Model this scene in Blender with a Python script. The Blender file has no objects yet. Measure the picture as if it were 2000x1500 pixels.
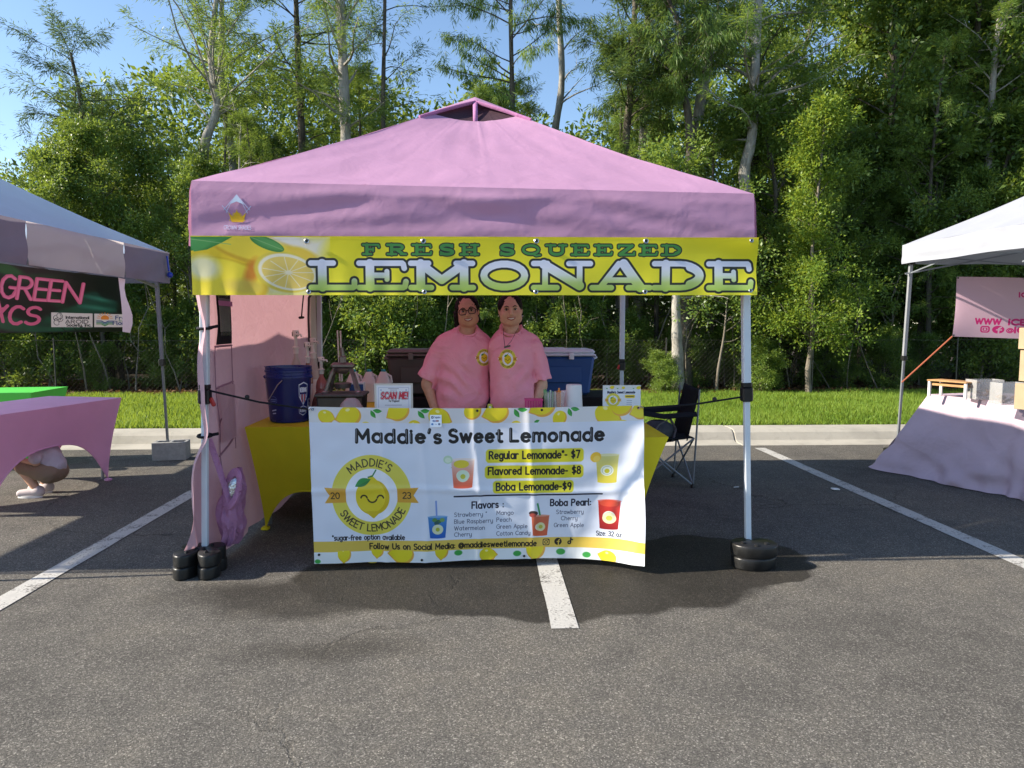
import bpy, math, random
import numpy as np
from mathutils import Vector, Matrix, Euler, noise

random.seed(7)
R = math.radians
sc = bpy.context.scene
col = sc.collection

# ------------------------------------------------------------------ camera
CAM_H, YAW, PITCH, FPX = 1.40, R(2.25), math.atan(115 / 1387), 1387.0
cd = bpy.data.cameras.new('camera')
cam = bpy.data.objects.new('camera', cd)
col.objects.link(cam)
cd.sensor_width = 36.0
cd.lens = 36.0 * FPX / 2000.0
cd.clip_start = 0.05
cd.clip_end = 600
cam.location = (0, 0, CAM_H)
cam.rotation_euler = (R(90) - PITCH, 0, -YAW)
sc.camera = cam

# ------------------------------------------------------------------ light
SUN_EL, SUN_AZ = 29.5, 3.4            # light arrives from -X, a little from behind the camera
sdir = Vector((-math.cos(R(SUN_AZ)) * math.cos(R(SUN_EL)), -math.sin(R(SUN_AZ)) * math.cos(R(SUN_EL)), math.sin(R(SUN_EL))))
world = bpy.data.worlds.new("World")
sc.world = world
world.use_nodes = True
wn = world.node_tree
bg = wn.nodes['Background']
sky = wn.nodes.new('ShaderNodeTexSky')
sky.sky_type = 'NISHITA'
sky.sun_disc = False
sky.sun_elevation = R(SUN_EL)
sky.sun_rotation = math.atan2(sdir.x, sdir.y)
sky.air_density = 1.0
sky.dust_density = 0.35
sky.ozone_density = 2.6
wn.links.new(sky.outputs[0], bg.inputs[0])
bg.inputs[1].default_value = 0.118
sd = bpy.data.lights.new('sun', 'SUN')
sd.energy = 5.0
sd.angle = R(0.5)
sd.color = (1.0, 0.90, 0.76)
so = bpy.data.objects.new('sun', sd)
col.objects.link(so)
so.rotation_euler = sdir.to_track_quat('Z', 'Y').to_euler()
sc.view_settings.view_transform = 'Standard'
sc.view_settings.look = 'None'
sc.view_settings.gamma = 1.0
sc.view_settings.use_curve_mapping = False
sc.view_settings.exposure = 1.0
sc.cycles.use_denoising = True
sc.cycles.max_bounces = 6
sc.cycles.transparent_max_bounces = 8


def ray(px, py):
    x = (px - 1000) / FPX
    y = (750 - py) / FPX
    F = math.cos(PITCH) + y * math.sin(PITCH)
    U = -math.sin(PITCH) + y * math.cos(PITCH)
    return Vector((x * math.cos(YAW) + F * math.sin(YAW), F * math.cos(YAW) - x * math.sin(YAW), U))


def atY(px, py, Y):
    r = ray(px, py)
    return Vector((0, 0, CAM_H)) + r * (Y / r.y)


def atZ(px, py, z):
    r = ray(px, py)
    return Vector((0, 0, CAM_H)) + r * ((z - CAM_H) / r.z)


# ------------------------------------------------------------------ object helpers
def tag(o, label=None, cat=None, group=None, kind=None):
    if label: o['label'] = label
    if cat: o['category'] = cat
    if group: o['group'] = group
    if kind: o['kind'] = kind
    return o


def empty(name, loc=(0, 0, 0), label=None, cat=None, group=None, kind=None, rz=0):
    o = bpy.data.objects.new(name, None)
    o.empty_display_size = 0.1
    col.objects.link(o)
    o.location = loc
    o.rotation_euler = (0, 0, rz)
    return tag(o, label, cat, group, kind)


def wmat(o):
    m = Matrix.LocRotScale(o.location, o.rotation_euler, o.scale)
    return (wmat(o.parent) @ o.matrix_parent_inverse @ m) if o.parent else m


def link(name, me, parent=None, keep_world=True):
    o = bpy.data.objects.new(name, me)
    col.objects.link(o)
    if parent is not None:
        o.parent = parent
        if keep_world:
            o.matrix_parent_inverse = wmat(parent).inverted()
    return o


def kids(o):
    return [c for c in bpy.data.objects if c.parent == o]


def copy_tree(o, parent=None, _cache={}):
    c = o.copy()
    col.objects.link(c)
    if parent is not None:
        c.parent = parent
    for ch in list(o.children):
        copy_tree(ch, c)
    return c


class MB:
    """collects simple shapes into ONE mesh"""
    def __init__(s):
        s.v = []; s.f = []; s.uv = None

    def add(s, vs, fs):
        n = len(s.v)
        s.v += [tuple(v) for v in vs]
        s.f += [tuple(i + n for i in f) for f in fs]
        return s

    def box(s, c, d, rot=(0, 0, 0), bev=0.0, taper=1.0):
        x, y, z = d[0] / 2, d[1] / 2, d[2] / 2
        m = Euler(rot).to_matrix()
        c = Vector(c)
        b = min(bev, x * .9, y * .9, z * .9)
        vs = []
        if b <= 0:
            for k in (-1, 1):
                t = taper if k < 0 else 1
                for (i, j) in ((-1, -1), (1, -1), (1, 1), (-1, 1)):
                    vs.append(c + m @ Vector((i * x * t, j * y * t, k * z)))
            fs = [(3, 2, 1, 0), (4, 5, 6, 7), (0, 1, 5, 4), (1, 2, 6, 5), (2, 3, 7, 6), (3, 0, 4, 7)]
            return s.add(vs, fs)
        prof = [(-z, b), (-z + b, 0), (z - b, 0), (z, b)]
        for (zz, ins) in prof:
            t = 1 + (taper - 1) * (z - zz) / (2 * z)
            X, Yy = x * t, y * t
            for (i, j) in ((-1, -1), (1, -1), (1, 1), (-1, 1)):
                a = (i * (X - ins), j * (Yy - ins - b)); bb = (i * (X - ins - b), j * (Yy - ins))
                pr = (a, bb) if i * j > 0 else (bb, a)
                if (i, j) == (-1, -1): pr = (a, bb)
                for (q, w) in pr:
                    vs.append(c + m @ Vector((q, w, zz)))
        fs = [tuple(range(7, -1, -1)), tuple(range(24, 32))]
        for r in range(3):
            for i in range(8):
                j = (i + 1) % 8
                fs.append((r * 8 + i, r * 8 + j, r * 8 + 8 + j, r * 8 + 8 + i))
        return s.add(vs, fs)

    def tube(s, pts, r, n=8, cap=True, flat=1.0):
        pts = [Vector(p) for p in pts]
        k = len(pts)
        rs = r if isinstance(r, (list, tuple)) else [r] * k
        vs = []
        T0 = (pts[1] - pts[0]).normalized()
        a = T0.orthogonal().normalized()
        for i in range(k):
            if i == 0: T = T0
            elif i == k - 1: T = (pts[-1] - pts[-2]).normalized()
            else: T = (pts[i + 1] - pts[i - 1]).normalized()
            a = (a - T * a.dot(T))
            a = a.normalized() if a.length > 1e-6 else T.orthogonal().normalized()
            b = T.cross(a)
            for j in range(n):
                th = 2 * math.pi * j / n
                vs.append(pts[i] + (a * math.cos(th) + b * math.sin(th) * flat) * rs[i])
        fs = []
        for i in range(k - 1):
            for j in range(n):
                jj = (j + 1) % n
                fs.append((i * n + j, i * n + jj, (i + 1) * n + jj, (i + 1) * n + j))
        if cap:
            fs.append(tuple(range(n - 1, -1, -1)))
            fs.append(tuple(range((k - 1) * n, k * n)))
        return s.add(vs, fs)

    def lathe(s, prof, c=(0, 0, 0), n=24, sx=1, sy=1, rot=None, cap=True):
        c = Vector(c)
        vs = []
        m = Euler(rot).to_matrix() if rot else None
        for (r, z) in prof:
            for j in range(n):
                th = 2 * math.pi * j / n
                p = Vector((r * math.cos(th) * sx, r * math.sin(th) * sy, z))
                vs.append(c + (m @ p if m else p))
        fs = []
        k = len(prof)
        for i in range(k - 1):
            for j in range(n):
                jj = (j + 1) % n
                fs.append((i * n + j, i * n + jj, (i + 1) * n + jj, (i + 1) * n + j))
        if cap:
            if prof[0][0] > 1e-5: fs.append(tuple(range(n - 1, -1, -1)))
            if prof[-1][0] > 1e-5: fs.append(tuple(range((k - 1) * n, k * n)))
        return s.add(vs, fs)

    def grid(s, fn, nu, nv, uv=True):
        """fn(u,v) -> point; u,v in 0..1; uv stored"""
        n0 = len(s.v)
        vs = [fn(i / nu, j / nv) for j in range(nv + 1) for i in range(nu + 1)]
        fs = [(j * (nu + 1) + i, j * (nu + 1) + i + 1, (j + 1) * (nu + 1) + i + 1, (j + 1) * (nu + 1) + i) for j in range(nv) for i in range(nu)]
        if uv:
            if s.uv is None: s.uv = {}
            for j in range(nv + 1):
                for i in range(nu + 1):
                    s.uv[n0 + j * (nu + 1) + i] = (i / nu, j / nv)
        return s.add(vs, fs)

    def prism(s, outline, y0, y1, axis='y'):
        n = len(outline)
        vs = []
        for yy in (y0, y1):
            for (a, b) in outline:
                vs.append((a, yy, b) if axis == 'y' else ((yy, a, b) if axis == 'x' else (a, b, yy)))
        fs = [tuple(range(n)), tuple(range(2 * n - 1, n - 1, -1))]
        for i in range(n):
            j = (i + 1) % n
            fs.append((i, n + i, n + j, j))
        return s.add(vs, fs)

    def sphere(s, c, r, n=12, m=8, rot=None):
        rx, ry, rz = r if isinstance(r, (list, tuple)) else (r, r, r)
        prof = []
        c = Vector(c)
        M = Euler(rot).to_matrix() if rot else Matrix.Identity(3)
        vs = []
        for i in range(m + 1):
            ph = math.pi * i / m
            for j in range(n):
                th = 2 * math.pi * j / n
                vs.append(c + M @ Vector((rx * math.sin(ph) * math.cos(th), ry * math.sin(ph) * math.sin(th), -rz * math.cos(ph))))
        fs = []
        for i in range(m):
            for j in range(n):
                jj = (j + 1) % n
                fs.append((i * n + j, i * n + jj, (i + 1) * n + jj, (i + 1) * n + j))
        return s.add(vs, fs)

    def build(s, name, mat, parent=None, smooth=True, label=None, solid=0.0, angle=40, kind=None, local=False):
        me = bpy.data.meshes.new(name)
        me.from_pydata(s.v, [], s.f)
        if s.uv:
            ul = me.uv_layers.new(name='UVMap')
            vi = np.empty(len(me.loops), dtype=np.int32)
            me.loops.foreach_get('vertex_index', vi)
            arr = np.zeros((len(s.v), 2), dtype=np.float32)
            for k, (a, b) in s.uv.items(): arr[k] = (a, b)
            ul.data.foreach_set('uv', arr[vi].ravel())
        me.materials.append(mat)
        me.validate()
        me.update()
        if smooth:
            me.polygons.foreach_set('use_smooth', [True] * len(me.polygons))
            me.set_sharp_from_angle(angle=R(angle))
        o = link(name, me, parent, keep_world=not local)
        if solid:
            md = o.modifiers.new('solid', 'SOLIDIFY')
            md.thickness = solid
            md.offset = 0
        if label: o['label'] = label
        if kind: o['kind'] = kind
        return o


# ------------------------------------------------------------------ materials
def newmat(name):
    m = bpy.data.materials.new(name)
    m.use_nodes = True
    return m, m.node_tree, m.node_tree.nodes['Principled BSDF']


def nd(nt, t, **kw):
    n = nt.nodes.new(t)
    for k, v in kw.items():
        if k in n.inputs.keys() if hasattr(n.inputs, 'keys') else False: n.inputs[k].default_value = v
        else: setattr(n, k, v)
    return n


def ramp(nt, stops, fac=None):
    r = nt.nodes.new('ShaderNodeValToRGB')
    e = r.color_ramp.elements
    while len(e) > 1: e.remove(e[-1])
    e[0].position = stops[0][0]; e[0].color = (*stops[0][1], 1)
    for p, c in stops[1:]:
        x = e.new(p); x.color = (*c, 1)
    if fac is not None: nt.links.new(fac, r.inputs[0])
    return r


def texnoise(nt, scale, detail=4, rough=.55, vec=None, dist=0):
    n = nt.nodes.new('ShaderNodeTexNoise')
    n.inputs['Scale'].default_value = scale
    n.inputs['Detail'].default_value = detail
    n.inputs['Roughness'].default_value = rough
    n.inputs['Distortion'].default_value = dist
    if vec is not None: nt.links.new(vec, n.inputs['Vector'])
    return n


def coords(nt, kind='Object', scale=None):
    t = nt.nodes.new('ShaderNodeTexCoord')
    o = t.outputs[kind]
    if scale:
        mp = nt.nodes.new('ShaderNodeMapping')
        mp.inputs['Scale'].default_value = scale
        nt.links.new(o, mp.inputs[0])
        o = mp.outputs[0]
    return o


def mixc(nt, fac, a, b, mode='MIX'):
    m = nt.nodes.new('ShaderNodeMix')
    m.data_type = 'RGBA'
    m.blend_type = mode
    for sock, v in ((m.inputs[0], fac), (m.inputs[6], a), (m.inputs[7], b)):
        if hasattr(v, 'links'): nt.links.new(v, sock)
        elif isinstance(v, (int, float)): sock.default_value = v
        else: sock.default_value = (*v, 1)
    return m.outputs[2]


def mth(nt, op, a, b=None, c=None, clamp=False):
    m = nt.nodes.new('ShaderNodeMath')
    m.operation = op
    m.use_clamp = clamp
    for i, v in enumerate((a, b, c)):
        if v is None: continue
        if hasattr(v, 'links'): nt.links.new(v, m.inputs[i])
        else: m.inputs[i].default_value = v
    return m.outputs[0]


def bump(nt, bsdf, h, strength=.3, dist=.01, prev=None):
    b = nt.nodes.new('ShaderNodeBump')
    b.inputs['Strength'].default_value = strength
    b.inputs['Distance'].default_value = dist
    nt.links.new(h, b.inputs['Height'])
    if prev: nt.links.new(prev, b.inputs['Normal'])
    if bsdf: nt.links.new(b.outputs[0], bsdf.inputs['Normal'])
    return b.outputs[0]


def simple(name, c, rough=.5, metal=0, spec=.5, var=.08, vs=8, bmp=0, bs=60, bd=.002):
    """painted / moulded surface with slight tonal variation"""
    m, nt, b = newmat(name)
    co = coords(nt)
    n = texnoise(nt, vs, 5, .6, co)
    lo = tuple(x * (1 - var) for x in c); hi = tuple(min(1, x * (1 + var)) for x in c)
    r = ramp(nt, [(.3, lo), (.7, hi)], n.outputs[0])
    nt.links.new(r.outputs[0], b.inputs['Base Color'])
    b.inputs['Roughness'].default_value = rough
    rr = mth(nt, 'MULTIPLY_ADD', n.outputs[0], .25, rough - .12, clamp=True)
    nt.links.new(rr, b.inputs['Roughness'])
    b.inputs['Metallic'].default_value = metal
    b.inputs['Specular IOR Level'].default_value = spec
    if bmp:
        n2 = texnoise(nt, bs, 3, .5, co)
        bump(nt, b, n2.outputs[0], bmp, bd)
    return m


def cloth(name, c, trans=.25, rough=.75, wr=.25, wscale=5, weave=1500, sheen=.0, spec=.25, stretch=(1, 1, 1), tc=None):
    """fabric: translucent mix, creases as fine relief"""
    m, nt, b = newmat(name)
    co = coords(nt)
    cs = coords(nt, scale=stretch)
    n = texnoise(nt, wscale, 4, .5, cs, .8)
    n2 = texnoise(nt, wscale * 5, 3, .5, cs, .5)
    w = nt.nodes.new('ShaderNodeTexVoronoi')
    w.feature = 'DISTANCE_TO_EDGE'
    w.inputs['Scale'].default_value = wscale * .8
    nt.links.new(co, w.inputs['Vector'])
    crease = mth(nt, 'SUBTRACT', 1, mth(nt, 'MULTIPLY', w.outputs[0], 14, clamp=True), clamp=True)
    h = mth(nt, 'ADD', mth(nt, 'MULTIPLY', n.outputs[0], 1.0), mth(nt, 'ADD', mth(nt, 'MULTIPLY', n2.outputs[0], .25), mth(nt, 'MULTIPLY', crease, .10)))
    bo = bump(nt, b, h, wr, .03)
    rr = ramp(nt, [(.3, tuple(x * .95 for x in c)), (.7, tuple(min(1, x * 1.04) for x in c))], n.outputs[0])
    nt.links.new(rr.outputs[0], b.inputs['Base Color'])
    b.inputs['Roughness'].default_value = rough
    b.inputs['Specular IOR Level'].default_value = spec
    b.inputs['Sheen Weight'].default_value = sheen
    if trans > 0:
        t = nt.nodes.new('ShaderNodeBsdfTranslucent')
        t.inputs[0].default_value = (*(tc or c), 1)
        nt.links.new(bo, t.inputs['Normal'])
        mx = nt.nodes.new('ShaderNodeMixShader')
        mx.inputs[0].default_value = trans
        nt.links.new(b.outputs[0], mx.inputs[1])
        nt.links.new(t.outputs[0], mx.inputs[2])
        nt.links.new(mx.outputs[0], nt.nodes['Material Output'].inputs[0])
    return m


def glass(name, c=(.9, .95, .97), alpha=.35, rough=.08):
    m, nt, b = newmat(name)
    b.inputs['Base Color'].default_value = (*c, 1)
    b.inputs['Roughness'].default_value = rough
    n = texnoise(nt, 6, 3, .5, coords(nt))
    nt.links.new(mth(nt, 'MULTIPLY_ADD', n.outputs[0], .2, alpha - .1, clamp=True), b.inputs['Alpha'])
    return m


M = {}
M['white_steel'] = simple('white_steel', (.66, .72, .78), .35, 0, .5, .05)
M['grey_steel'] = simple('grey_steel', (.22, .24, .26), .4, .3, .5, .08)
M['chrome'] = simple('brushed_metal', (.55, .55, .55), .3, 1, .5, .1)
M['dark_metal'] = simple('dark_metal', (.09, .085, .08), .4, .6, .5, .2)
M['black_plastic'] = simple('black_plastic', (.014, .014, .014), .38, 0, .4, .4, 9, .4, 70, .003)
M['black_fabric'] = simple('black_fabric', (.012, .013, .017), .8, 0, .2, .2, 10, .5, 40, .006)
M['red_plastic'] = simple('red_plastic', (.5, .03, .02), .4)
M['orange_cord'] = simple('orange_cord', (.34, .09, .04), .6)
M['blue_bucket'] = simple('blue_plastic', (.010, .022, .16), .28, 0, .5, .08)
M['navy'] = simple('navy_cooler_plastic', (.022, .080, .26), .45, 0, .4, .1, 4, .2, 200, .001)
M['cooler_white'] = simple('white_cooler_plastic', (.75, .78, .84), .4)
M['brown'] = simple('brown_cooler_plastic', (.080, .072, .064), .5, 0, .4, .1, 4, .2, 200, .001)
M['brown_lid'] = simple('brown_lid_plastic', (.16, .145, .13), .45)
M['teal'] = simple('teal_cap', (.02, .35, .40), .4)
M['paper'] = simple('white_paper', (.78, .78, .76), .7, 0, .2, .03)
M['cream_plastic'] = simple('cream_plastic', (.70, .66, .60), .4, 0, .5, .08)
M['cup_white'] = simple('white_foam', (.80, .81, .82), .6, 0, .3, .03)
M['pink_plastic'] = simple('pink_basket_plastic', (.65, .05, .22), .4)
M['concrete_block'] = simple('block_concrete', (.30, .30, .29), .9, 0, .2, .15, 25, .8, 120, .004)
M['wood'] = simple('pine_wood', (.45, .25, .11), .6, 0, .3, .25, 14)
M['cardboard'] = simple('cardboard', (.40, .30, .19), .8, 0, .2, .08)
M['jug'] = glass('milky_plastic', (.80, .80, .76), .88, .35)
M['clear'] = glass('clear_acrylic', (.55, .55, .55), .38, .1)
M['vinyl'] = glass('window_vinyl', (.10, .11, .12), .42, .15)
M['skin_a'] = simple('skin_tan', (.62, .36, .24), .5, 0, .35, .10, 30, .1, 200, .001)
M['skin_b'] = simple('skin_light_tan', (.68, .42, .30), .5, 0, .35, .10, 30, .1, 200, .001)
M['hair'] = simple('dark_hair', (.007, .005, .004), .55, 0, .2, .4, 60, .9, 130, .006)
M['lips'] = simple('lips', (.38, .10, .09), .4)
M['teeth'] = simple('teeth', (.75, .72, .66), .3)
M['eye_white'] = simple('eye_white', (.6, .57, .54), .3)
M['eye_dark'] = simple('iris_brown', (.02, .010, .006), .2)
M['khaki'] = cloth('khaki_cloth', (.26, .19, .13), 0, wr=.5, wscale=9)
M['denim'] = cloth('dark_trouser_cloth', (.02, .02, .025), 0, wr=.5, wscale=9)
M['shoe'] = simple('canvas_shoe', (.50, .44, .44), .7)
M['sole'] = simple('white_sole', (.75, .74, .72), .6)
M['yellow'] = cloth('yellow_spandex', (.80, .66, .02), .12, .6, .22, 3.5, spec=.3)
M['pink_spandex'] = cloth('pink_spandex', (.78, .42, .64), .14, .6, .18, 3.5, spec=.3)
M['green_spandex'] = cloth('green_spandex', (.10, .62, .08), .1, .55, .08, 2.2, spec=.3)
M['roof_pink'] = cloth('pink_canopy_cloth', (.54, .305, .465), .20, .6, .14, 4.2, spec=.3, tc=(.72, .36, .56))
M['wall_pink'] = cloth('pink_sidewall_cloth', (.58, .39, .45), .28, .75, .5, 4.5, tc=(.60, .34, .37))
M['bag_purple'] = cloth('purple_pink_bag_cloth', (.58, .28, .47), .3, .65, .8, 14)
M['cloth_pale'] = cloth('pale_pink_tablecloth', (.58, .45, .52), .12, .7, .6, 3.4)
M['black_cloth'] = cloth('black_tablecloth', (.010, .010, .011), 0, .8, .4, 4)
M['canopy_blue'] = cloth('white_blue_canopy_cloth', (.62, .74, .92), .5, .6, .10, 2.5)
M['canopy_white'] = cloth('white_canopy_cloth', (.42, .44, .49), .22, .6, .12, 2.5)
M['valance_grey'] = cloth('grey_valance_cloth', (.20, .19, .225), .25, .7, .2, 4)
M['mesh_grey'] = cloth('pale_mesh_cloth', (.50, .46, .44), .5, .7, .1, 4)
M['dark_mesh'] = cloth('dark_vent_mesh', (.05, .025, .035), 0, .8, .3, 9)
M['seam'] = simple('dark_seam_tape', (.30, .16, .21), .7)
M['pink_trim'] = cloth('pink_trim_tape', (.50, .22, .42), .1, .7, .2, 9)
M['silver'] = simple('silver_foil', (.6, .62, .65), .25, .8, .5, .3, 40, .8, 40, .01)


def bark(name, c1, c2, sc_=9):
    m, nt, b = newmat(name)
    co = coords(nt, scale=(1, 1, .28))
    n = texnoise(nt, sc_, 6, .65, co, .6)
    n2 = texnoise(nt, sc_ * 6, 4, .6, co)
    r = ramp(nt, [(.32, c1), (.62, c2)], n.outputs[0])
    r2 = mixc(nt, mth(nt, 'MULTIPLY', n2.outputs[0], .5), r.outputs[0], c1, 'MIX')
    nt.links.new(r2, b.inputs['Base Color'])
    b.inputs['Roughness'].default_value = .9
    b.inputs['Specular IOR Level'].default_value = .2
    h = mth(nt, 'ADD', n.outputs[0], mth(nt, 'MULTIPLY', n2.outputs[0], .5))
    bump(nt, b, h, .9, .03)
    return m


M['bark_pale'] = bark('pale_bark', (.19, .175, .15), (.50, .475, .42))
M['bark_dark'] = bark('dark_bark', (.045, .038, .030), (.17, .15, .12))
M['bark_thin'] = bark('thin_stem_bark', (.10, .085, .06), (.32, .28, .23), 14)


def leafmat(name, dark, mid, light, trans=.38, rough=.45, spec=.35):
    m, nt, b = newmat(name)
    at = nt.nodes.new('ShaderNodeAttribute')
    at.attribute_name = 'rnd'
    oi = nt.nodes.new('ShaderNodeObjectInfo')
    n = texnoise(nt, .9, 3, .5, coords(nt))
    f = mth(nt, 'ADD', mth(nt, 'MULTIPLY', at.outputs['Fac'], .62), mth(nt, 'ADD', mth(nt, 'MULTIPLY', n.outputs[0], .30), mth(nt, 'MULTIPLY', oi.outputs['Random'], .18)))
    r = ramp(nt, [(.15, dark), (.52, mid), (.92, light)], f)
    nt.links.new(r.outputs[0], b.inputs['Base Color'])
    b.inputs['Roughness'].default_value = rough
    b.inputs['Specular IOR Level'].default_value = spec
    t = nt.nodes.new('ShaderNodeBsdfTranslucent')
    tcol = mixc(nt, .6, r.outputs[0], (min(1, light[0] * 1.7), min(1, light[1] * 1.5), light[2] * .8))
    nt.links.new(tcol, t.inputs[0])
    mx = nt.nodes.new('ShaderNodeMixShader')
    mx.inputs[0].default_value = trans
    nt.links.new(b.outputs[0], mx.inputs[1])
    nt.links.new(t.outputs[0], mx.inputs[2])
    nt.links.new(mx.outputs[0], nt.nodes['Material Output'].inputs[0])
    return m


M['leaf_feather'] = leafmat('feathery_leaf', (.032, .070, .018), (.100, .185, .045), (.25, .36, .085), .42)
M['leaf_feather2'] = leafmat('blue_green_feathery_leaf', (.022, .052, .022), (.062, .118, .042), (.15, .23, .070), .38)
M['leaf_broad'] = leafmat('glossy_leaf', (.026, .058, .015), (.105, .185, .040), (.27, .38, .075), .36, .42, .42)
M['leaf_young'] = leafmat('young_leaf', (.055, .11, .018), (.145, .24, .034), (.31, .41, .065), .42)
M['leaf_under'] = leafmat('understory_leaf', (.026, .056, .014), (.105, .185, .038), (.27, .38, .07), .38, .42, .42)
M['grass'] = leafmat('grass_blade', (.07, .14, .016), (.15, .26, .03), (.28, .38, .07), .42, .55, .25)


# ------------------------------------------------------------------ flat print: numpy drawing canvas
def S2L(c):
    return tuple(((x / 12.92) if x <= .04045 else ((x + .055) / 1.055) ** 2.4) for x in (v / 255. for v in c))


class Art:
    def __init__(s, w, h, S, bgc, x0=0, y0=0):
        s.w, s.h, s.S, s.x0, s.y0 = int(w * S), int(h * S), S, x0, y0
        s.a = np.zeros((s.h, s.w, 3), np.float32)
        s.a[:] = np.array(bgc, np.float32) / 255.

    def win(s, x0, y0, x1, y1, pad=3):
        X0 = max(0, int((x0 - s.x0) * s.S - pad)); X1 = min(s.w, int((x1 - s.x0) * s.S + pad) + 1)
        Y0 = max(0, int((y0 - s.y0) * s.S - pad)); Y1 = min(s.h, int((y1 - s.y0) * s.S + pad) + 1)
        if X1 <= X0 or Y1 <= Y0: return None
        gx, gy = np.meshgrid((np.arange(X0, X1) + .5) / s.S + s.x0, (np.arange(Y0, Y1) + .5) / s.S + s.y0)
        return (slice(Y0, Y1), slice(X0, X1)), gx.astype(np.float32), gy.astype(np.float32)

    def put(s, sl, d, c, alpha=1., soft=0):
        k = np.clip(.5 - d * s.S / (1 + soft * s.S), 0, 1)[..., None] * alpha
        c = np.asarray(c, np.float32) / 255.
        s.a[sl] = s.a[sl] * (1 - k) + c * k

    def ellipse(s, cx, cy, rx, ry, c, rot=0, alpha=1, soft=0):
        rr = max(rx, ry) + soft
        w = s.win(cx - rr, cy - rr, cx + rr, cy + rr)
        if not w: return
        sl, gx, gy = w
        ca, sa = math.cos(R(rot)), math.sin(R(rot))
        dx, dy = gx - cx, gy - cy
        u, v = dx * ca + dy * sa, -dx * sa + dy * ca
        q = np.sqrt((u / rx) ** 2 + (v / ry) ** 2)
        s.put(sl, (q - 1) * min(rx, ry), c, alpha, soft)

    def poly(s, pts, c, alpha=1, r=0, soft=0):
        xs = [p[0] for p in pts]; ys = [p[1] for p in pts]
        w = s.win(min(xs) - r, min(ys) - r, max(xs) + r, max(ys) + r)
        if not w: return
        sl, gx, gy = w
        d = np.full(gx.shape, 1e9, np.float32)
        ins = np.zeros(gx.shape, bool)
        n = len(pts)
        for i in range(n):
            (x1, y1), (x2, y2) = pts[i], pts[(i + 1) % n]
            ex, ey = x2 - x1, y2 - y1
            L = ex * ex + ey * ey + 1e-9
            t = np.clip(((gx - x1) * ex + (gy - y1) * ey) / L, 0, 1)
            d = np.minimum(d, np.hypot(gx - x1 - t * ex, gy - y1 - t * ey))
            if abs(ey) > 1e-9:
                ins ^= ((y1 > gy) != (y2 > gy)) & (gx < ex * (gy - y1) / ey + x1)
        s.put(sl, np.where(ins, -d, d) - r, c, alpha, soft)

    def rrect(s, x0, y0, x1, y1, r, c, alpha=1, soft=0):
        s.poly([(x0 + r, y0 + r), (x1 - r, y0 + r), (x1 - r, y1 - r), (x0 + r, y1 - r)], c, alpha, r, soft)

    @staticmethod
    def sdf(gx, gy, strokes):
        d = np.full(gx.shape, 1e9, np.float32)
        for pts, r in strokes:
            if len(pts) == 1: pts = [pts[0], (pts[0][0] + .01, pts[0][1])]
            for (x1, y1), (x2, y2) in zip(pts[:-1], pts[1:]):
                ex, ey = x2 - x1, y2 - y1
                L = ex * ex + ey * ey + 1e-9
                t = np.clip(((gx - x1) * ex + (gy - y1) * ey) / L, 0, 1)
                d = np.minimum(d, np.hypot(gx - x1 - t * ex, gy - y1 - t * ey) - r)
        return d

    def strokes(s, st, c, alpha=1, outline=None, ow=0, grad=None):
        xs = [p[0] for q, r in st for p in q]; ys = [p[1] for q, r in st for p in q]
        rm = max(r for q, r in st) + ow
        w = s.win(min(xs) - rm, min(ys) - rm, max(xs) + rm, max(ys) + rm)
        if not w: return
        sl, gx, gy = w
        d = s.sdf(gx, gy, st)
        if outline is not None: s.put(sl, d - ow, outline, alpha)
        if grad:
            y0, y1, cols = grad
            t = np.clip((gy - y0) / (y1 - y0), 0, 1) * (len(cols) - 1)
            i = np.clip(t.astype(int), 0, len(cols) - 2)
            f = (t - i)[..., None]
            cc = np.array(cols, np.float32)
            s.put(sl, d, cc[i] * (1 - f) + cc[i + 1] * f, alpha)
        else:
            s.put(sl, d, c, alpha)

    def line(s, pts, r, c, alpha=1):
        s.strokes([(pts, r)], c, alpha)

    def image(s, name, key=None):
        im = bpy.data.images.new(name, s.w, s.h, alpha=key is not None)
        out = np.ones((s.h, s.w, 4), np.float32)
        out[..., :3] = s.a[::-1]
        if key is not None:
            out[..., 3] = np.clip(np.abs(s.a[::-1] - np.array(key, np.float32) / 255.).sum(-1) * 8, 0, 1)
        im.pixels.foreach_set(out.ravel())
        im.update()
        im.pack()
        return im


def arc(cx, cy, rx, ry, a0, a1, n=9):
    return [(cx + rx * math.cos(R(a0 + (a1 - a0) * i / n)), cy + ry * math.sin(R(a0 + (a1 - a0) * i / n))) for i in range(n + 1)]


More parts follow.
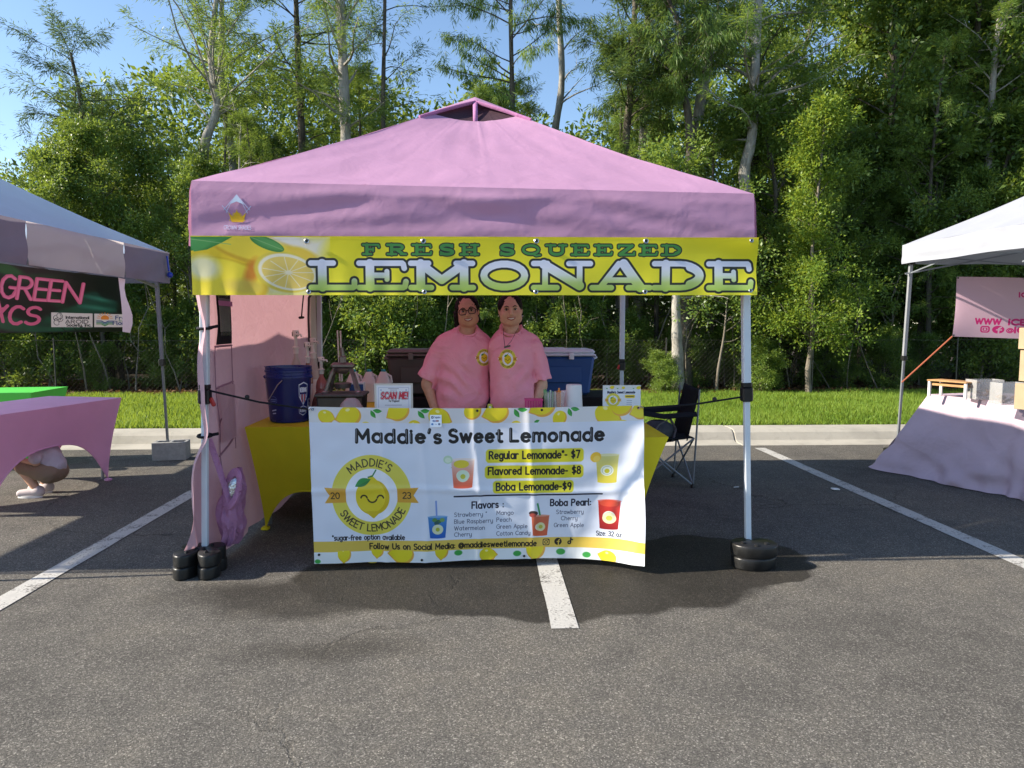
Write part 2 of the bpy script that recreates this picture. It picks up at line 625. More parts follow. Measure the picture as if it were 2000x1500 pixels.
A = arc
O = A(.4, .5, .4, .5, 0, 360, 14)
G = {  # stroke letters: x-height 1, capitals 1.5: (width, [polylines])
 'a': (.8, [O, [(.8, 1), (.8, 0)]]), 'b': (.8, [O, [(0, 1.5), (0, 0)]]), 'c': (.72, [A(.42, .5, .42, .5, 50, 310)]),
 'd': (.8, [O, [(.8, 1.5), (.8, 0)]]), 'e': (.8, [[(.03, .5), (.8, .56)] + A(.42, .5, .4, .5, 8, 315)]),
 'f': (.5, [A(.5, 1.2, .28, .3, 60, 180) + [(.22, 0)], [(0, .9), (.5, .9)]]),
 'g': (.8, [O, [(.8, 1), (.8, -.1)] + A(.42, -.1, .38, .38, 0, -145)]),
 'h': (.76, [[(0, 1.5), (0, 0)], A(.38, .6, .38, .4, 180, 0) + [(.76, 0)]]), 'i': (.05, [[(0, 1), (0, 0)], [(0, 1.36)]]),
 'j': (.2, [[(.2, 1), (.2, -.2)] + A(0, -.2, .2, .2, 0, -90), [(.2, 1.36)]]), 'k': (.7, [[(0, 1.5), (0, 0)], [(.6, .95), (.05, .42), (.65, 0)]]),
 'l': (.12, [[(0, 1.5), (0, .1), (.12, 0)]]), 'm': (1.16, [[(0, 1), (0, 0)], A(.29, .66, .29, .34, 180, 0) + [(.58, 0)], A(.87, .66, .29, .34, 180, 0) + [(1.16, 0)]]),
 'n': (.74, [[(0, 1), (0, 0)], A(.37, .62, .37, .38, 180, 0) + [(.74, 0)]]), 'o': (.8, [O]),
 'p': (.8, [O, [(0, 1), (0, -.5)]]), 'q': (.8, [O, [(.8, 1), (.8, -.5)]]), 'r': (.5, [[(0, 1), (0, 0)], A(.36, .6, .36, .38, 180, 60)]),
 's': (.6, [A(.31, .75, .27, .25, 40, 270) + A(.31, .25, .29, .25, 90, -140)]), 't': (.5, [[(.22, 1.38), (.22, .25)] + A(.45, .25, .23, .25, 180, 290), [(0, 1), (.5, 1)]]),
 'u': (.74, [[(0, 1)] + A(.36, .38, .36, .38, 180, 360) + [(.74, 1)], [(.74, 1), (.74, 0)]]), 'v': (.7, [[(0, 1), (.35, 0), (.7, 1)]]),
 'w': (1.1, [[(0, 1), (.28, 0), (.55, .9), (.82, 0), (1.1, 1)]]), 'x': (.65, [[(0, 1), (.65, 0)], [(.65, 1), (0, 0)]]),
 'y': (.74, [[(0, 1)] + A(.36, .4, .36, .38, 180, 360) + [(.74, 1)], [(.74, 1), (.74, -.1)] + A(.38, -.1, .36, .36, 0, -140)]), 'z': (.64, [[(0, 1), (.62, 1), (0, 0), (.64, 0)]]),
 'A': (1.1, [[(0, 0), (.55, 1.5), (1.1, 0)], [(.2, .5), (.9, .5)]]), 'B': (.85, [[(0, 0), (0, 1.5), (.4, 1.5)] + A(.45, 1.15, .33, .35, 90, -90) + [(.1, .8)], [(.4, .8)] + A(.45, .4, .4, .4, 90, -90) + [(0, 0)]]),
 'C': (1.05, [A(.65, .75, .65, .75, 50, 310)]), 'D': (1., [[(0, 0), (0, 1.5), (.3, 1.5)] + A(.3, .75, .7, .75, 90, -90) + [(0, 0)]]),
 'E': (.75, [[(.75, 1.5), (0, 1.5), (0, 0), (.75, 0)], [(0, .78), (.65, .78)]]), 'F': (.72, [[(.75, 1.5), (0, 1.5), (0, 0)], [(0, .78), (.6, .78)]]),
 'G': (1.1, [A(.65, .75, .65, .75, 50, 340) + [(1.25, .7), (.75, .7)]]), 'H': (.95, [[(0, 0), (0, 1.5)], [(.95, 0), (.95, 1.5)], [(0, .78), (.95, .78)]]),
 'I': (.05, [[(0, 0), (0, 1.5)]]), 'L': (.7, [[(0, 1.5), (0, 0), (.7, 0)]]), 'M': (1.15, [[(0, 0), (.05, 1.5), (.58, .45), (1.1, 1.5), (1.15, 0)]]),
 'N': (1., [[(0, 0), (0, 1.5), (1, 0), (1, 1.5)]]), 'O': (1.3, [A(.65, .75, .65, .75, 0, 360, 16)]), 'P': (.85, [[(0, 0), (0, 1.5), (.4, 1.5)] + A(.4, 1.12, .42, .38, 90, -90) + [(0, .74)]]),
 'Q': (1.3, [A(.65, .75, .65, .75, 0, 360, 16), [(.8, .35), (1.25, -.1)]]), 'R': (.9, [[(0, 0), (0, 1.5), (.4, 1.5)] + A(.4, 1.12, .42, .38, 90, -90) + [(0, .74)], [(.4, .74), (.9, 0)]]),
 'S': (.85, [A(.44, 1.13, .38, .37, 35, 270) + A(.44, .38, .42, .38, 90, -145)]), 'T': (.95, [[(0, 1.5), (.95, 1.5)], [(.475, 1.5), (.475, 0)]]),
 'U': (.95, [[(0, 1.5)] + A(.475, .45, .475, .45, 180, 360) + [(.95, 1.5)]]), 'V': (1.05, [[(0, 1.5), (.52, 0), (1.05, 1.5)]]), 'W': (1.5, [[(0, 1.5), (.38, 0), (.75, 1.4), (1.12, 0), (1.5, 1.5)]]),
 'Z': (.9, [[(0, 1.5), (.9, 1.5), (0, 0), (.9, 0)]]), '0': (.9, [A(.45, .75, .45, .75, 0, 360, 14)]), '2': (.8, [A(.4, 1.1, .4, .4, 160, -35) + [(0, 0), (.8, 0)]]),
 '3': (.8, [A(.35, 1.13, .38, .37, 140, -90) + A(.35, .38, .43, .4, 90, -145)]), '7': (.8, [[(0, 1.5), (.8, 1.5), (.3, 0)]]), '8': (.8, [A(.4, 1.13, .34, .36, 0, 360), A(.4, .38, .4, .39, 0, 360)]),
 '9': (.8, [A(.4, 1.05, .38, .42, 0, 360), [(.78, 1.05), (.5, 0)]]), '$': (.8, [A(.4, 1.05, .34, .3, 35, 270) + A(.4, .45, .38, .32, 90, -145), [(.4, 1.65), (.4, -.12)]]),
 '@': (1.4, [A(.7, .6, .33, .36, 0, 360), [(1.03, .95), (1.03, .4)] + A(1.2, .4, .17, .15, 180, 330), A(.7, .6, .68, .75, -15, 300, 16)]),
 ':': (.1, [[(.05, .85)], [(.05, .15)]]), '.': (.1, [[(.05, .02)]]), ',': (.1, [[(.08, .05), (0, -.2)]]), "'": (.12, [[(.1, 1.55), (.03, 1.2)]]), '-': (.4, [[(.03, .6), (.37, .6)]]),
 '*': (.3, [[(.15, 1.5), (.15, 1.15)], [(0, 1.42), (.3, 1.23)], [(.3, 1.42), (0, 1.23)]]), '!': (.1, [[(.05, 1.5), (.05, .5)], [(.05, .05)]]), ' ': (.45, []),
 '+': (.6, [[(0, .6), (.6, .6)], [(.3, .3), (.3, .9)]]),
}


def text_strokes(txt, x, y, xh, r, width=None, sp=.34, slant=0, hs=1.0, ang=0, jit=0):
    """strokes of a line of text; (x,y) = left end of base line in canvas units"""
    rnd = random.Random(len(txt) + int(x))
    adv = sum(G[c][0] for c in txt) + sp * (len(txt) - 1)
    kx = xh * hs
    if width: kx = width / adv
    out = []
    cx = 0
    ca, sa = math.cos(R(ang)), math.sin(R(ang))
    for c in txt:
        w, pl = G[c]
        dy = rnd.uniform(-jit, jit)
        for p in pl:
            q = []
            for (a, b) in p:
                X = (cx + a + slant * b) * kx; Y_ = -(b + dy) * xh
                q.append((x + X * ca - Y_ * sa, y + X * sa + Y_ * ca))
            out.append((q, r))
        cx += w + sp
    return out


def text_arc(txt, cx, cy, rad, a_mid, xh, r, up=True, sp=.34):
    adv = sum(G[c][0] for c in txt) + sp * (len(txt) - 1)
    out = []
    pos = -adv / 2
    for c in txt:
        w, pl = G[c]
        mid = (pos + w / 2) * xh / rad
        for p in pl:
            q = []
            for (a, b) in p:
                dx = (a - w / 2) * xh
                if up:
                    th = R(a_mid) + mid
                    rr = rad + b * xh
                    q.append((cx + rr * math.sin(th) + dx * math.cos(th), cy - rr * math.cos(th) + dx * math.sin(th)))
                else:
                    th = R(a_mid) + mid
                    rr = rad - b * xh
                    q.append((cx + rr * math.sin(th) + dx * math.cos(th), cy + rr * math.cos(th) - dx * math.sin(th)))
            out.append((q, r))
        pos += w + sp
    return out


# slab letters in a unit box, y up: (polyline, half thickness as a fraction of height)
b_, t_ = .155, .100
def SER(x0, x1, y): return ([(x0, y), (x1, y)], t_)
SL = {
 'L': [([(.27, .08), (.27, .92)], b_), SER(.04, .50, .93), ([(.04, .07), (.90, .07)], t_), ([(.93, .10), (.93, .30)], t_)],
 'E': [([(.25, .08), (.25, .92)], b_), ([(.04, .93), (.88, .93)], t_), ([(.90, .90), (.92, .75)], t_), ([(.04, .07), (.90, .07)], t_), ([(.93, .10), (.95, .28)], t_), ([(.25, .5), (.55, .5)], t_), ([(.58, .36), (.58, .64)], t_ * .9)],
 'F': [([(.25, .08), (.25, .92)], b_), ([(.04, .93), (.88, .93)], t_), ([(.90, .90), (.92, .72)], t_), SER(.04, .50, .07), ([(.25, .5), (.55, .5)], t_), ([(.60, .36), (.60, .64)], t_ * .9)],
 'M': [([(.18, .08), (.18, .92)], b_), ([(.84, .08), (.84, .92)], b_), ([(.18, .90), (.50, .34), (.84, .90)], b_ * .95), SER(.03, .30, .93), SER(.72, .97, .93), SER(.03, .34, .07), SER(.66, .98, .07)],
 'O': [(A(.5, .5, .37, .41, 0, 360, 22), .125)],
 'N': [([(.22, .08), (.22, .92)], t_ * 1.05), ([(.80, .08), (.80, .92)], t_ * 1.05), ([(.20, .90), (.80, .14)], b_ * 1.05), SER(.03, .26, .93), SER(.62, .98, .93), SER(.03, .42, .07)],
 'A': [([(.16, .08), (.46, .92)], t_ * 1.1), ([(.82, .08), (.54, .92)], b_ * 1.1), ([(.30, .34), (.70, .34)], t_), SER(.02, .34, .07), SER(.62, .98, .07)],
 'D': [([(.25, .08), (.25, .92)], b_), ([(.04, .93), (.50, .93)] + A(.52, .5, .38, .43, 90, -90, 12) + [(.04, .07)], t_), (A(.52, .5, .36, .36, 60, -60, 10), b_)],
 'R': [([(.25, .08), (.25, .92)], b_), ([(.04, .93), (.52, .93)] + A(.55, .72, .26, .21, 90, -90, 10) + [(.25, .51)], t_ * 1.2), ([(.50, .50), (.80, .10)], b_ * .9), SER(.04, .48, .07), SER(.72, .97, .07)],
 'S': [(A(.50, .72, .33, .21, 30, 270, 12) + A(.50, .28, .36, .21, 90, -150, 12), b_ * .9), ([(.84, .95), (.84, .72)], t_ * .8), ([(.14, .05), (.14, .30)], t_ * .8)],
 'H': [([(.22, .08), (.22, .92)], b_), ([(.78, .08), (.78, .92)], b_), ([(.2, .5), (.8, .5)], t_), SER(.04, .42, .93), SER(.58, .96, .93), SER(.04, .42, .07), SER(.58, .96, .07)],
 'Q': [(A(.5, .52, .37, .40, 0, 360, 20), .12), ([(.35, .12), (.55, .16), (.75, -.04), (.95, .02)], t_ * .9)],
 'U': [([(.24, .93), (.24, .42)] + A(.52, .38, .28, .30, 180, 360, 12) + [(.80, .93)], b_ * .9), SER(.04, .46, .93), SER(.64, .97, .93)],
 'Z': [([(.14, .93), (.84, .93)], t_), ([(.80, .90), (.18, .10)], b_), ([(.14, .07), (.88, .07)], t_), ([(.10, .93), (.10, .74)], t_), ([(.92, .07), (.92, .28)], t_)],
}


def slab(ch, x0, y0, x1, y1, rk=1.0):
    h = y1 - y0
    return [([(x0 + a * (x1 - x0), y1 - b * h) for (a, b) in p], r * h * rk) for (p, r) in SL[ch]]


def lemon(c, cx, cy, r, rot=0, face=False, cut=None):
    """printed lemon"""
    Y1, Y2 = (236, 218, 40), (232, 176, 70)
    ca, sa = math.cos(R(rot)), math.sin(R(rot))
    c.ellipse(cx + .06 * r, cy + .08 * r, r * 1.02, r * .88, Y2, rot)
    tip = [(cx + (u * ca - v * sa) * r, cy + (u * sa + v * ca) * r) for (u, v) in ((-.75, -.5), (-1.28, -.05), (-.75, .55))]
    c.poly(tip, Y2, r=r * .05)
    c.ellipse(cx - .03 * r, cy - .03 * r, r * .95, r * .80, Y1, rot)
    c.poly([(cx + (u * ca - v * sa) * r, cy + (u * sa + v * ca) * r) for (u, v) in ((-.75, -.42), (-1.15, -.05), (-.75, .42))], Y1, r=r * .04)
    c.ellipse(cx - .1 * r, cy - .5 * r, r * .2, r * .14, (250, 247, 190), rot, .8)


def leafp(c, cx, cy, r, rot=0, colr=(64, 170, 72)):
    ca, sa = math.cos(R(rot)), math.sin(R(rot))
    for sgn, k in ((1, 1), (-1, .7)):
        pts = []
        for i in range(11):
            t = i / 10
            pts.append((t * 2 * r, sgn * k * r * .55 * math.sin(math.pi * t)))
        q = [(cx + x * ca - y * sa, cy + x * sa + y * ca) for (x, y) in pts]
        c.poly(q, tuple(v * (1 if sgn > 0 else .85) for v in colr))


def logo_badge(c, cx, cy, rad, txt=True, face=True):
    """round yellow badge: ring, ribbon, smiling lemon"""
    k = rad / 78.
    c.ellipse(cx, cy, 78 * k, 80 * k, (226, 214, 84))
    c.ellipse(cx, cy, 51 * k, 53 * k, (243, 245, 252))
    for sx in (-1, 1):
        c.poly([(cx + sx * 50 * k, cy - 14 * k), (cx + sx * 92 * k, cy - 16 * k), (cx + sx * 82 * k, cy), (cx + sx * 92 * k, cy + 15 * k), (cx + sx * 50 * k, cy + 14 * k)], (222, 168, 62))
    c.ellipse(cx + 2 * k, cy + 4 * k, 33 * k, 35 * k, (216, 188, 32))
    c.ellipse(cx - 2 * k, cy + 2 * k, 29 * k, 33 * k, (232, 210, 48))
    c.poly([(cx - 14 * k, cy - 24 * k), (cx, cy - 38 * k), (cx + 14 * k, cy - 24 * k)], (230, 208, 44), r=2 * k)
    c.poly([(cx - 9 * k, cy + 34 * k), (cx + 3 * k, cy + 44 * k), (cx + 14 * k, cy + 33 * k)], (216, 190, 34), r=2 * k)
    leafp(c, cx - 1 * k, cy - 32 * k, 17 * k, 155, (52, 150, 74))
    c.line([(cx - 6 * k, cy - 36 * k), (cx + 2 * k, cy - 38 * k), (cx + 9 * k, cy - 50 * k)], 1.3 * k, (52, 130, 74))
    if face:
        dk = (52, 44, 30)
        for sx in (-1, 1):
            c.line(arc(cx + (sx * 16 + 1) * k, cy + 6 * k, 6 * k, 6 * k, 190, 350), 1.5 * k, dk)
        c.line(arc(cx + 1 * k, cy + 5 * k, 9 * k, 9 * k, 20, 160), 1.5 * k, dk)
    if txt:
        tc = (70, 64, 46)
        c.strokes(text_arc("MADDIE'S", cx, cy, 58 * k, -3, 9.5 * k, 1.15 * k), tc)
        c.strokes(text_arc("SWEET LEMONADE", cx, cy, 72 * k, 2, 9.0 * k, 1.15 * k, up=False), tc)
        c.strokes(text_strokes("20", cx - 79 * k, cy + 6 * k, 8 * k, 1.0 * k), tc)
        c.strokes(text_strokes("23", cx + 61 * k, cy + 6 * k, 8 * k, 1.0 * k), tc)


def cup(c, x, y, w, h, top, bot, lid=None, straw=None, alpha=1):
    """printed drink cup; x,y top left"""
    n = 14
    for i in range(n):
        t0, t1 = i / n, (i + 1) / n
        cc = tuple(top[j] * (1 - t0) + bot[j] * t0 for j in range(3))
        a0, a1 = w * .10 * t0, w * .10 * t1
        c.poly([(x + a0, y + h * t0), (x + w - a0, y + h * t0), (x + w - a1, y + h * t1 + .4), (x + a1, y + h * t1 + .4)], cc, alpha)
    c.ellipse(x + w / 2, y + h, w * .40, h * .05, bot, 0, alpha)
    c.ellipse(x + w / 2, y, w * .52, h * .05, tuple(min(255, v * .7 + 80) for v in top), 0, alpha)
    c.ellipse(x + w * .5, y + h * .58, w * .28, h * .20, (232, 238, 226))
    c.ellipse(x + w * .5, y + h * .60, w * .11, h * .085, (206, 200, 50))
    c.line(arc(x + w * .5, y + h * .58, w * .21, h * .15, 0, 360, 18), .5, (120, 150, 110), .6)
    if straw: c.line(straw[0], straw[1], straw[2])


def printmat(name, im, rough=.45, spec=.4, trans=.12, wr=.12, wscale=3, coat=.0, crease=True, alpha=False):
    """vinyl / paper carrying a flat print, creased"""
    m, nt, b = newmat(name)
    t = nt.nodes.new('ShaderNodeTexImage')
    t.image = im
    t.extension = 'EXTEND'
    uv = nt.nodes.new('ShaderNodeUVMap')
    nt.links.new(uv.outputs[0], t.inputs[0])
    nt.links.new(t.outputs[0], b.inputs['Base Color'])
    b.inputs['Roughness'].default_value = rough
    b.inputs['Specular IOR Level'].default_value = spec
    b.inputs['Coat Weight'].default_value = coat
    if alpha: nt.links.new(t.outputs['Alpha'], b.inputs['Alpha'])
    co = coords(nt)
    n = texnoise(nt, wscale, 4, .5, co, .6)
    n2 = texnoise(nt, wscale * 6, 2, .5, co, .4)
    h = mth(nt, 'ADD', n.outputs[0], mth(nt, 'MULTIPLY', n2.outputs[0], .12))
    if crease:
        w = nt.nodes.new('ShaderNodeTexVoronoi')
        w.feature = 'DISTANCE_TO_EDGE'
        w.inputs['Scale'].default_value = wscale * 1.3
        nt.links.new(co, w.inputs['Vector'])
        h = mth(nt, 'ADD', h, mth(nt, 'MULTIPLY', mth(nt, 'SUBTRACT', 1, mth(nt, 'MULTIPLY', w.outputs[0], 18, clamp=True), clamp=True), .06))
    bo = bump(nt, b, h, wr, .03)
    if trans:
        tr = nt.nodes.new('ShaderNodeBsdfTranslucent')
        nt.links.new(t.outputs[0], tr.inputs[0])
        nt.links.new(bo, tr.inputs['Normal'])
        mx = nt.nodes.new('ShaderNodeMixShader')
        mx.inputs[0].default_value = trans
        nt.links.new(b.outputs[0], mx.inputs[1])
        nt.links.new(tr.outputs[0], mx.inputs[2])
        nt.links.new(mx.outputs[0], nt.nodes['Material Output'].inputs[0])
    return m


# ------------------------------------------------------------------ ground
def asphalt():
    m, nt, b = newmat('asphalt')
    co = coords(nt)
    v = nt.nodes.new('ShaderNodeTexVoronoi'); v.inputs['Scale'].default_value = 225
    nt.links.new(co, v.inputs['Vector'])
    v2 = nt.nodes.new('ShaderNodeTexVoronoi'); v2.inputs['Scale'].default_value = 128
    nt.links.new(co, v2.inputs['Vector'])
    n = texnoise(nt, 160, 3, .7, co)
    big = texnoise(nt, .55, 5, .6, co, .4)
    mid = texnoise(nt, 4.5, 5, .6, co)
    sep = nt.nodes.new('ShaderNodeSeparateColor'); nt.links.new(v.outputs['Color'], sep.inputs[0])
    sep2 = nt.nodes.new('ShaderNodeSeparateColor'); nt.links.new(v2.outputs['Color'], sep2.inputs[0])
    st = ramp(nt, [(0, (.035, .034, .032)), (.40, (.10, .096, .088)), (.74, (.19, .182, .168)), (.92, (.33, .315, .285)), (1, (.80, .77, .70))], sep.outputs[0])
    st2 = ramp(nt, [(0, (.09, .087, .08)), (.72, (.165, .158, .145)), (.95, (.24, .23, .21)), (1, (.5, .48, .44))], sep2.outputs[1])
    c = mixc(nt, .45, st.outputs[0], st2.outputs[0])
    binder = ramp(nt, [(.38, (.030, .029, .027)), (.6, (.18, .173, .16))], n.outputs[0])
    c = mixc(nt, .36, c, binder.outputs[0])
    c = mixc(nt, 1, c, (1.18, 1.155, 1.11), 'MULTIPLY')
    tone = ramp(nt, [(.30, (.60, .60, .61)), (.48, (.95, .95, .95)), (.72, (1.32, 1.28, 1.20))], mth(nt, 'ADD', mth(nt, 'MULTIPLY', big.outputs[0], .6), mth(nt, 'MULTIPLY', mid.outputs[0], .4)))
    c = mixc(nt, 1, c, tone.outputs[0], 'MULTIPLY')
    # spilled water: distorted ellipses
    sx = nt.nodes.new('ShaderNodeSeparateXYZ')
    nn = texnoise(nt, 1.5, 3, .55, co)
    off = nt.nodes.new('ShaderNodeVectorMath'); off.operation = 'MULTIPLY_ADD'
    nt.links.new(nn.outputs['Color'], off.inputs[0]); off.inputs[1].default_value = (.7, .45, 0); nt.links.new(co, off.inputs[2])
    nt.links.new(off.outputs[0], sx.inputs[0])

    def ell(cx, cy, rx, ry, soft):
        X = mth(nt, 'DIVIDE', mth(nt, 'SUBTRACT', sx.outputs[0], cx + .35), rx)
        Yy = mth(nt, 'DIVIDE', mth(nt, 'SUBTRACT', sx.outputs[1], cy + .22), ry)
        q = mth(nt, 'SQRT', mth(nt, 'ADD', mth(nt, 'MULTIPLY', X, X), mth(nt, 'MULTIPLY', Yy, Yy)))
        return mth(nt, 'MULTIPLY', mth(nt, 'SUBTRACT', 1.0, q), 1 / soft, clamp=True)
    wet = mth(nt, 'MAXIMUM', ell(.30, 3.95, 1.40, .68, .05), ell(1.35, 4.15, .62, .46, .05))
    wet = mth(nt, 'MAXIMUM', wet, mth(nt, 'MULTIPLY', ell(-.85, 3.62, .95, .30, .4), .85))
    wet = mth(nt, 'MAXIMUM', wet, mth(nt, 'MULTIPLY', ell(-.70, 3.02, .60, .16, .7), .6))
    c = mixc(nt, wet, c, mixc(nt, 1, c, (.30, .29, .28), 'MULTIPLY'))
    # oil / gum spots
    v3 = nt.nodes.new('ShaderNodeTexVoronoi'); v3.inputs['Scale'].default_value = 1.15; v3.inputs['Randomness'].default_value = 1
    nt.links.new(mixc(nt, .04, co, nn.outputs['Color'], 'ADD'), v3.inputs['Vector'])
    s3 = nt.nodes.new('ShaderNodeSeparateColor'); nt.links.new(v3.outputs['Color'], s3.inputs[0])
    rad = mth(nt, 'MULTIPLY', mth(nt, 'SUBTRACT', s3.outputs[0], .50, clamp=True), .10)
    spot = mth(nt, 'MULTIPLY', mth(nt, 'SUBTRACT', rad, v3.outputs['Distance']), 90, clamp=True)
    c = mixc(nt, mth(nt, 'MULTIPLY', spot, .6), c, (.015, .013, .012))
    # fine hairline cracks
    cr = nt.nodes.new('ShaderNodeTexVoronoi'); cr.feature = 'DISTANCE_TO_EDGE'; cr.inputs['Scale'].default_value = .5
    cw = texnoise(nt, 2.6, 6, .7, co)
    nt.links.new(mixc(nt, .35, co, cw.outputs['Color'], 'ADD'), cr.inputs['Vector'])
    ck = mth(nt, 'MULTIPLY', mth(nt, 'SUBTRACT', 1, mth(nt, 'MULTIPLY', cr.outputs[0], 160, clamp=True), clamp=True), mth(nt, 'MULTIPLY', mth(nt, 'SUBTRACT', big.outputs[0], .44, clamp=True), 3, clamp=True))
    c = mixc(nt, ck, c, (.02, .018, .017))
    nt.links.new(c, b.inputs['Base Color'])
    rg = mth(nt, 'MULTIPLY_ADD', wet, -.36, .92)
    nt.links.new(rg, b.inputs['Roughness'])
    b.inputs['Specular IOR Level'].default_value = .16
    h = mth(nt, 'SUBTRACT', mth(nt, 'ADD', mth(nt, 'MULTIPLY', n.outputs[0], .7), mth(nt, 'ADD', mth(nt, 'MULTIPLY', sep.outputs[0], .6), mth(nt, 'MULTIPLY', sep2.outputs[1], .5))), mth(nt, 'MULTIPLY', ck, 1.5))
    bump(nt, b, h, 1.0, .010)
    return m


def paintmat():
    m, nt, b = newmat('worn_white_paint')
    co = coords(nt)
    n = texnoise(nt, 70, 5, .75, co)
    n2 = texnoise(nt, 7, 5, .65, co)
    v = nt.nodes.new('ShaderNodeTexVoronoi'); v.inputs['Scale'].default_value = 115
    nt.links.new(co, v.inputs['Vector'])
    w = mth(nt, 'ADD', mth(nt, 'MULTIPLY', n.outputs[0], .6), mth(nt, 'MULTIPLY', n2.outputs[0], .5))
    f = mth(nt, 'MULTIPLY', mth(nt, 'SUBTRACT', w, .562), 11, clamp=True)
    r = ramp(nt, [(.3, (.42, .41, .38)), (.7, (.56, .55, .51))], n2.outputs[0])
    nt.links.new(mixc(nt, f, r.outputs[0], (.09, .083, .075)), b.inputs['Base Color'])
    b.inputs['Roughness'].default_value = .8
    sep = nt.nodes.new('ShaderNodeSeparateColor'); nt.links.new(v.outputs['Color'], sep.inputs[0])
    bump(nt, b, mth(nt, 'ADD', mth(nt, 'MULTIPLY', sep.outputs[0], .5), n.outputs[0]), .5, .006)
    return m


def concrete(name, c, dirt=.35):
    m, nt, b = newmat(name)
    co = coords(nt)
    n = texnoise(nt, 1.6, 6, .65, co)
    n2 = texnoise(nt, 90, 4, .7, co)
    st = texnoise(nt, 7, 5, .7, co, 1)
    r = ramp(nt, [(.3, tuple(x * .72 for x in c)), (.55, c), (.8, tuple(min(1, x * 1.12) for x in c))], n.outputs[0])
    cc = mixc(nt, mth(nt, 'MULTIPLY', n2.outputs[0], .35), r.outputs[0], tuple(x * .55 for x in c))
    cc = mixc(nt, mth(nt, 'MULTIPLY', mth(nt, 'SUBTRACT', st.outputs[0], .55, clamp=True), dirt * 6, clamp=True), cc, tuple(x * .5 for x in c))
    nt.links.new(cc, b.inputs['Base Color'])
    b.inputs['Roughness'].default_value = .9
    bump(nt, b, n2.outputs[0], .4, .004)
    return m


def soil():
    m, nt, b = newmat('leaf_litter')
    co = coords(nt)
    n = texnoise(nt, 3, 8, .7, co, 1)
    n2 = texnoise(nt, 45, 5, .7, co)
    r = ramp(nt, [(.3, (.022, .015, .010)), (.5, (.055, .036, .022)), (.62, (.11, .07, .04)), (.75, (.045, .06, .02))], mth(nt, 'ADD', mth(nt, 'MULTIPLY', n.outputs[0], .5), mth(nt, 'MULTIPLY', n2.outputs[0], .5)))
    nt.links.new(r.outputs[0], b.inputs['Base Color'])
    b.inputs['Roughness'].default_value = 1
    bump(nt, b, mth(nt, 'ADD', n.outputs[0], n2.outputs[0]), 1, .05)
    return m


M['asphalt'] = asphalt()
M['paint'] = paintmat()
M['curb'] = concrete('curb_concrete', (.46, .43, .36))
M['soil'] = soil()
M['lawn_soil'] = simple('lawn_soil', (.06, .07, .02), .95, 0, .1, .5, 20, 1, 60, .02)

m = MB(); m.grid(lambda u, v: (-60 + 120 * u, -40 + 48.3 * v, 0), 4, 4, uv=False)
m.build('asphalt', M['asphalt'], smooth=False, kind='structure')
m = MB(); m.grid(lambda u, v: (-300 + 600 * u, -300 + 700 * v, -.06), 4, 4, uv=False)
m.build('ground', M['soil'], smooth=False, kind='structure')
# forest floor, slightly uneven
m = MB(); m.grid(lambda u, v: (-60 + 120 * u, 12.4 + 60 * v * v, .10 + .12 * noise.noise(Vector((u * 40, v * 30, 0)))), 90, 40, uv=False)
m.build('forest_floor', M['soil'], kind='structure')
m = MB(); m.grid(lambda u, v: (-60 + 120 * u, 8.74 + 4.1 * v, .125 + .03 * v + .02 * noise.noise(Vector((u * 60, v * 4, 3)))), 160, 10, uv=False)
m.build('lawn', M['lawn_soil'], kind='structure')


def stripe(pts, w=.102):
    m = MB()
    (x0, y0), (x1, y1) = pts
    n = 24
    rr = random.Random(int(x0 * 100))
    vs = []
    for i in range(n + 1):
        t = i / n
        for sgn in (-1, 1):
            vs.append((x0 + (x1 - x0) * t + sgn * (w / 2) + rr.uniform(-.0025, .0025), y0 + (y1 - y0) * t, .004))
    m.add(vs, [(2 * i, 2 * i + 1, 2 * i + 3, 2 * i + 2) for i in range(n)])
    o = m.build('parking_line', M['paint'], smooth=False, kind='structure')
    return o


stripe([(-2.44, 7.75), (-2.44, 3.17)], .125)
stripe([(.369, 3.165), (.372, 7.75)], .125)
stripe([(3.17, 3.17), (3.14, 7.90)], .125)

# rolled concrete curb cast in sections
curb = empty('curb', (0, 8.2, 0), kind='structure')
x = -21.0
k = 0
prof = [(8.08, .003), (8.13, .012), (8.26, .016), (8.30, .03), (8.36, .115), (8.42, .145), (8.50, .150), (8.73, .148), (8.76, .13), (8.76, -.05), (8.08, -.05)]
base = None
while x < 24:
    L = 3.0
    xs = [x + .006, x + .016, x + L - .016, x + L - .006]
    m = MB()
    vs = []
    for q, xx in enumerate(xs):
        ins = .008 if q in (0, 3) else 0
        for (yy, zz) in prof:
            vs.append((xx - x, yy, zz - (ins if zz > 0 else 0)))
    n = len(prof)
    fs = [tuple(range(n - 1, -1, -1)), tuple(range(3 * n, 4 * n))]
    for q in range(3):
        for i in range(n):
            j = (i + 1) % n
            fs.append((q * n + i, q * n + j, (q + 1) * n + j, (q + 1) * n + i))
    if base is None:
        m.add(vs, fs)
        base = m.build('curb_section', M['curb'], curb, angle=20)
        base.location = (x, 0, 0); base.matrix_parent_inverse = Matrix.Identity(4); base.location = (x, -8.2, 0)
    else:
        c2 = base.copy(); col.objects.link(c2); c2.location = (x + random.uniform(-.003, .003), -8.2, random.uniform(-.003, .003))
    x += L
    k += 1
# short concrete apron behind the curb at the left
m = MB(); m.box((-5.25, 9.12, .10), (1.1, .62, .12), bev=.012)
m.build('pavement', M['curb'], kind='structure')


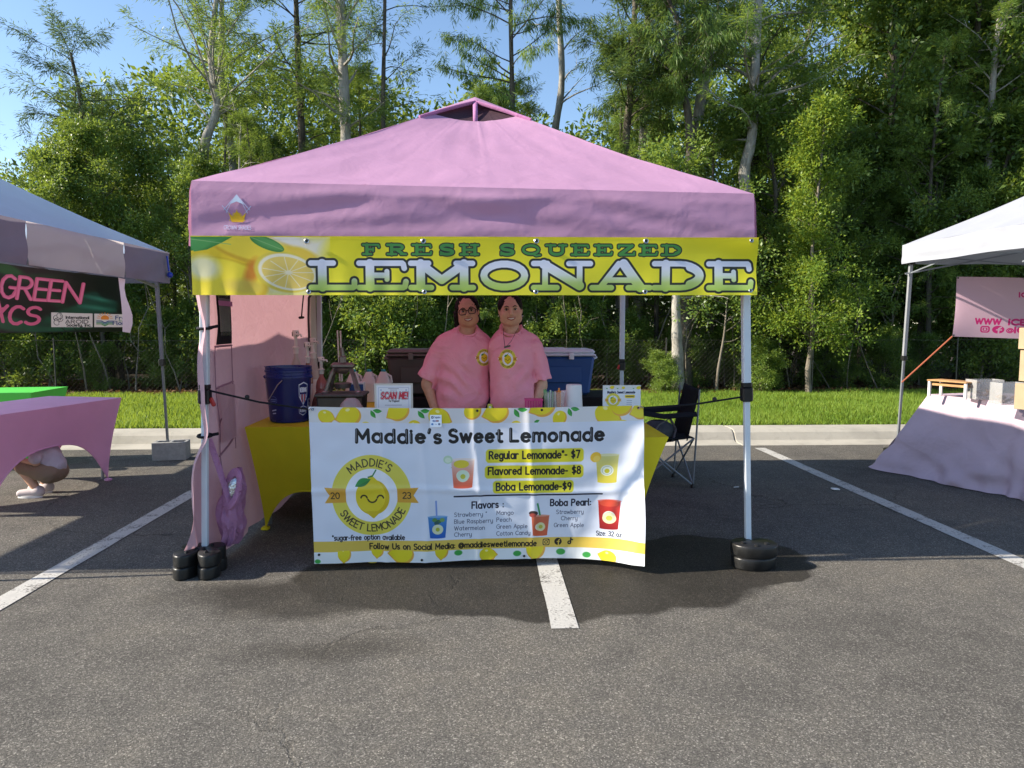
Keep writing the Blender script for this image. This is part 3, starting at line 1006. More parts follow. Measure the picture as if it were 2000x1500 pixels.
# ------------------------------------------------------------------ leaves by the thousand (numpy)
def leafmesh(name, P, D, N, L, W, mat, fold=.25, rnd=None):
    n = len(P)
    D = D / np.maximum(np.linalg.norm(D, axis=1, keepdims=True), 1e-6)
    S = np.cross(D, N)
    S /= np.maximum(np.linalg.norm(S, axis=1, keepdims=True), 1e-6)
    U = np.cross(S, D)
    L = np.asarray(L).reshape(-1, 1); W = np.asarray(W).reshape(-1, 1)
    v = np.empty((n, 4, 3), np.float32)
    v[:, 0] = P
    v[:, 1] = P + D * L * .45 + S * W * .5 + U * W * fold
    v[:, 2] = P + D * L - U * L * .10
    v[:, 3] = P + D * L * .45 - S * W * .5 + U * W * fold
    me = bpy.data.meshes.new(name)
    me.vertices.add(n * 4)
    me.vertices.foreach_set('co', v.ravel())
    me.loops.add(n * 4)
    me.loops.foreach_set('vertex_index', np.arange(n * 4, dtype=np.int32))
    me.polygons.add(n)
    me.polygons.foreach_set('loop_start', np.arange(0, n * 4, 4, dtype=np.int32))
    me.update(calc_edges=True)
    a = me.attributes.new('rnd', 'FLOAT', 'POINT')
    r = rnd if rnd is not None else RNG.random(n)
    a.data.foreach_set('value', np.repeat(r, 4).astype(np.float32))
    me.materials.append(mat)
    return me


RNG = np.random.default_rng(5)


def unit(a): return a / np.maximum(np.linalg.norm(a, axis=-1, keepdims=True), 1e-6)


def sprays(tw, per, kind, size=1.0):
    """tw: list of (base, tip, weight) twigs -> leaf arrays"""
    B = np.array([t[0] for t in tw]); T = np.array([t[1] for t in tw]); w = np.array([t[2] for t in tw])
    cnt = np.maximum(1, (per * 1.9 * w)).astype(int)
    idx = np.repeat(np.arange(len(tw)), cnt)
    n = len(idx)
    t = RNG.random(n) ** .75
    ax = T - B
    ln = np.linalg.norm(ax, axis=1)[idx]
    P = B[idx] + ax[idx] * t[:, None]
    axu = unit(ax)[idx]
    J = RNG.normal(size=(n, 3))
    clump = RNG.random(len(tw))[idx]
    if kind == 'feather':
        side = unit(np.cross(axu, np.array([0, 0, 1.])) + .01) * np.sign(RNG.random(n) - .5)[:, None]
        D = axu * .75 + side * .75 + J * .35 + np.array([0, 0, -.28])
        P = P + J * .045
        Lh = RNG.uniform(.07, .165, n) * size
        W = RNG.uniform(.010, .019, n) * size
        N = np.array([0, 0, 1.]) + RNG.normal(size=(n, 3)) * .5
    elif kind == 'droop':
        D = axu * .35 + J * .30 + np.array([0, 0, -.9])
        P = P + J * .04
        Lh = RNG.uniform(.08, .18, n) * size
        W = RNG.uniform(.010, .018, n) * size
        N = RNG.normal(size=(n, 3))
    else:
        D = axu * .5 + J * .8 + np.array([0, 0, .05])
        P = P + J * .07 * size
        Lh = RNG.uniform(.045, .088, n) * size
        W = Lh * RNG.uniform(.42, .6, n)
        N = np.array([0, -.2, .8]) + RNG.normal(size=(n, 3)) * .75
    r = np.clip(.55 * clump + .45 * RNG.random(n), 0, 1)
    return P, D, N, Lh, W, r


def bend(p0, p1, k=5, amp=.08, rr=random):
    p0, p1 = Vector(p0), Vector(p1)
    L = (p1 - p0).length
    o = Vector((rr.uniform(-1, 1), rr.uniform(-1, 1), rr.uniform(-.3, 1))) * amp * L
    o2 = Vector((rr.uniform(-1, 1), rr.uniform(-1, 1), rr.uniform(-1, 1))) * amp * .4 * L
    return [p0.lerp(p1, i / k) + o * math.sin(math.pi * i / k) * .8 + o2 * math.sin(2 * math.pi * i / k) for i in range(k + 1)]


def make_tree(path, r0, kind='feather', seed=0, lo=.3, nb=26, blen=1.6, per=34, up=.35, size=1.0, taper=.25, side=1.0, fork=None, sub=8, prof=None, base_flare=1.35):
    """trunk path in local metres; returns (wood MB, leaf arrays)"""
    rr = random.Random(seed)
    pts = [Vector(p) for p in path]
    wood = MB()
    n = len(pts)
    # resample smoothly
    fine = []
    for i in range(n - 1):
        a = pts[max(i - 1, 0)]; b = pts[i]; c = pts[i + 1]; d = pts[min(i + 2, n - 1)]
        for q in range(5):
            t = q / 5
            fine.append(.5 * ((2 * b) + (c - a) * t + (2 * a - 5 * b + 4 * c - d) * t * t + (3 * b - a - 3 * c + d) * t ** 3))
    fine.append(pts[-1])
    nf = len(fine)
    rad = []
    for i in range(nf):
        t = i / (nf - 1)
        q = r0 * (1 - t * (1 - taper)) * (1 + .07 * math.sin(i * 1.9 + seed))
        if t < .06: q *= 1 + (base_flare - 1) * (1 - t / .06)
        rad.append(q)
    wood.tube(fine, rad, 10)
    tw = []
    H = pts[-1].z
    for b in range(nb):
        t = lo + (1 - lo) * (b + rr.random()) / nb
        f = t * (nf - 1); i0 = min(int(f), nf - 2)
        p = fine[i0].lerp(fine[i0 + 1], f - i0)
        s = (t - lo) / (1 - lo)
        sh = prof(s) if prof else (math.sin(math.pi * min(1, (s * .86 + .14))) ** .7)
        L = blen * sh * rr.uniform(.6, 1.15) + .12
        az = rr.uniform(0, 2 * math.pi)
        el = up + rr.uniform(-.35, .45) + .4 * s
        d = Vector((math.cos(az) * math.cos(el), math.sin(az) * math.cos(el) * side, math.sin(el)))
        q = p + d * L
        br = bend(p, q, 5, .12, rr)
        rb = max(.007, rad[i0] * .34 * (L / blen) ** .5)
        wood.tube(br, [rb * (1 - .8 * k / 5) for k in range(6)], 5, cap=False)
        for s_ in range(sub):
            u = .25 + .75 * (s_ + rr.random()) / sub
            k0 = min(int(u * 5), 4)
            a = br[k0].lerp(br[k0 + 1], u * 5 - k0)
            d2 = (d + Vector((rr.uniform(-1, 1), rr.uniform(-1, 1), rr.uniform(-.7, .7))) * 1.1).normalized()
            l2 = rr.uniform(.22, .55) * (.6 + .5 * L / max(blen, .1)) * size
            e = a + d2 * l2 + Vector((0, 0, -.06 * l2))
            if kind != 'broad' and rr.random() < .35: wood.tube([a, a.lerp(e, .5) + Vector((0, 0, .02)), e], [.006, .004, .003], 3, cap=False)
            tw.append((tuple(a), tuple(e), rr.uniform(.35, 1.5)))
    arr = sprays(tw, per, kind, size) if tw else None
    return wood, arr


def tree_parts(wood, arr, matw, matl, root=None, names=('trunk', 'crown')):
    w = wood.build(names[0], matw, None, angle=60)
    w.parent = root
    if arr is not None:
        me = leafmesh(names[1], *arr[:5], matl, rnd=arr[5])
        o = bpy.data.objects.new(names[1], me)
        col.objects.link(o)
        o.parent = root
    return root


# ------------------------------------------------------------------ the wood behind the car park
def add_tree(name, X, Y, path, r0, label, cat='tree', group=None, matw='bark_pale', matl='leaf_feather', names=('trunk', 'crown'), **kw):
    root = empty(name, (X, Y, .1), label, cat, group)
    wood, arr = make_tree(path, r0, **kw)
    tree_parts(wood, arr, M[matw], M[matl], root, names)
    return root


spread = lambda s: (1 - .55 * s) if s > .12 else .5
# distinct trees whose trunks show in the photograph
add_tree('cypress_tree', -5.8, 15, [(0, 0, 0), (.12, 0, 2.4), (.1, 0, 4.2), (.16, 0, 5.0), (.42, 0, 5.7), (.33, 0, 6.7), (.55, 0, 8.6), (.4, 0, 11)], .14,
         'pale cypress with crooked forking trunk and long spreading limbs, left of the canopy', seed=3, lo=.50, nb=32, blen=3.0, per=30, up=.55, taper=.2, prof=spread, sub=9)
add_tree('cypress_tree', -5.35, 16, [(0, 0, 0), (-.05, 0, 3), (-.1, 0, 4.9), (-.28, 0, 6.6), (-.2, 0, 8.4), (-.1, 0, 11.5)], .115,
         'slim straight cypress just right of the crooked forking one', seed=5, lo=.45, nb=32, blen=1.6, per=30, up=.3)
add_tree('cypress_tree', -3.95, 16, [(0, 0, 0), (.05, 0, 3), (0, 0, 5.6), (-.05, 0, 8.3), (0, 0, 11)], .12,
         'brown-trunked cypress half hidden by feathery foliage above the left canopy slope', seed=8, lo=.45, nb=32, blen=1.7, per=32, up=.25, matw='bark_dark')
add_tree('cypress_tree', -2.85, 15, [(0, 0, 0), (.02, 0, 3), (.04, 0, 5.2), (-.02, 0, 7.9), (-.05, 0, 11.2)], .155,
         'tall straight pale cypress rising above the left half of the pink canopy, thickest trunk there', seed=11, lo=.50, nb=35, blen=1.75, per=30, up=.4, taper=.4)
add_tree('cypress_tree', -3.4, 17.5, [(0, 0, 0), (.05, 0, 3), (.12, 0, 6), (0, 0, 8.5)], .10,
         'thin cypress with a tuft of airplants, close behind the thickest pale trunk', seed=13, lo=.5, nb=18, blen=1.3, per=28, up=.3)
add_tree('cypress_tree', -2.08, 15.4, [(0, 0, 0), (.03, 0, 3), (-.02, 0, 5.6), (.05, 0, 8), (.05, 0, 10)], .075,
         'slender open cypress standing against blue sky left of the canopy peak', seed=17, lo=.5, nb=17, blen=1.3, per=24, up=.3, matw='bark_dark')
add_tree('cypress_tree', .55, 15.2, [(0, 0, 0), (.03, 0, 3), (.06, 0, 5.6), (.02, 0, 8), (.1, 0, 11)], .09,
         'weeping cypress with hanging tufts directly above the canopy peak', seed=19, lo=.47, nb=40, blen=1.5, per=38, up=.2, kind='droop', matw='bark_dark')
add_tree('dead_tree', 1.55, 17, [(0, 0, 0), (.1, 0, 3), (.0, 0, 4.6), (.12, 0, 5.8), (.28, 0, 7.0), (.2, 0, 8.8), (.25, 0, 11)], .12,
         'bare pale trunk with a few dead twigs against the sky right of the canopy peak', seed=23, lo=.55, nb=10, blen=1.3, per=3, up=.5, taper=.45)
add_tree('pine_tree', 2.75, 14, [(0, 0, 0), (0, 0, 3), (.0, 0, 4.7), (.1, 0, 6), (.15, 0, 7.8), (.1, 0, 10.5)], .115,
         'dark-trunked pine with long blue-green needles above the right slope of the pink canopy', seed=29, lo=.45, nb=35, blen=1.3, per=42, up=.5, matl='leaf_feather2', matw='bark_dark', size=1.15)
add_tree('cypress_tree', 3.25, 15, [(0, 0, 0), (.02, 0, 4), (.1, 0, 6), (.12, 0, 8), (.1, 0, 11)], .12,
         'moss-hung cypress with yellow-green drooping tufts beside the long-needled pine', seed=31, lo=.40, nb=37, blen=1.2, per=44, up=.1, kind='droop')
add_tree('cypress_tree', 3.9, 13.6, [(0, 0, 0), (0, 0, 2.4), (.02, 0, 4.2), (-.02, 0, 5.0), (-.12, 0, 5.6), (-.3, 0, 6.1), (-.2, 0, 6.7), (-.5, 0, 7.4)], .115,
         'crooked cypress with wriggling dark trunk above the right end of the pink canopy', seed=37, lo=.52, nb=29, blen=1.6, per=36, up=.2, kind='droop', matw='bark_dark', prof=spread)
add_tree('cypress_tree', 4.3, 14.8, [(0, 0, 0), (0, 0, 3), (.1, 0, 5.5), (.3, 0, 7), (.15, 0, 8.2), (.4, 0, 11)], .15,
         'stout leaning cypress trunk with a woody burl high up, behind the crooked one', seed=41, lo=.5, nb=29, blen=1.6, per=32, up=.4, taper=.5)
add_tree('cypress_tree', 5.1, 14, [(0, 0, 0), (.05, 0, 2.4), (.05, 0, 3.6), (.0, 0, 4.3), (.13, 0, 5.0), (.15, 0, 6.2), (.2, 0, 8), (.3, 0, 11)], .135,
         'tall grey cypress trunk right behind the front right corner of the pink canopy', seed=43, lo=.52, nb=37, blen=2.0, per=38, up=.35, taper=.5, kind='feather')
add_tree('cypress_tree', 5.85, 15.2, [(0, 0, 0), (-.05, 0, 3), (-.1, 0, 5.5), (-.1, 0, 8), (0, 0, 11)], .12,
         'dark cypress trunk showing near the top of the frame right of the tall grey one', seed=47, lo=.5, nb=37, blen=2.0, per=40, up=.3, matl='leaf_feather2', matw='bark_dark')
add_tree('cypress_tree', 10.3, 14.6, [(0, 0, 0), (.1, 0, 3), (.12, 0, 5), (.15, 0, 7), (.3, 0, 9)], .11,
         'grey cypress with wind-swept light green plumes at the right edge of the photograph', seed=53, lo=.50, nb=32, blen=2.2, per=40, up=.35, prof=spread)
add_tree('oak_tree', 3.62, 13.15, [(0, 0, 0), (.0, 0, .6), (-.03, 0, 1.2), (-.05, 0, 2.0), (.02, 0, 3.2), (-.1, 0, 4.2)], .135,
         'pale thick-trunked tree rising from the verge under the right end of the yellow banner', matw='bark_pale', matl='leaf_broad', seed=59, lo=.55, nb=18, blen=1.3, per=42, up=.3, kind='broad', base_flare=1.5)
add_tree('sapling', 5.86, 12.55, [(0, 0, 0), (-.03, 0, .5), (.02, 0, 1.0), (.02, 0, 1.5), (-.03, 0, 2.6), (.05, 0, 3.8), (.12, 0, 5.0)], .055,
         'young light green tree with slender pale trunk between the pink and white tents', matw='bark_thin', matl='leaf_young', seed=61, lo=.31, nb=58, blen=.84, per=30, up=.35, kind='broad',
         prof=lambda s: (.75 + .35 * math.sin(s * 9)) * (1 - s) ** .55 + .08, size=.85, base_flare=1.2)
add_tree('sapling', 4.28, 12.9, [(0, 0, 0), (.03, 0, .5), (.12, 0, 1.1), (.16, 0, 1.7), (.2, 0, 2.4)], .03,
         'thin sapling with a few leafy twigs beside the front right pole of the pink tent', matw='bark_thin', matl='leaf_under', seed=67, lo=.45, nb=14, blen=.7, per=14, up=.3, kind='broad', base_flare=1.1)
add_tree('dead_tree', -4.75, 14.2, [(0, 0, 0), (.05, 0, 2.5), (.03, 0, 4.0), (.1, 0, 5.2)], .05,
         'thin bleached dead stem standing in the foliage left of the canopy slope', matw='bark_pale', matl='leaf_feather', seed=71, lo=.6, nb=7, blen=.6, per=3, up=.3, taper=.2)
add_tree('cypress_tree', -8.0, 15.5, [(0, 0, 0), (-.1, 0, 3), (-.3, 0, 5), (-.35, 0, 6), (-.5, 0, 6.9)], .10,
         'dark-crowned cypress leaning left, tallest against the sky at the far left', matw='bark_dark', matl='leaf_feather2', seed=73, lo=.45, nb=20, blen=1.7, per=34, up=.1, prof=spread)
add_tree('cypress_tree', -9.4, 17, [(0, 0, 0), (.1, 0, 3), (.0, 0, 5), (.15, 0, 6.6)], .07,
         'sparse thin cypress with airy horizontal twigs against the left sky', matw='bark_thin', matl='leaf_feather2', seed=79, lo=.5, nb=15, blen=1.1, per=7, up=.05)
add_tree('pine_tree', -13.3, 15.5, [(0, 0, 0), (.0, 0, 3), (.1, 0, 6), (.0, 0, 9)], .13,
         'dark pine whose branch tips reach in at the left edge of the photograph', matw='bark_dark', matl='leaf_feather2', seed=83, lo=.45, nb=35, blen=2.3, per=40, up=.1)

# prototypes of the repeated forest trees, then copies
def protos(n, name, label, group, **kw):
    out = []
    for i in range(n):
        k = dict(kw); H = k.pop('H'); rr = random.Random(i * 7 + len(name))
        h = H * rr.uniform(.9, 1.1)
        path = [(0, 0, 0), (rr.uniform(-.15, .15), 0, h * .3), (rr.uniform(-.3, .3), 0, h * .65), (rr.uniform(-.3, .3), 0, h)]
        o = add_tree(name, 0, -900, path, k.pop('r0'), label, group=group, seed=i * 31 + 100, **k)
        out.append([o, False])
    return out


def plant(pr, X, Y, s=1.0, sz=1.0, rz=None, label=None):
    p = random.choice(pr)
    if p[1]: o = copy_tree(p[0])
    else: o = p[0]; p[1] = True
    o.location = (X, Y, .08)
    o.rotation_euler = (0, 0, random.uniform(0, 6.28) if rz is None else rz)
    o.scale = (s, s, s * sz)
    if label: o['label'] = label
    return o


feat = protos(5, 'cypress_tree', 'feathery yellow-green cypress standing in the wood behind the tents', 'feathery cypress trees filling the wood', H=8.5, r0=.09, matw='bark_dark', lo=.20, nb=46, blen=1.5, per=40, up=.25, kind='feather')
feat2 = protos(3, 'pine_tree', 'blue-green pine standing in the wood behind the tents', 'blue-green pines filling the wood', H=9.5, r0=.10, matw='bark_dark', matl='leaf_feather2', lo=.3, nb=36, blen=1.5, per=40, up=.3, kind='feather')
broad = protos(5, 'bay_tree', 'dense dark glossy-leaved tree in the wood behind the tents', 'glossy broadleaf trees filling the wood', H=5.6, r0=.08, matw='bark_dark', matl='leaf_broad', lo=.26, nb=48, blen=1.5, per=42, up=.3, kind='broad', size=1.05)
bush = protos(5, 'bush', 'leafy green bush at the shaded edge of the wood', 'bushes along the edge of the wood', H=2.0, r0=.03, cat='bush', matw='bark_thin', matl='leaf_under', names=('stems', 'leaves'), lo=.06, nb=34, blen=.85, per=36, up=.4, kind='broad', size=.85, base_flare=1.)

def top_limit(X, Y):
    """height of the tree line seen from the car park at bearing X/Y (open sky at the upper left)"""
    px = 1000 + FPX * (X / Y - .039)
    pts = [(-400, 300), (0, 360), (120, 330), (200, 150), (330, 120), (420, 60), (560, 60), (760, 130), (830, 215), (900, 130), (1000, 110), (1060, 230), (1180, 200), (1300, 120), (1500, 60), (1640, 120), (1700, 140), (1760, -60), (2400, -200)]
    for (a, b), (c, d) in zip(pts[:-1], pts[1:]):
        if a <= px <= c:
            y = b + (d - b) * (px - a) / (c - a)
            break
    else: y = 100
    return CAM_H + Y * (635 - y) / 1360.


random.seed(21)
for row, (Y0, n) in enumerate(((14.8, 13), (16.6, 14), (18.6, 15))):
    for i in range(n):
        W = Y0 * .80
        X = -W + 2 * W * (i + .5) / n + random.uniform(-.35, .35)
        Y = Y0 + random.uniform(-.5, .5)
        lim = top_limit(X, Y)
        right = X / Y > .33
        if random.random() < (.80 if not right else .35):
            pr, H = (feat, 8.5) if random.random() < .7 else (feat2, 9.5)
            s = min(1.15, lim / (H + .8) * random.uniform(.68, 1.0))
            plant(pr, X, Y, max(s, .4), 1.0)
        else:
            s = lim / 6.6 * random.uniform(.62, .95)
            s = min(max(s, .5), 1.7)
            plant(broad, X, Y, s, 1.0)
for (X, Y, s) in ((9.2, 16.2, 1.62), (10.6, 15.4, 1.65), (12.2, 16.6, 1.7), (8.0, 17.8, 1.6), (13.6, 17.4, 1.7), (11.2, 18.6, 1.7), (15.6, 15.8, 1.5), (17.8, 16.4, 1.6), (20.2, 17.2, 1.6), (-13.6, 15.6, .8), (-15.8, 16.2, .9), (-18.2, 16.8, .9)):
    plant(broad, X, Y, s, 1.05)
# lower broadleaf screen
for i in range(17):
    X = -11.2 + i * 1.42 + random.uniform(-.4, .4)
    Y = 14.0 + random.uniform(-.3, .5)
    plant(broad if random.random() < .6 else feat, X, Y, random.uniform(.55, .74), random.uniform(.95, 1.15))
# edge bushes
for i in range(24):
    X = -9.8 + i * .85 + random.uniform(-.3, .3)
    Y = 13.5 + random.uniform(-.1, .7)
    s = random.choice((.4, .55, .7, .9))
    if -2.9 < X < .2: s = random.uniform(.9, 1.25)
    if 9.3 < X: s = 1.1
    o = plant(bush, X, Y, s, random.uniform(.9, 1.15))
plant(bush, 3.25, 12.95, .42, .9, label='small bright bush at the foot of the pale thick trunk')
plant(bush, 5.05, 12.9, .5, .9, label='low bush with reddish leaf litter left of the young light green tree')

# thin bare stems along the shaded edge
def stem(seed):
    rr = random.Random(seed)
    m = MB()
    h = rr.uniform(1.6, 3.2)
    pts = [Vector((0, 0, 0))]
    for k in range(5):
        pts.append(pts[-1] + Vector((rr.uniform(-.16, .16), rr.uniform(-.1, .1), h / 5)))
    m.tube(pts, [rr.uniform(.009, .018) * (1 - .12 * k) for k in range(6)], 5)
    for b in range(3):
        p = pts[rr.randint(2, 4)]
        m.tube(bend(p, p + Vector((rr.uniform(-.5, .5), rr.uniform(-.3, .3), rr.uniform(.1, .6))), 3, .2, rr), [.007, .005, .004, .002], 4, cap=False)
    return m
stems = []
for i in range(6):
    o = stem(i * 3 + 1).build('bare_stem', M['bark_thin'])
    tag(o, 'thin pale bare stem rising from the shaded floor of the wood edge', 'stem', 'bare stems at the edge of the wood')
    stems.append([o, False])
random.seed(5)
for i in range(44):
    p = random.choice(stems)
    if p[1]: o = p[0].copy(); col.objects.link(o)
    else: o = p[0]; p[1] = True
    o.location = (-7.8 + i * .37 + random.uniform(-.2, .2), 13.1 + random.uniform(0, 1.0), .08)
    o.rotation_euler = (random.uniform(-.12, .12), random.uniform(-.25, .25), random.uniform(0, 6.28))
    sx = random.uniform(.7, 1.2); o.scale = (sx, sx, sx)
for p in stems + feat + feat2 + broad + bush:
    pr = p[0] if isinstance(p[0], bpy.types.Object) else p
    if not p[1]:
        for c in list(pr.children): bpy.data.objects.remove(c)
        bpy.data.objects.remove(pr)

# the mass of foliage farther in, reads as one
def mass():
    nC = 9800
    C = np.empty((nC, 3))
    C[:, 1] = RNG.uniform(19.5, 24, nC)
    C[:, 0] = RNG.uniform(-1, 1, nC) * C[:, 1] * 1.15
    lim = np.array([top_limit(a, b) for a, b in C[:, :2]])
    C[:, 2] = .1 + (lim * .86) * RNG.random(nC) ** 1.25
    tw = [(c, c + RNG.normal(size=3) * .35 + np.array([0, 0, .1]), RNG.uniform(.5, 1.5)) for c in C]
    P, D, N, L, W, r = sprays(tw, 15, 'broad', 2.6)
    me = leafmesh('distant_foliage', P, D, N, L, W, M['leaf_under'], rnd=r)
    o = bpy.data.objects.new('distant_foliage', me); col.objects.link(o)
    tag(o, 'deep mass of foliage far inside the wood behind the trees', 'foliage', kind='stuff')
mass()

# ------------------------------------------------------------------ grass blades
def grass():
    n = 195000
    X = RNG.uniform(-9.6, 10.4, n)
    Y = 8.74 + 4.15 * RNG.random(n) ** 1.0
    ck = np.array([noise.noise(Vector((x * 1.3, y * 1.3, 1))) for x, y in zip(X[::50], Y[::50])])
    patch = np.repeat(ck, 50)[:n]
    keep = ~((X < -4.75) & (X > -5.8) & (Y > 8.85) & (Y < 9.42))
    X, Y = X[keep], Y[keep]; n = len(X)
    Z = np.full(n, .125) + .03 * (Y - 8.74) / 4.1
    P = np.stack([X, Y, Z], 1)
    bare = .5 + .5 * np.sin(X * 1.7 + 2 * np.sin(Y * 1.1)) * np.sin(Y * 2.3 + X * .6)
    h = RNG.uniform(.05, .115, n) * (.65 + .45 * bare)
    th = RNG.uniform(0, 2 * np.pi, n)
    ln = RNG.uniform(.1, .75, n)
    D = np.stack([np.cos(th) * ln, np.sin(th) * ln, np.ones(n)], 1)
    th2 = RNG.uniform(0, 2 * np.pi, n)
    N = np.stack([np.cos(th2), np.sin(th2), np.zeros(n)], 1)
    r = np.clip(RNG.random(n) * .6 + .4 * bare, 0, 1)
    me = leafmesh('grass', P, D, N, h, RNG.uniform(.007, .013, n), M['grass'], fold=.1, rnd=r)
    o = bpy.data.objects.new('grass', me); col.objects.link(o)
    tag(o, 'bright green mown grass on the verge behind the kerb', 'grass', kind='stuff')
grass()

# fallen leaves lying on the wood floor
def litter():
    n = 26000
    X = RNG.uniform(-11, 12, n); Y = RNG.uniform(12.6, 16, n)
    P = np.stack([X, Y, np.full(n, .16) + RNG.random(n) * .04], 1)
    D = RNG.normal(size=(n, 3)) * np.array([1, 1, .25]); N = np.array([0, 0, 1.]) + RNG.normal(size=(n, 3)) * .4
    L = RNG.uniform(.05, .11, n)
    me = leafmesh('leaf_litter', P, D, N, L, L * .5, M['litter'])
    o = bpy.data.objects.new('leaf_litter', me); col.objects.link(o)
    tag(o, 'brown fallen leaves on the floor of the wood', 'leaves', kind='stuff')
M['litter'] = leafmat('dry_leaf', (.05, .028, .015), (.13, .07, .035), (.26, .15, .08), .2, .8, .2)
litter()

# ------------------------------------------------------------------ wire fence at the wood edge
fence = empty('wire_fence', (0, 13.05, .12), 'low dark chain-link fence running along the edge of the wood', 'fence')
random.seed(9)
m = MB()
m.tube([(x_, 12.95 + random.uniform(-.01, .01), 1.13 + random.uniform(-.012, .012)) for x_ in np.arange(-11, 12.1, .75)], .0028, 4)
m.build('top_wire', M['dark_metal'], fence)
m = MB()
for i in range(-11, 12, 1):
    pass
x_ = -11.0
hh = .98
vs = []
while x_ < 12:
    for sgn in (-1, 1):
        a = Vector((x_, 12.955 + sgn * .002, .15)); b = Vector((x_ + sgn * hh * .95, 12.955 + sgn * .002, .15 + hh))
        m.tube([a, b], .0009, 3, cap=False)
    x_ += .085
m.build('chain_link', M['dark_metal'], fence, smooth=False, kind='stuff')
for i in range(9):
    m = MB(); m.tube([(-10.4 + i * 2.75, 12.96, .05), (-10.4 + i * 2.75, 12.96, 1.17)], .013, 8)
    m.build('fence_post', M['dark_metal'], fence)


# ------------------------------------------------------------------ pink pop-up tent
FL, FR = Vector((-1.565, 3.95, 2.172)), Vector((1.495, 3.95, 2.125))
BL, BR = Vector((-1.60, 6.95, 2.15)), Vector((1.40, 6.95, 2.12))
PK = Vector((-.06, 5.38, 3.04))
tent = empty('canopy_tent', (-.06, 5.4, 0), 'pink pop-up canopy tent with a peaked vented top over the lemonade stand', 'tent')


def fn(x, y, z=0, s=1): return noise.noise(Vector((x * s, y * s, z)))


def slope(a, b, sid):
    out = Vector(((a + b) / 2 - PK)); out.z = 0; out.normalize()
    def f(u, v):
        s = v * .80
        p = a.lerp(b, u).lerp(PK, s)
        sag = -.045 * v ** 5 * math.sin(math.pi * u) - .035 * math.sin(math.pi * u) ** .6 * math.sin(math.pi * min(1, v * 1.0)) - .020 * math.sin(math.pi * v)
        w = (.010 * fn(u * 5, v * 3, sid) + .005 * fn(u * 16, v * 5, sid + 3)) * (1 - .6 * v)
        w *= min(1, v * 12)
        # gathers running out of the corners
        for (uu, sg) in ((0, 1), (1, -1)):
            d = abs(u - uu)
            w += .014 * math.exp(-d * 4) * math.sin((v * 26 + d * 6)) * math.exp(-v * 7) * (1 - math.exp(-d * 30)) * min(1, v * 12)
        w += min(1, v * 12) * .0025 * math.exp(-((u - .52 - .015 * v) / .005) ** 2) + .0015 * math.exp(-((u - .30) / .005) ** 2) + .0015 * math.exp(-((u - .69) / .005) ** 2)
        return p + Vector((0, 0, sag + w))
    return f


for sid, (a, b) in enumerate(((FL, FR), (FR, BR), (BR, BL), (BL, FL))):
    m = MB(); m.grid(slope(a, b, sid * 7.3), 96, 44)
    m.build('roof_panel', M['roof_pink'], tent, angle=80)


def valance(a, b, sid, drop=.345):
    out = Vector((b - a)).cross(Vector((0, 0, 1))); out.z = 0; out.normalize()
    def f(u, v):
        p = a.lerp(b, u)
        y = v * drop
        w = .009 * fn(u * 4, v * 1.2, sid + 9) + .006 * fn(u * 11 + v * 3, v * 4, sid + 2) + .0028 * fn(u * 45 + v * 7, v * 9, sid) + .002 * fn(u * 20, v * 16, sid + 6)
        # long drag folds hanging from the two truss clips
        for (uc, sg, k) in ((.36, -1, .25), (.36, 1, .16), (.675, 1, .42), (.675, -1, .22)):
            du = (u - uc) * sg
            if du > 0:
                q = v - du * (1.9 if k > .3 else 1.3)
                w += .021 * math.exp(-(q / .13) ** 2) * math.exp(-du * 2.2) * min(1, du * 14)
                w -= .018 * math.exp(-((q - .24) / .12) ** 2) * math.exp(-du * 2.2) * min(1, du * 14)
        w += .016 * math.exp(-((v - .82 + .25 * (u - .1)) / .10) ** 2) * math.exp(-((u - .22) / .22) ** 2)
        w *= math.sin(math.pi * min(1, max(0, u * 12))) if u < .04 else 1
        return p + out * ((w * .45 + .010) * min(1, v * 6) + .02 * v) + Vector((0, 0, -y))
    return f


for sid, (a, b) in enumerate(((FL, FR), (FR, BR), (BR, BL), (BL, FL))):
    m = MB(); m.grid(valance(a, b, sid * 3.1), 150, 26)
    m.build('valance', M['roof_pink'], tent, angle=80)

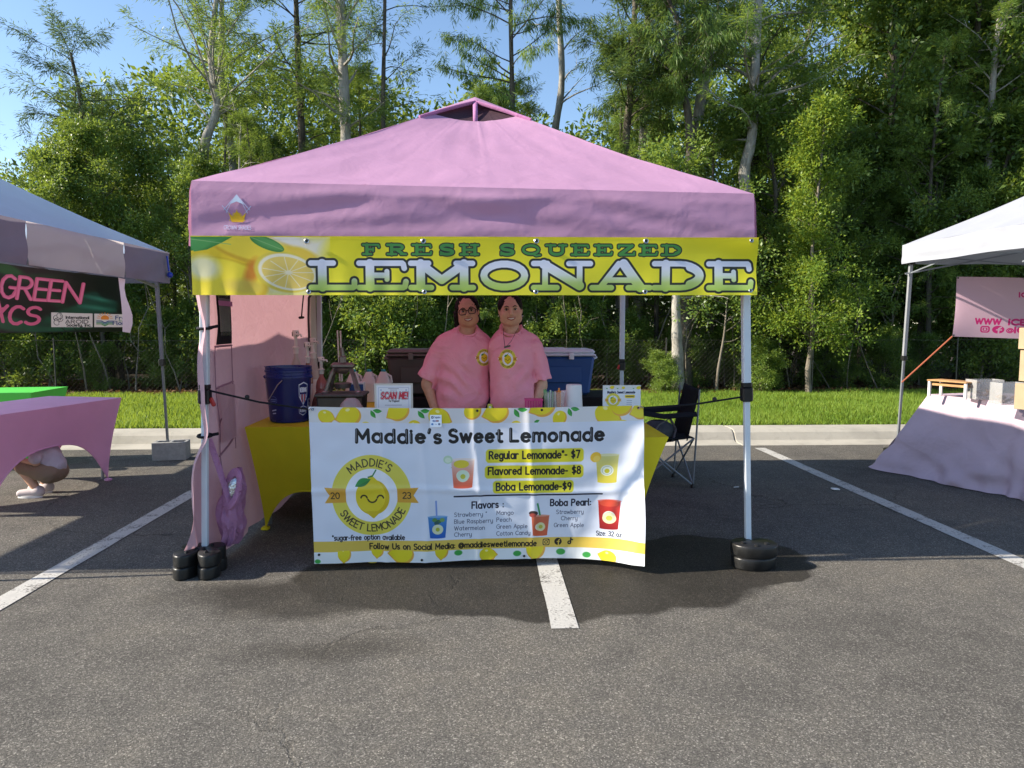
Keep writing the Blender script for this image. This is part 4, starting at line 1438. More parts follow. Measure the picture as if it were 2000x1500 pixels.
# vent cap: four panels with arched free edges, straps and dark mesh under it
def hip(c, s, dz=0): return c.lerp(PK, s) + Vector((0, 0, dz))
corners = [FL, FR, BR, BL]
pkc = PK + Vector((0, 0, .03))
for i in range(4):
    a, b = corners[i], corners[(i + 1) % 4]
    ca, cb = hip(a, .75, .010), hip(b, .75, .010)
    mid = (ca + cb) / 2
    midr = pkc.lerp(mid, .30); midr.z = pkc.z - .055
    def f(u, v, ca=ca, cb=cb, midr=midr):
        w = abs(2 * u - 1)
        e = midr.lerp(ca if u < .5 else cb, w ** 1.0) + Vector((0, 0, .004 * math.sin(math.pi * w)))
        return e.lerp(pkc, v)
    m = MB(); m.grid(f, 24, 5); m.build('vent_cap', M['roof_pink'], tent)
    # rolled edge of the cap
    m = MB(); m.tube([f(k / 16, 0) + Vector((0, 0, -.012)) for k in range(17)], .008, 6, flat=1.8); m.build('cap_binding', M['pink_trim'], tent)
    # strap
    lo = (hip(a, .80) + hip(b, .80)) / 2 + Vector((0, 0, -.05))
    m = MB(); hi = f(.5, 0)
    d = (hi - lo)
    side = Vector((b - a)).normalized() * .017
    m.add([lo - side, lo + side, hi + side, hi - side], [(0, 1, 2, 3)]); m.build('vent_strap', M['pink_trim'], tent, solid=.003)
    # mesh panel set inside
    q0, q1 = hip(a, .765, -.012), hip(b, .765, -.012)
    ins = PK + Vector((0, 0, -.015))
    m = MB(); m.grid(lambda u, v: q0.lerp(q1, u).lerp(ins, v) + Vector((0, 0, -.045 * math.sin(math.pi * u) * (1 - v))), 10, 4); m.build('vent_mesh', M['dark_mesh'], tent)

# legs: outer tube, inner tube, slider bracket, foot
legs = [((-1.53, 4.03), (-1.607, 4.05), 2.10, 'fl'), ((1.475, 4.03), (1.567, 4.07), 2.06, 'fr'), ((1.345, 6.90), (1.36, 6.95), 2.08, 'br'), ((-1.57, 6.90), (-1.60, 6.95), 2.08, 'bl')]
legpt = {}
for (tp, ft, zt, k) in legs:
    top, foot = Vector((*tp, zt)), Vector((*ft, .012))
    legpt[k] = (top, foot)
    ax = (top - foot)
    def at(z, top=top, foot=foot): return foot.lerp(top, (z - foot.z) / (top.z - foot.z))
    rx = (0, math.atan2(ax.x, ax.z), 0)
    tilt = (-math.atan2(ax.y, ax.z), math.atan2(ax.x, ax.z), 0)
    split = 1.0 if k != 'br' else 1.0
    m = MB(); c = (at(split) + top) / 2; m.box(c, (.044, .044, (top - at(split)).length), tilt, bev=.005)
    L = m.build('leg', M['white_steel'] if k in ('fl', 'fr') else M['white_steel'], tent)
    m = MB(); c = (foot + at(split)) / 2; m.box(c, (.033, .033, (foot - at(split)).length + .02), tilt, bev=.004); m.build('inner_tube', M['white_steel'], L)
    m = MB(); m.box(at(split), (.062, .062, .085), tilt, bev=.008); m.box(at(split + .055), (.052, .052, .03), tilt, bev=.005); m.build('height_lock', M['black_plastic'], L)
    m = MB(); m.box(foot, (.085, .085, .012), bev=.003); m.build('foot_plate', M['white_steel'], L)
    m = MB(); m.box(at(1.78), (.06, .06, .07), tilt, bev=.006); m.build('slider', M['black_plastic'], L)
    if k == 'fl':
        m = MB(); m.box(at(.98) + Vector((.045, -.01, -.01)), (.022, .02, .055), (0, -.4, 0), bev=.006); m.build('release_button', M['red_plastic'], L)
    if k == 'br':
        m = MB(); m.box(at(1.0) + Vector((-.035, -.02, -.01)), (.022, .02, .05), (0, .3, 0), bev=.006); m.build('release_button', M['red_plastic'], L)
# scissor trusses under the valance and centre pole
def truss(a, b, n=2, name='truss_bar'):
    for i in range(n):
        p, q = a.lerp(b, i / n), a.lerp(b, (i + 1) / n)
        for (z0, z1) in ((2.02, 1.74), (1.74, 2.02)):
            m = MB(); m.tube([Vector((p.x, p.y, z0)), Vector((q.x, q.y, z1))], .0115, 4, flat=.6)
            m.build(name, M['white_steel'], tent, smooth=False)
ins = Vector((0, .07, 0))
truss(Vector((-1.49, 3.99, 0)), Vector((1.43, 3.99, 0)), 2)
truss(Vector((1.36, 4.0, 0)), Vector((1.33, 6.88, 0)))
truss(Vector((-1.56, 6.86, 0)), Vector((1.33, 6.86, 0)))
truss(Vector((-1.50, 4.0, 0)), Vector((-1.55, 6.86, 0)))
m = MB(); m.tube([(PK.x, PK.y, 2.2), (PK.x, PK.y, 2.97)], .02, 8); m.build('centre_pole', M['white_steel'], tent)
for c in corners:
    m = MB(); a = c + (PK - c) * .03 + Vector((0, 0, -.05)); b = PK + Vector((0, 0, -.12)); m.tube([a, b], .012, 5); m.build('rafter', M['white_steel'], tent)
# small maker's print near the left end of the front valance
art = Art(64, 62, 7, (168, 118, 170), 430, 382)
WH = (196, 192, 220)
for (p, q) in (((436, 408), (461, 388)), ((461, 388), (487, 408)), ((433, 403), (446, 413)), ((489, 403), (476, 413)), ((440, 412), (452, 396)), ((482, 412), (470, 396))):
    art.line([p, q], .7, WH)
art.poly([(447, 401), (461, 388), (476, 401), (461, 397)], (200, 212, 232))
for k in range(7):
    art.line([(446 + k * 5, 422), (461 + (k - 3) * 2, 408 if k == 3 else 412)], .6, (232, 190, 60))
art.poly([(444, 411), (452, 417), (461, 409), (470, 417), (479, 411), (473, 424), (450, 424)], (226, 176, 40))
art.strokes(text_strokes('CROWN SHADES', 435, 434, 3.4, .46, 54), WH)
lm = printmat('maker_print', art.image('maker_print', (168, 118, 170)), .6, .2, 0, .05, crease=False, alpha=True)
ua, ub = .052, .108
vf = valance(FL, FR, 0)
m = MB(); m.grid(lambda u, v: vf(ua + (ub - ua) * u, .86 - .72 * v + .0) + Vector((0, -.004, 0)), 10, 10); m.build('printed_emblem', lm, tent)

# ------------------------------------------------------------------ long yellow lemonade banner
S = 2.2
c = Art(1090, 112, S, (226, 214, 34), 380, 464)
gx = np.linspace(0, 1, c.w)[None, :, None]; gy = np.linspace(0, 1, c.h)[:, None, None]
c.a[:] = (np.array([238, 228, 30]) * (1 - gy) + np.array([255, 248, 60]) * gy) / 255. * np.ones_like(gx)
# photographic lemons at the left end
c.poly([(380, 464), (640, 464), (600, 576), (380, 576)], (240, 236, 214), soft=30)
c.ellipse(430, 502, 92, 42, (214, 168, 20), -12, soft=5); c.ellipse(426, 498, 84, 36, (246, 214, 40), -12, soft=5)
c.ellipse(502, 488, 90, 30, (222, 180, 34), 14, soft=3); c.ellipse(496, 484, 82, 25, (248, 222, 60), 14, soft=4)
c.ellipse(590, 497, 34, 10, (240, 208, 70), 22, soft=6)
c.ellipse(560, 470, 40, 10, (244, 242, 236), 10, .8, soft=8)
c.ellipse(428, 550, 96, 46, (220, 184, 20), 8, soft=3); c.ellipse(424, 546, 90, 41, (250, 230, 56), 8, soft=4)
c.ellipse(402, 524, 30, 22, (250, 246, 206), 8, .9, soft=14)
c.ellipse(492, 534, 12, 26, (214, 120, 30), 20, .8, soft=10)
c.ellipse(482, 560, 40, 14, (220, 196, 80), 6, .8, soft=10)
c.ellipse(556, 532, 60, 38, (226, 206, 70), 12, soft=3)
c.ellipse(560, 532, 56, 34, (246, 242, 214), 12, soft=2)
c.ellipse(561, 533, 50, 29, (240, 214, 110), 12, soft=1)
for k in range(11):
    th = 2 * math.pi * k / 11
    c.line([(562, 533), (562 + 50 * math.cos(th), 533 + 29 * math.sin(th))], .9, (248, 238, 190))
c.ellipse(562, 533, 6, 4, (248, 240, 205), soft=2)
for k in range(9):
    c.poly([(380, 464 + k), (462 - 5 * k, 464 + k), (440 - 4 * k, 476 + k), (410 - 3 * k, 490 + k * .5), (380, 492 - k)], tuple(int(a + k * 3) for a in (58, 140, 58)))
c.line([(380, 470), (455, 480)], .8, (150, 196, 120), .7)
for k in range(6):
    c.ellipse(523 + k, 478, 34 - 2 * k, 11 - k, tuple(int(a + k * 5) for a in (70, 142, 62)), 22)
c.line([(494, 467), (552, 490)], .8, (150, 196, 120), .7)
DK = (44, 48, 44)
def rowx(txt, spans, y0, y1, ow, grad=None, colr=None, rk=1.0):
    for ch, (x0, x1) in zip(txt, spans):
        c.strokes(slab(ch, x0, y0, x1, y1, rk), colr, outline=DK, ow=ow, grad=grad)
sp1 = [(703, 737), (749, 787), (797, 836), (848, 880), (889, 926)]
rowx('FRESH', sp1, 478.5, 499, 2.1, colr=(74, 150, 70))
sp2 = [(964, 996), (1006, 1046), (1054, 1096), (1104, 1140), (1149, 1185), (1193, 1230), (1237, 1273), (1280, 1321)]
rowx('SQUEEZED', sp2, 478.5, 499, 2.1, colr=(74, 150, 70))
GR = [(226, 234, 252), (236, 242, 255), (228, 240, 228), (196, 222, 130), (184, 218, 96)]
sp3 = [(600, 694), (691, 791), (790, 918), (920, 1029), (1027, 1145), (1142, 1262), (1262, 1370), (1370, 1464)]
big = [(t, s) for t, s in zip('LEMONADE', sp3)]
for t, (x0, x1) in big: c.strokes(slab(t, x0 + 1, 511, x1 - 1, 565), DK, outline=DK, ow=4.2)
for t, (x0, x1) in big: c.strokes(slab(t, x0 + 1, 511, x1 - 1, 565, 1.0), DK, grad=(508, 566, GR))
bm = printmat('banner_print', c.image('lemonade_print'), .42, .45, .22, .10, 2.5, crease=False)
sign = empty('banner', (0, 3.885, 1.56), 'long yellow banner reading FRESH SQUEEZED LEMONADE hung across the pink tent front', 'banner')
BX0, BX1, BZ1, BZ0 = -1.556, 1.500, 1.873, 1.560
def bf(u, v):
    x = BX0 + (BX1 - BX0) * u
    z = BZ1 + (BZ0 - BZ1) * (1 - v) + .004 * u
    w = .004 * fn(u * 9, v * 2, 4) + .0045 * math.sin(u * 120 + 2 * math.sin(u * 17)) * (1 - v) ** 2.2 * (.5 + .5 * math.cos(u * 5)) + .012 * math.exp(-((u - 1) / .09) ** 2) * math.sin(6 * (v - .2 + (u - 1) * 2))
    return Vector((x, 3.885 + w, z))
m = MB(); m.grid(bf, 260, 26); bo = m.build('banner_sheet', bm, sign)
m = MB(); m.grid(lambda u, v: bf(u, .985 + .015 * v) + Vector((0, -.0015, 0)), 120, 1, uv=False); m.build('top_hem', M['yellow'], sign)
def grommet(px, py, Yp, par, r=.011):
    p = atY(px, py, Yp)
    m = MB()
    ring = [(p.x + r * math.cos(t), p.y, p.z + r * math.sin(t)) for t in np.linspace(0, 2 * math.pi, 13)]
    m.tube(ring, .0036, 5, cap=False)
    o = m.build('grommet', M['chrome'], par)
    m = MB(); m.lathe([(0, 0), (r * .75, 0.0)], (p.x, p.y - .001, p.z), 10, rot=(R(90), 0, 0), cap=False); m.build('hole', M['black_plastic'], o)
for px in (599, 827, 1048, 1262): grommet(px, 471, 3.876, sign)
for px in (603, 829, 1047, 1260): grommet(px, 570, 3.876, sign, .0095)
for px, py in ((1468, 470), (1466, 568)): grommet(px, py, 3.873, sign, .008)

# ------------------------------------------------------------------ pink side wall
wall = empty('side_wall', (-1.62, 5.4, 0), 'pink fabric side wall closing the left side of the lemonade tent', 'tent wall')
WY0, WY1 = 3.955, 6.92
def wf(u, v):
    y = WY0 + (WY1 - WY0) * u
    z = .03 + 2.06 * v + (.035 * math.sin(u * 9) * (1 - v) if u > .25 else 0)
    b_ = max(0, 1 - u / .11)
    fold = .055 * math.sin(v * 5.0 + u * 60 + 1.5 * math.sin(v * 7)) * b_ ** .8 + .018 * math.sin(v * 17 + u * 30) * b_
    flare = -.12 * max(0, .35 - v) / .35 * b_ * 1.4 + .05 * max(0, .3 - v) * (1 - b_)
    x = -1.585 - .022 * u + fold * .8 + flare + .026 * fn(u * 3, v * 2, 5) + .010 * fn(u * 9, v * 7, 6) + .06 * math.sin(u * 42 + v * 4) * max(0, .42 - v) * math.exp(-u * 5)
    # waist where it is strapped to the leg
    for zz in (.37, .66):
        x += .03 * b_ * math.exp(-((v - zz) / .05) ** 2)
    if v > .80: x = max(x, -1.56 + .01 * math.sin(u * 20))
    return Vector((x, y, z))
m = MB(); m.grid(wf, 130, 80, uv=False); m.build('wall_sheet', M['wall_pink'], wall, angle=85)
def wpt(Yv, z, off=.012):
    u = (Yv - WY0) / (WY1 - WY0); v = (z - .03) / 2.06
    p = wf(max(u, 0), v); return p + Vector((off, 0, 0))
# tall clear window with black frame, papers behind
y0, y1, z0, z1 = 4.235, 4.53, 1.285, 1.92
def panel(y0, y1, z0, z1, off, mat, name, par, nu=8, nv=12, sk=0.0, solid=0):
    m = MB(); m.grid(lambda u, v: wpt(y0 + (y1 - y0) * u + sk * (1 - v), z0 + (z1 - z0) * v, off), nu, nv, uv=False)
    return m.build(name, mat, par, solid=solid)
win = panel(y0, y1, z0, z1, .014, M['black_fabric'], 'window_frame', wall, sk=-.035)
panel(y0 + .035, y1 - .035, z0 + .05, z1, .022, M['vinyl'], 'window_pane', win, sk=-.03)
pm = MB(); pm.grid(lambda u, v: wpt(y0 + .045 + (y1 - y0 - .09) * u - .02 * (1 - v), 1.36 + .2 * v, .019), 4, 4, uv=False); pm.build('paper_sheet', simple('grey_paper', (.30, .31, .29), .7), win)
pm = MB(); pm.grid(lambda u, v: wpt(y0 + .05 + (y1 - y0 - .1) * u, 1.58 + .3 * v, .019), 4, 4, uv=False); pm.build('paper_sheet', simple('pale_paper', (.42, .43, .40), .7), win)
panel(y0 - .01, y1 - .02, 1.515, 1.545, .024, M['pink_trim'], 'window_band', win, nv=2)
def seam(pts, name='seam', r=.003, mat='seam', par=None):
    m = MB()
    q = []
    for (a, b) in zip(pts[:-1], pts[1:]):
        for k in range(6): q.append(wpt(a[0] + (b[0] - a[0]) * k / 6, a[1] + (b[1] - a[1]) * k / 6, .010))
    q.append(wpt(*pts[-1], .010))
    m.tube(q, r, 5); return m.build(name, M[mat], par or wall)
seam([(4.20, 1.27), (4.20, 1.0), (4.22, .86), (4.28, .52), (4.25, .30), (4.30, .12)])
seam([(4.50, 1.27), (4.52, .98), (4.53, .62)])
seam([(4.20, 1.275), (4.50, 1.275)], r=.007)
seam([(4.21, 1.03), (4.52, 1.045)], r=.006)
seam([(4.25, .62), (4.50, .70)], r=.006)
seam([(4.21, .80), (4.30, .84)], r=.004)
pk_ = panel(4.215, 4.51, .70, 1.035, .026, M['wall_pink'], 'mesh_pocket', wall)
seam([(4.95, .30), (5.5, .60), (5.9, .70)], r=.005)
m = MB(); m.tube([wpt(6.15, 1.95, .03), wpt(6.12, 1.70, .03), wpt(6.20, 1.55, .035), wpt(6.18, 1.45, .03)], .006, 5)
m.tube([wpt(6.12, 1.46, .03), wpt(6.26, 1.46, .03)], .012, 5); m.build('tie_cord', M['black_fabric'], wall)
zb = panel(6.50, 6.60, 1.15, 1.80, .012, M['dark_mesh'], 'end_zip', wall)
panel(6.62, 6.90, .9, 2.05, .010, simple('beige_tape', (.55, .45, .38), .8), 'end_tape', wall)
for z_ in (1.38, .77):
    t_, f_ = legpt['fl']; p = f_.lerp(t_, z_ / 2.1)
    m = MB(); ring = [(p.x + .038 * math.cos(t), p.y + .038 * math.sin(t), p.z + .004 * math.sin(t)) for t in np.linspace(0, 2 * math.pi, 13)]
    m.tube(ring, .008, 5, cap=False); m.box((p.x + .05, p.y, p.z + .006), (.05, .02, .016), (0, -.2, 0)); m.build('hook_strap', M['black_fabric'], wall)

# drawstring bag tied to the leg
bag = empty('storage_bag', (-1.42, 4.3, .1), 'purple-pink crumpled drawstring bag stuffed with foil, tied to the front left pole', 'bag')
bx, by = -1.525, 4.20
def bagf(u, v):
    th = 2 * math.pi * u
    r = .040 + .045 * math.sin(math.pi * min(1, v * 1.1)) + .008 * math.sin(5 * th + v * 3) + .006 * math.sin(11 * th - v * 5) + .03 * fn(math.cos(th) * 2, math.sin(th) * 2 + v * 5, 2)
    r *= (1 - .55 * v ** 3)
    cx = bx + .07 * v + .015 * math.sin(v * 9)
    return Vector((cx + r * math.cos(th) * .9, by + r * math.sin(th) * 1.1, .10 + .46 * v))
m = MB(); m.grid(bagf, 48, 26, uv=False); m.build('bag_body', M['bag_purple'], bag)
oc = atY(454, 955, 4.10)
ring = []
for t in np.linspace(0, 2 * math.pi, 21):
    ring.append(oc + Vector((.045 * math.cos(t) + .025 * math.sin(t), -.035 * math.cos(t), .10 * math.sin(t))))
m = MB(); m.tube(ring, .013, 6, cap=False, flat=2.0); m.build('bag_rim', M['bag_purple'], bag)
m = MB(); m.sphere(oc + Vector((-.005, .03, -.01)), (.045, .03, .085), 12, 8, (0, .3, 0)); m.build('foil_lining', M['silver'], bag)
m = MB(); p0 = Vector((-1.57, 4.08, .75)); m.tube([p0, p0.lerp(oc, .4) + Vector((0, 0, -.05)), oc + Vector((-.01, 0, -.10)), oc + Vector((.03, 0, -.07))], .018, 6, flat=.35); m.build('bag_strap', M['bag_purple'], bag)

# ------------------------------------------------------------------ leg weights
def weight(loc, rz, label, sc_=1.0, sy=1.0):
    o = empty('leg_weight', loc, label, 'tent weight', 'black leg weights on the lemonade tent', rz=rz)
    def outline(k):
        pts = []
        for i in range(40):
            th = 2 * math.pi * i / 40
            r = .115 + .012 * math.cos(2 * th)
            d = abs(((th - math.pi / 2 + math.pi) % (2 * math.pi)) - math.pi)
            notch = .062 * math.exp(-(d / .32) ** 2)
            r -= notch
            pts.append((r * k * math.cos(th) * 1.05, r * k * math.sin(th)))
        return pts
    o.scale = (1, sy, 1.22)
    prof = [(.95, 0), (1, .007), (1.0, .048), (.985, .053), (.94, .057)]
    m = MB()
    vs = []
    for (k, z) in prof:
        vs += [(x, y, z) for (x, y) in outline(k)]
    fs = [tuple(range(39, -1, -1)), tuple(range(160, 200))]
    for r in range(4):
        for i in range(40):
            j = (i + 1) % 40
            fs.append((r * 40 + i, r * 40 + j, r * 40 + 40 + j, r * 40 + 40 + i))
    m.add(vs, fs)
    m.build('weight_plate', M['black_plastic'], o, local=True)
    m = MB()
    for th in (200, 270, 340):
        m.lathe([(.016, .055), (.016, .061), (.010, .065), (.0, .066)], (.07 * math.cos(R(th)), .07 * math.sin(R(th)), 0), 12)
    m.build('screw_cap', M['black_plastic'], o, local=True)
    m = MB(); ringp = [(.106 * math.cos(R(a)), -.098 + 0 * a, .03 + .015 * math.sin(R(a * 6))) for a in (0,)]
    return o
fr = legpt['fr'][1]; fl = legpt['fl'][1]
weight((fr.x, fr.y - .085, 0), R(12), 'lower black leg weight around the front right pole of the pink tent')
weight((fr.x, fr.y - .085, .071), R(-8), 'upper black leg weight around the front right pole of the pink tent')
for (dx, rz, nm) in ((-.066, 88, 'left'), (.066, -88, 'right')):
    weight((fl.x + dx, fl.y - .06, 0), R(rz), 'lower black weight on the %s of the front left pole of the pink tent' % nm, sy=.66)
    weight((fl.x + dx, fl.y - .06, .071), R(rz + 4), 'upper black weight on the %s of the front left pole of the pink tent' % nm, sy=.66)

# ------------------------------------------------------------------ menu banner
S = 2.6
c = Art(650, 308, S, (226, 232, 246), 0, 0)
def q_(x, y):   # photograph-rectified print coordinates
    return (x - 605, y - 795)
# lemon border (top) and bottom
c.rrect(-5, -5, 655, 30, 0, (226, 226, 228))
for (x, y, r, a) in ((637, 813, 15, 195), (682, 811, 22, -20), (712, 836, 14, -60), (777, 800, 21, -35), (806, 834, 16, -60), (855, 812, 21, 200), (920, 801, 17, 150), (967, 803, 23, -20), (1004, 834, 14, -60), (1058, 790, 24, -30), (1090, 816, 15, -60), (1183, 811, 24, 200), (1212, 796, 20, 160), (1250, 805, 18, -20), (1214, 836, 16, 180)):
    lemon(c, *q_(x, y), r, a)
for (x, y, r, a) in ((724, 800, 9, 60), (728, 800, 9, 5), (815, 800, 10, 50), (820, 800, 9, 0), (1002, 797, 10, 60), (1008, 797, 10, 5), (1108, 797, 9, 70), (1112, 797, 9, 10), (1040, 824, 6, -20)):
    leafp(c, *q_(x, y), r, a)
c.rrect(-5, 30, 655, 262, 0, (226, 232, 246))
c.rrect(-5, 264, 655, 285, 0, (226, 194, 84))
c.rrect(-5, 285, 655, 320, 0, (236, 240, 240))
for (x, y, r, a) in ((665, 1084, 15, -90), (780, 1085, 22, 0), (730, 1078, 14, -90), (858, 1080, 15, -90), (950, 1092, 16, 180), (1046, 1080, 22, -90), (1190, 1095, 15, 10)):
    lemon(c, *q_(x, y), r, a)
c.rrect(-5, 264, 655, 283, 0, (226, 194, 84))
for (x, y, r) in ((892, 1086, 8), (1010, 1091, 8), (1098, 1089, 9), (1150, 1094, 8), (612, 1098, 6)): c.ellipse(*q_(x, y), r, r * .7, (66, 168, 76), soft=1)
BKC = (22, 24, 30)
def T(txt, x, y, w, xh, r, colr=BKC, sp=.36, **kw):
    X, Yc = q_(x, y)
    c.strokes(text_strokes(txt, X, Yc, xh, r, w, sp, **kw), colr)
# title
X, Yc = q_(695, 863)
ts = text_strokes("Maddie's", X, Yc, 16.2, 3.1, 163, .42, jit=.04); c.strokes(ts, BKC)
ts2 = text_strokes("Sweet", 875 - 605, Yc - .5, 16.2, 3.1, 102, .42, jit=.04); c.strokes(ts2, BKC)
ts3 = text_strokes("Lemonade", 995 - 605, Yc - .5, 16.2, 3.1, 182, .40, jit=.04); c.strokes(ts3, BKC)
for tt in (ts, ts2, ts3):
    for (p, r) in tt:
        p2 = [(a - 1.1, b_v - 1.1) for (a, b_v) in p]
        if len(p2) > 1 and abs(p2[0][0] - p2[1][0]) < 3: c.line(p2[:2], .45, (235, 238, 250), .7)
# prices
YB = (222, 214, 44)
for (x0, x1, y0, y1) in ((946, 1139, 878, 905), (944, 1139, 911, 937), (960, 1120, 942, 967)):
    a, b_v = q_(x0, y0); a2, b2 = q_(x1, y1); c.rrect(a, b_v, a2, b2, 7, YB, soft=1.5)
T("Regular Lemonade*- $7", 953, 897, 178, 9.6, 1.5)
T("Flavored Lemonade- $8", 951, 929, 182, 9.6, 1.5)
T("Boba Lemonade-$9", 967, 961, 148, 9.4, 1.5)
a, b_v = q_(884, 971); a2, b2 = q_(1177, 971); c.line([(a, b_v), (a2, b2)], 1.5, (16, 20, 44))
T("Flavors :", 919, 996, 62, 8.6, 1.35, (16, 20, 44))
T("Boba Pearl:", 1075, 994, 80, 8.4, 1.35, (16, 20, 44))
SRF = (62, 70, 96)
for (t, x, y, w) in (("Strawberry *", 884, 1012, 64), ("Blue Raspberry", 884, 1026, 76), ("Watermelon", 884, 1040, 60), ("Cherry", 884, 1053, 34), ("Mango", 968, 1011, 33), ("Peach", 968, 1025, 29), ("Green Apple", 968, 1039, 61), ("Cotton Candy", 968, 1053, 67),
                     ("Strawberry", 1087, 1011, 54), ("Cherry", 1097, 1024, 32), ("Green Apple", 1083, 1038, 59)):
    T(t, x, y, w, 5.4, .52, SRF)
T("Size: 32 oz", 1168, 1055, 47, 5.8, .75, (30, 34, 50))
T("*sugar-free option available", 643, 1057, 142, 6.4, .95, (24, 24, 30))
T("Follow Us on Social Media: @maddiesweetlemonade", 716, 1076, 332, 7.2, 1.15, (24, 22, 20), sp=.33)
# social marks
x_, y_ = q_(1068, 1069)
c.rrect(x_ - 7, y_ - 7, x_ + 7, y_ + 7, 3.5, BKC); c.rrect(x_ - 5.4, y_ - 5.4, x_ + 5.4, y_ + 5.4, 2.6, (226, 194, 84)); c.ellipse(x_, y_, 3.6, 3.6, BKC); c.ellipse(x_, y_, 2.2, 2.2, (226, 194, 84)); c.ellipse(x_ + 3.9, y_ - 3.9, .9, .9, BKC)
x_, y_ = q_(1092, 1068)
c.ellipse(x_, y_, 7.4, 7.4, BKC); c.line([(x_ + .8, y_ + 7), (x_ + .8, y_ - 1.5), (x_ + 2.8, y_ - 4)], 1.1, (226, 194, 84)); c.line([(x_ - 1.8, y_ + .2), (x_ + 3, y_ + .2)], .9, (226, 194, 84))
x_, y_ = q_(1117, 1067)
c.line([(x_ + .5, y_ - 6), (x_ + .5, y_ + 3)], 1.3, BKC); c.line(arc(x_ - 2.2, y_ + 3, 2.8, 2.8, 0, 300), 1.2, BKC); c.line(arc(x_ + 4.4, y_ - 6, 3.6, 3.6, 180, 90), 1.2, BKC)
# badge
logo_badge(c, *q_(722, 968), 78)
# drinks
def C(x, y, *a, **k): X, Yv = q_(x, y); cup(c, X, Yv, *a, **k)
C(878, 897, 46, 55, (226, 206, 200), (222, 92, 62))
c.ellipse(*q_(898, 906), 15, 8, (222, 204, 60)); c.ellipse(*q_(872, 897), 9, 8, (196, 222, 190)); c.ellipse(*q_(872, 898), 6, 5, (222, 236, 214))
cup(c, *q_(878, 912), 1, 1, (226, 206, 200), (226, 206, 200)); c.ellipse(*q_(901, 930), 12, 12, (206, 228, 208)); c.ellipse(*q_(901, 931), 5, 5, (190, 196, 70))
C(1163, 893, 46, 54, (214, 212, 140), (222, 206, 66)); c.ellipse(*q_(1163, 897), 11, 10, (240, 196, 60), -30); c.ellipse(*q_(1165, 900), 7, 6, (246, 214, 100), -30)
x0, y0 = q_(848, 980); C(832, 1011, 38, 42, (70, 140, 200), (30, 96, 190)); c.line([(x0, y0), (x0 + 1, y0 + 30)], 1.7, (130, 160, 226))
for (dx, dy, cc) in ((-6, 6, (90, 140, 70)), (2, 9, (60, 110, 70)), (9, 6, (120, 160, 90)), (-2, 12, (40, 90, 90))): c.ellipse(*q_(851 + dx, 1012 + dy), 5, 4, cc)
c.ellipse(*q_(851, 1037), 11, 10, (222, 228, 190)); c.ellipse(*q_(851, 1037), 4, 4, (180, 186, 60))
C(1037, 1014, 36, 40, (206, 110, 80), (214, 96, 60)); c.line([q_(1049, 990), q_(1054, 1012)], 1.8, (50, 150, 90)); c.ellipse(*q_(1041, 1009), 9, 5, (70, 50, 50)); c.ellipse(*q_(1040, 1013), 7, 4, (180, 80, 70))
c.ellipse(*q_(1056, 1037), 9, 9, (222, 222, 170)); c.ellipse(*q_(1056, 1037), 4, 4, (190, 190, 70))
C(1170, 985, 43, 55, (214, 60, 50), (150, 24, 30)); c.ellipse(*q_(1191, 990), 18, 7, (226, 84, 60)); c.ellipse(*q_(1192, 1020), 13, 11, (236, 232, 190)); c.ellipse(*q_(1192, 1020), 6, 5, (206, 206, 90))
mm = printmat('menu_print', c.image('menu_print'), .38, .5, .12, .10, 2.2, coat=.15)
menu = empty('menu_banner', (0, 4.05, .5), "white menu banner headed Maddie's Sweet Lemonade hung across the tent front", 'banner')
def mf(u, v):
    xl, xr = -.998 + .012 * (1 - v), .918 - .02 * (1 - v) ** 2
    x = xl + (xr - xl) * u
    zt = .938 - .012 * math.sin(math.pi * u)
    zb = .022 + .024 * u + .004 * math.sin(u * 13)
    z = zb + (zt - zb) * v
    y = 4.055 - .012 * math.sin(math.pi * u)
    # fold lines from packing
    for uc in (.222, .34, .5, .665): y += -.007 * math.exp(-((u - uc - .01 * math.sin(v * 5)) / .012) ** 2)
    y += -.006 * math.exp(-((v - .46 - .02 * math.sin(u * 6)) / .02) ** 2)
    y += .010 * fn(u * 5, v * 3, 7) + .005 * fn(u * 14, v * 9, 8)
    # lower right corner kicks out towards the sun
    k = max(0, (u - .80 - .12 * v) / .2)
    y -= .16 * k * (1 - v) ** .5 * min(1, k * 1.2) + .05 * k * k
    y += .012 * math.sin(v * 12 + u * 20) * k
    y += -.006 * (1 - v) ** 3 * math.sin(u * 24)
    return Vector((x, y, z))
m = MB(); m.grid(mf, 200, 90); m.build('menu_sheet', mm, menu)
for (u, v) in ((.012, .985), (.5, .985), (.693, .985), (.985, .985), (.016, .06), (.33, .02), (.645, .02)):
    p = mf(u, v) + Vector((0, -.004, 0))
    m = MB(); m.tube([p, p + Vector((0, -.002, 0))], .0075, 8); m.build('grommet', M['black_plastic'], menu)
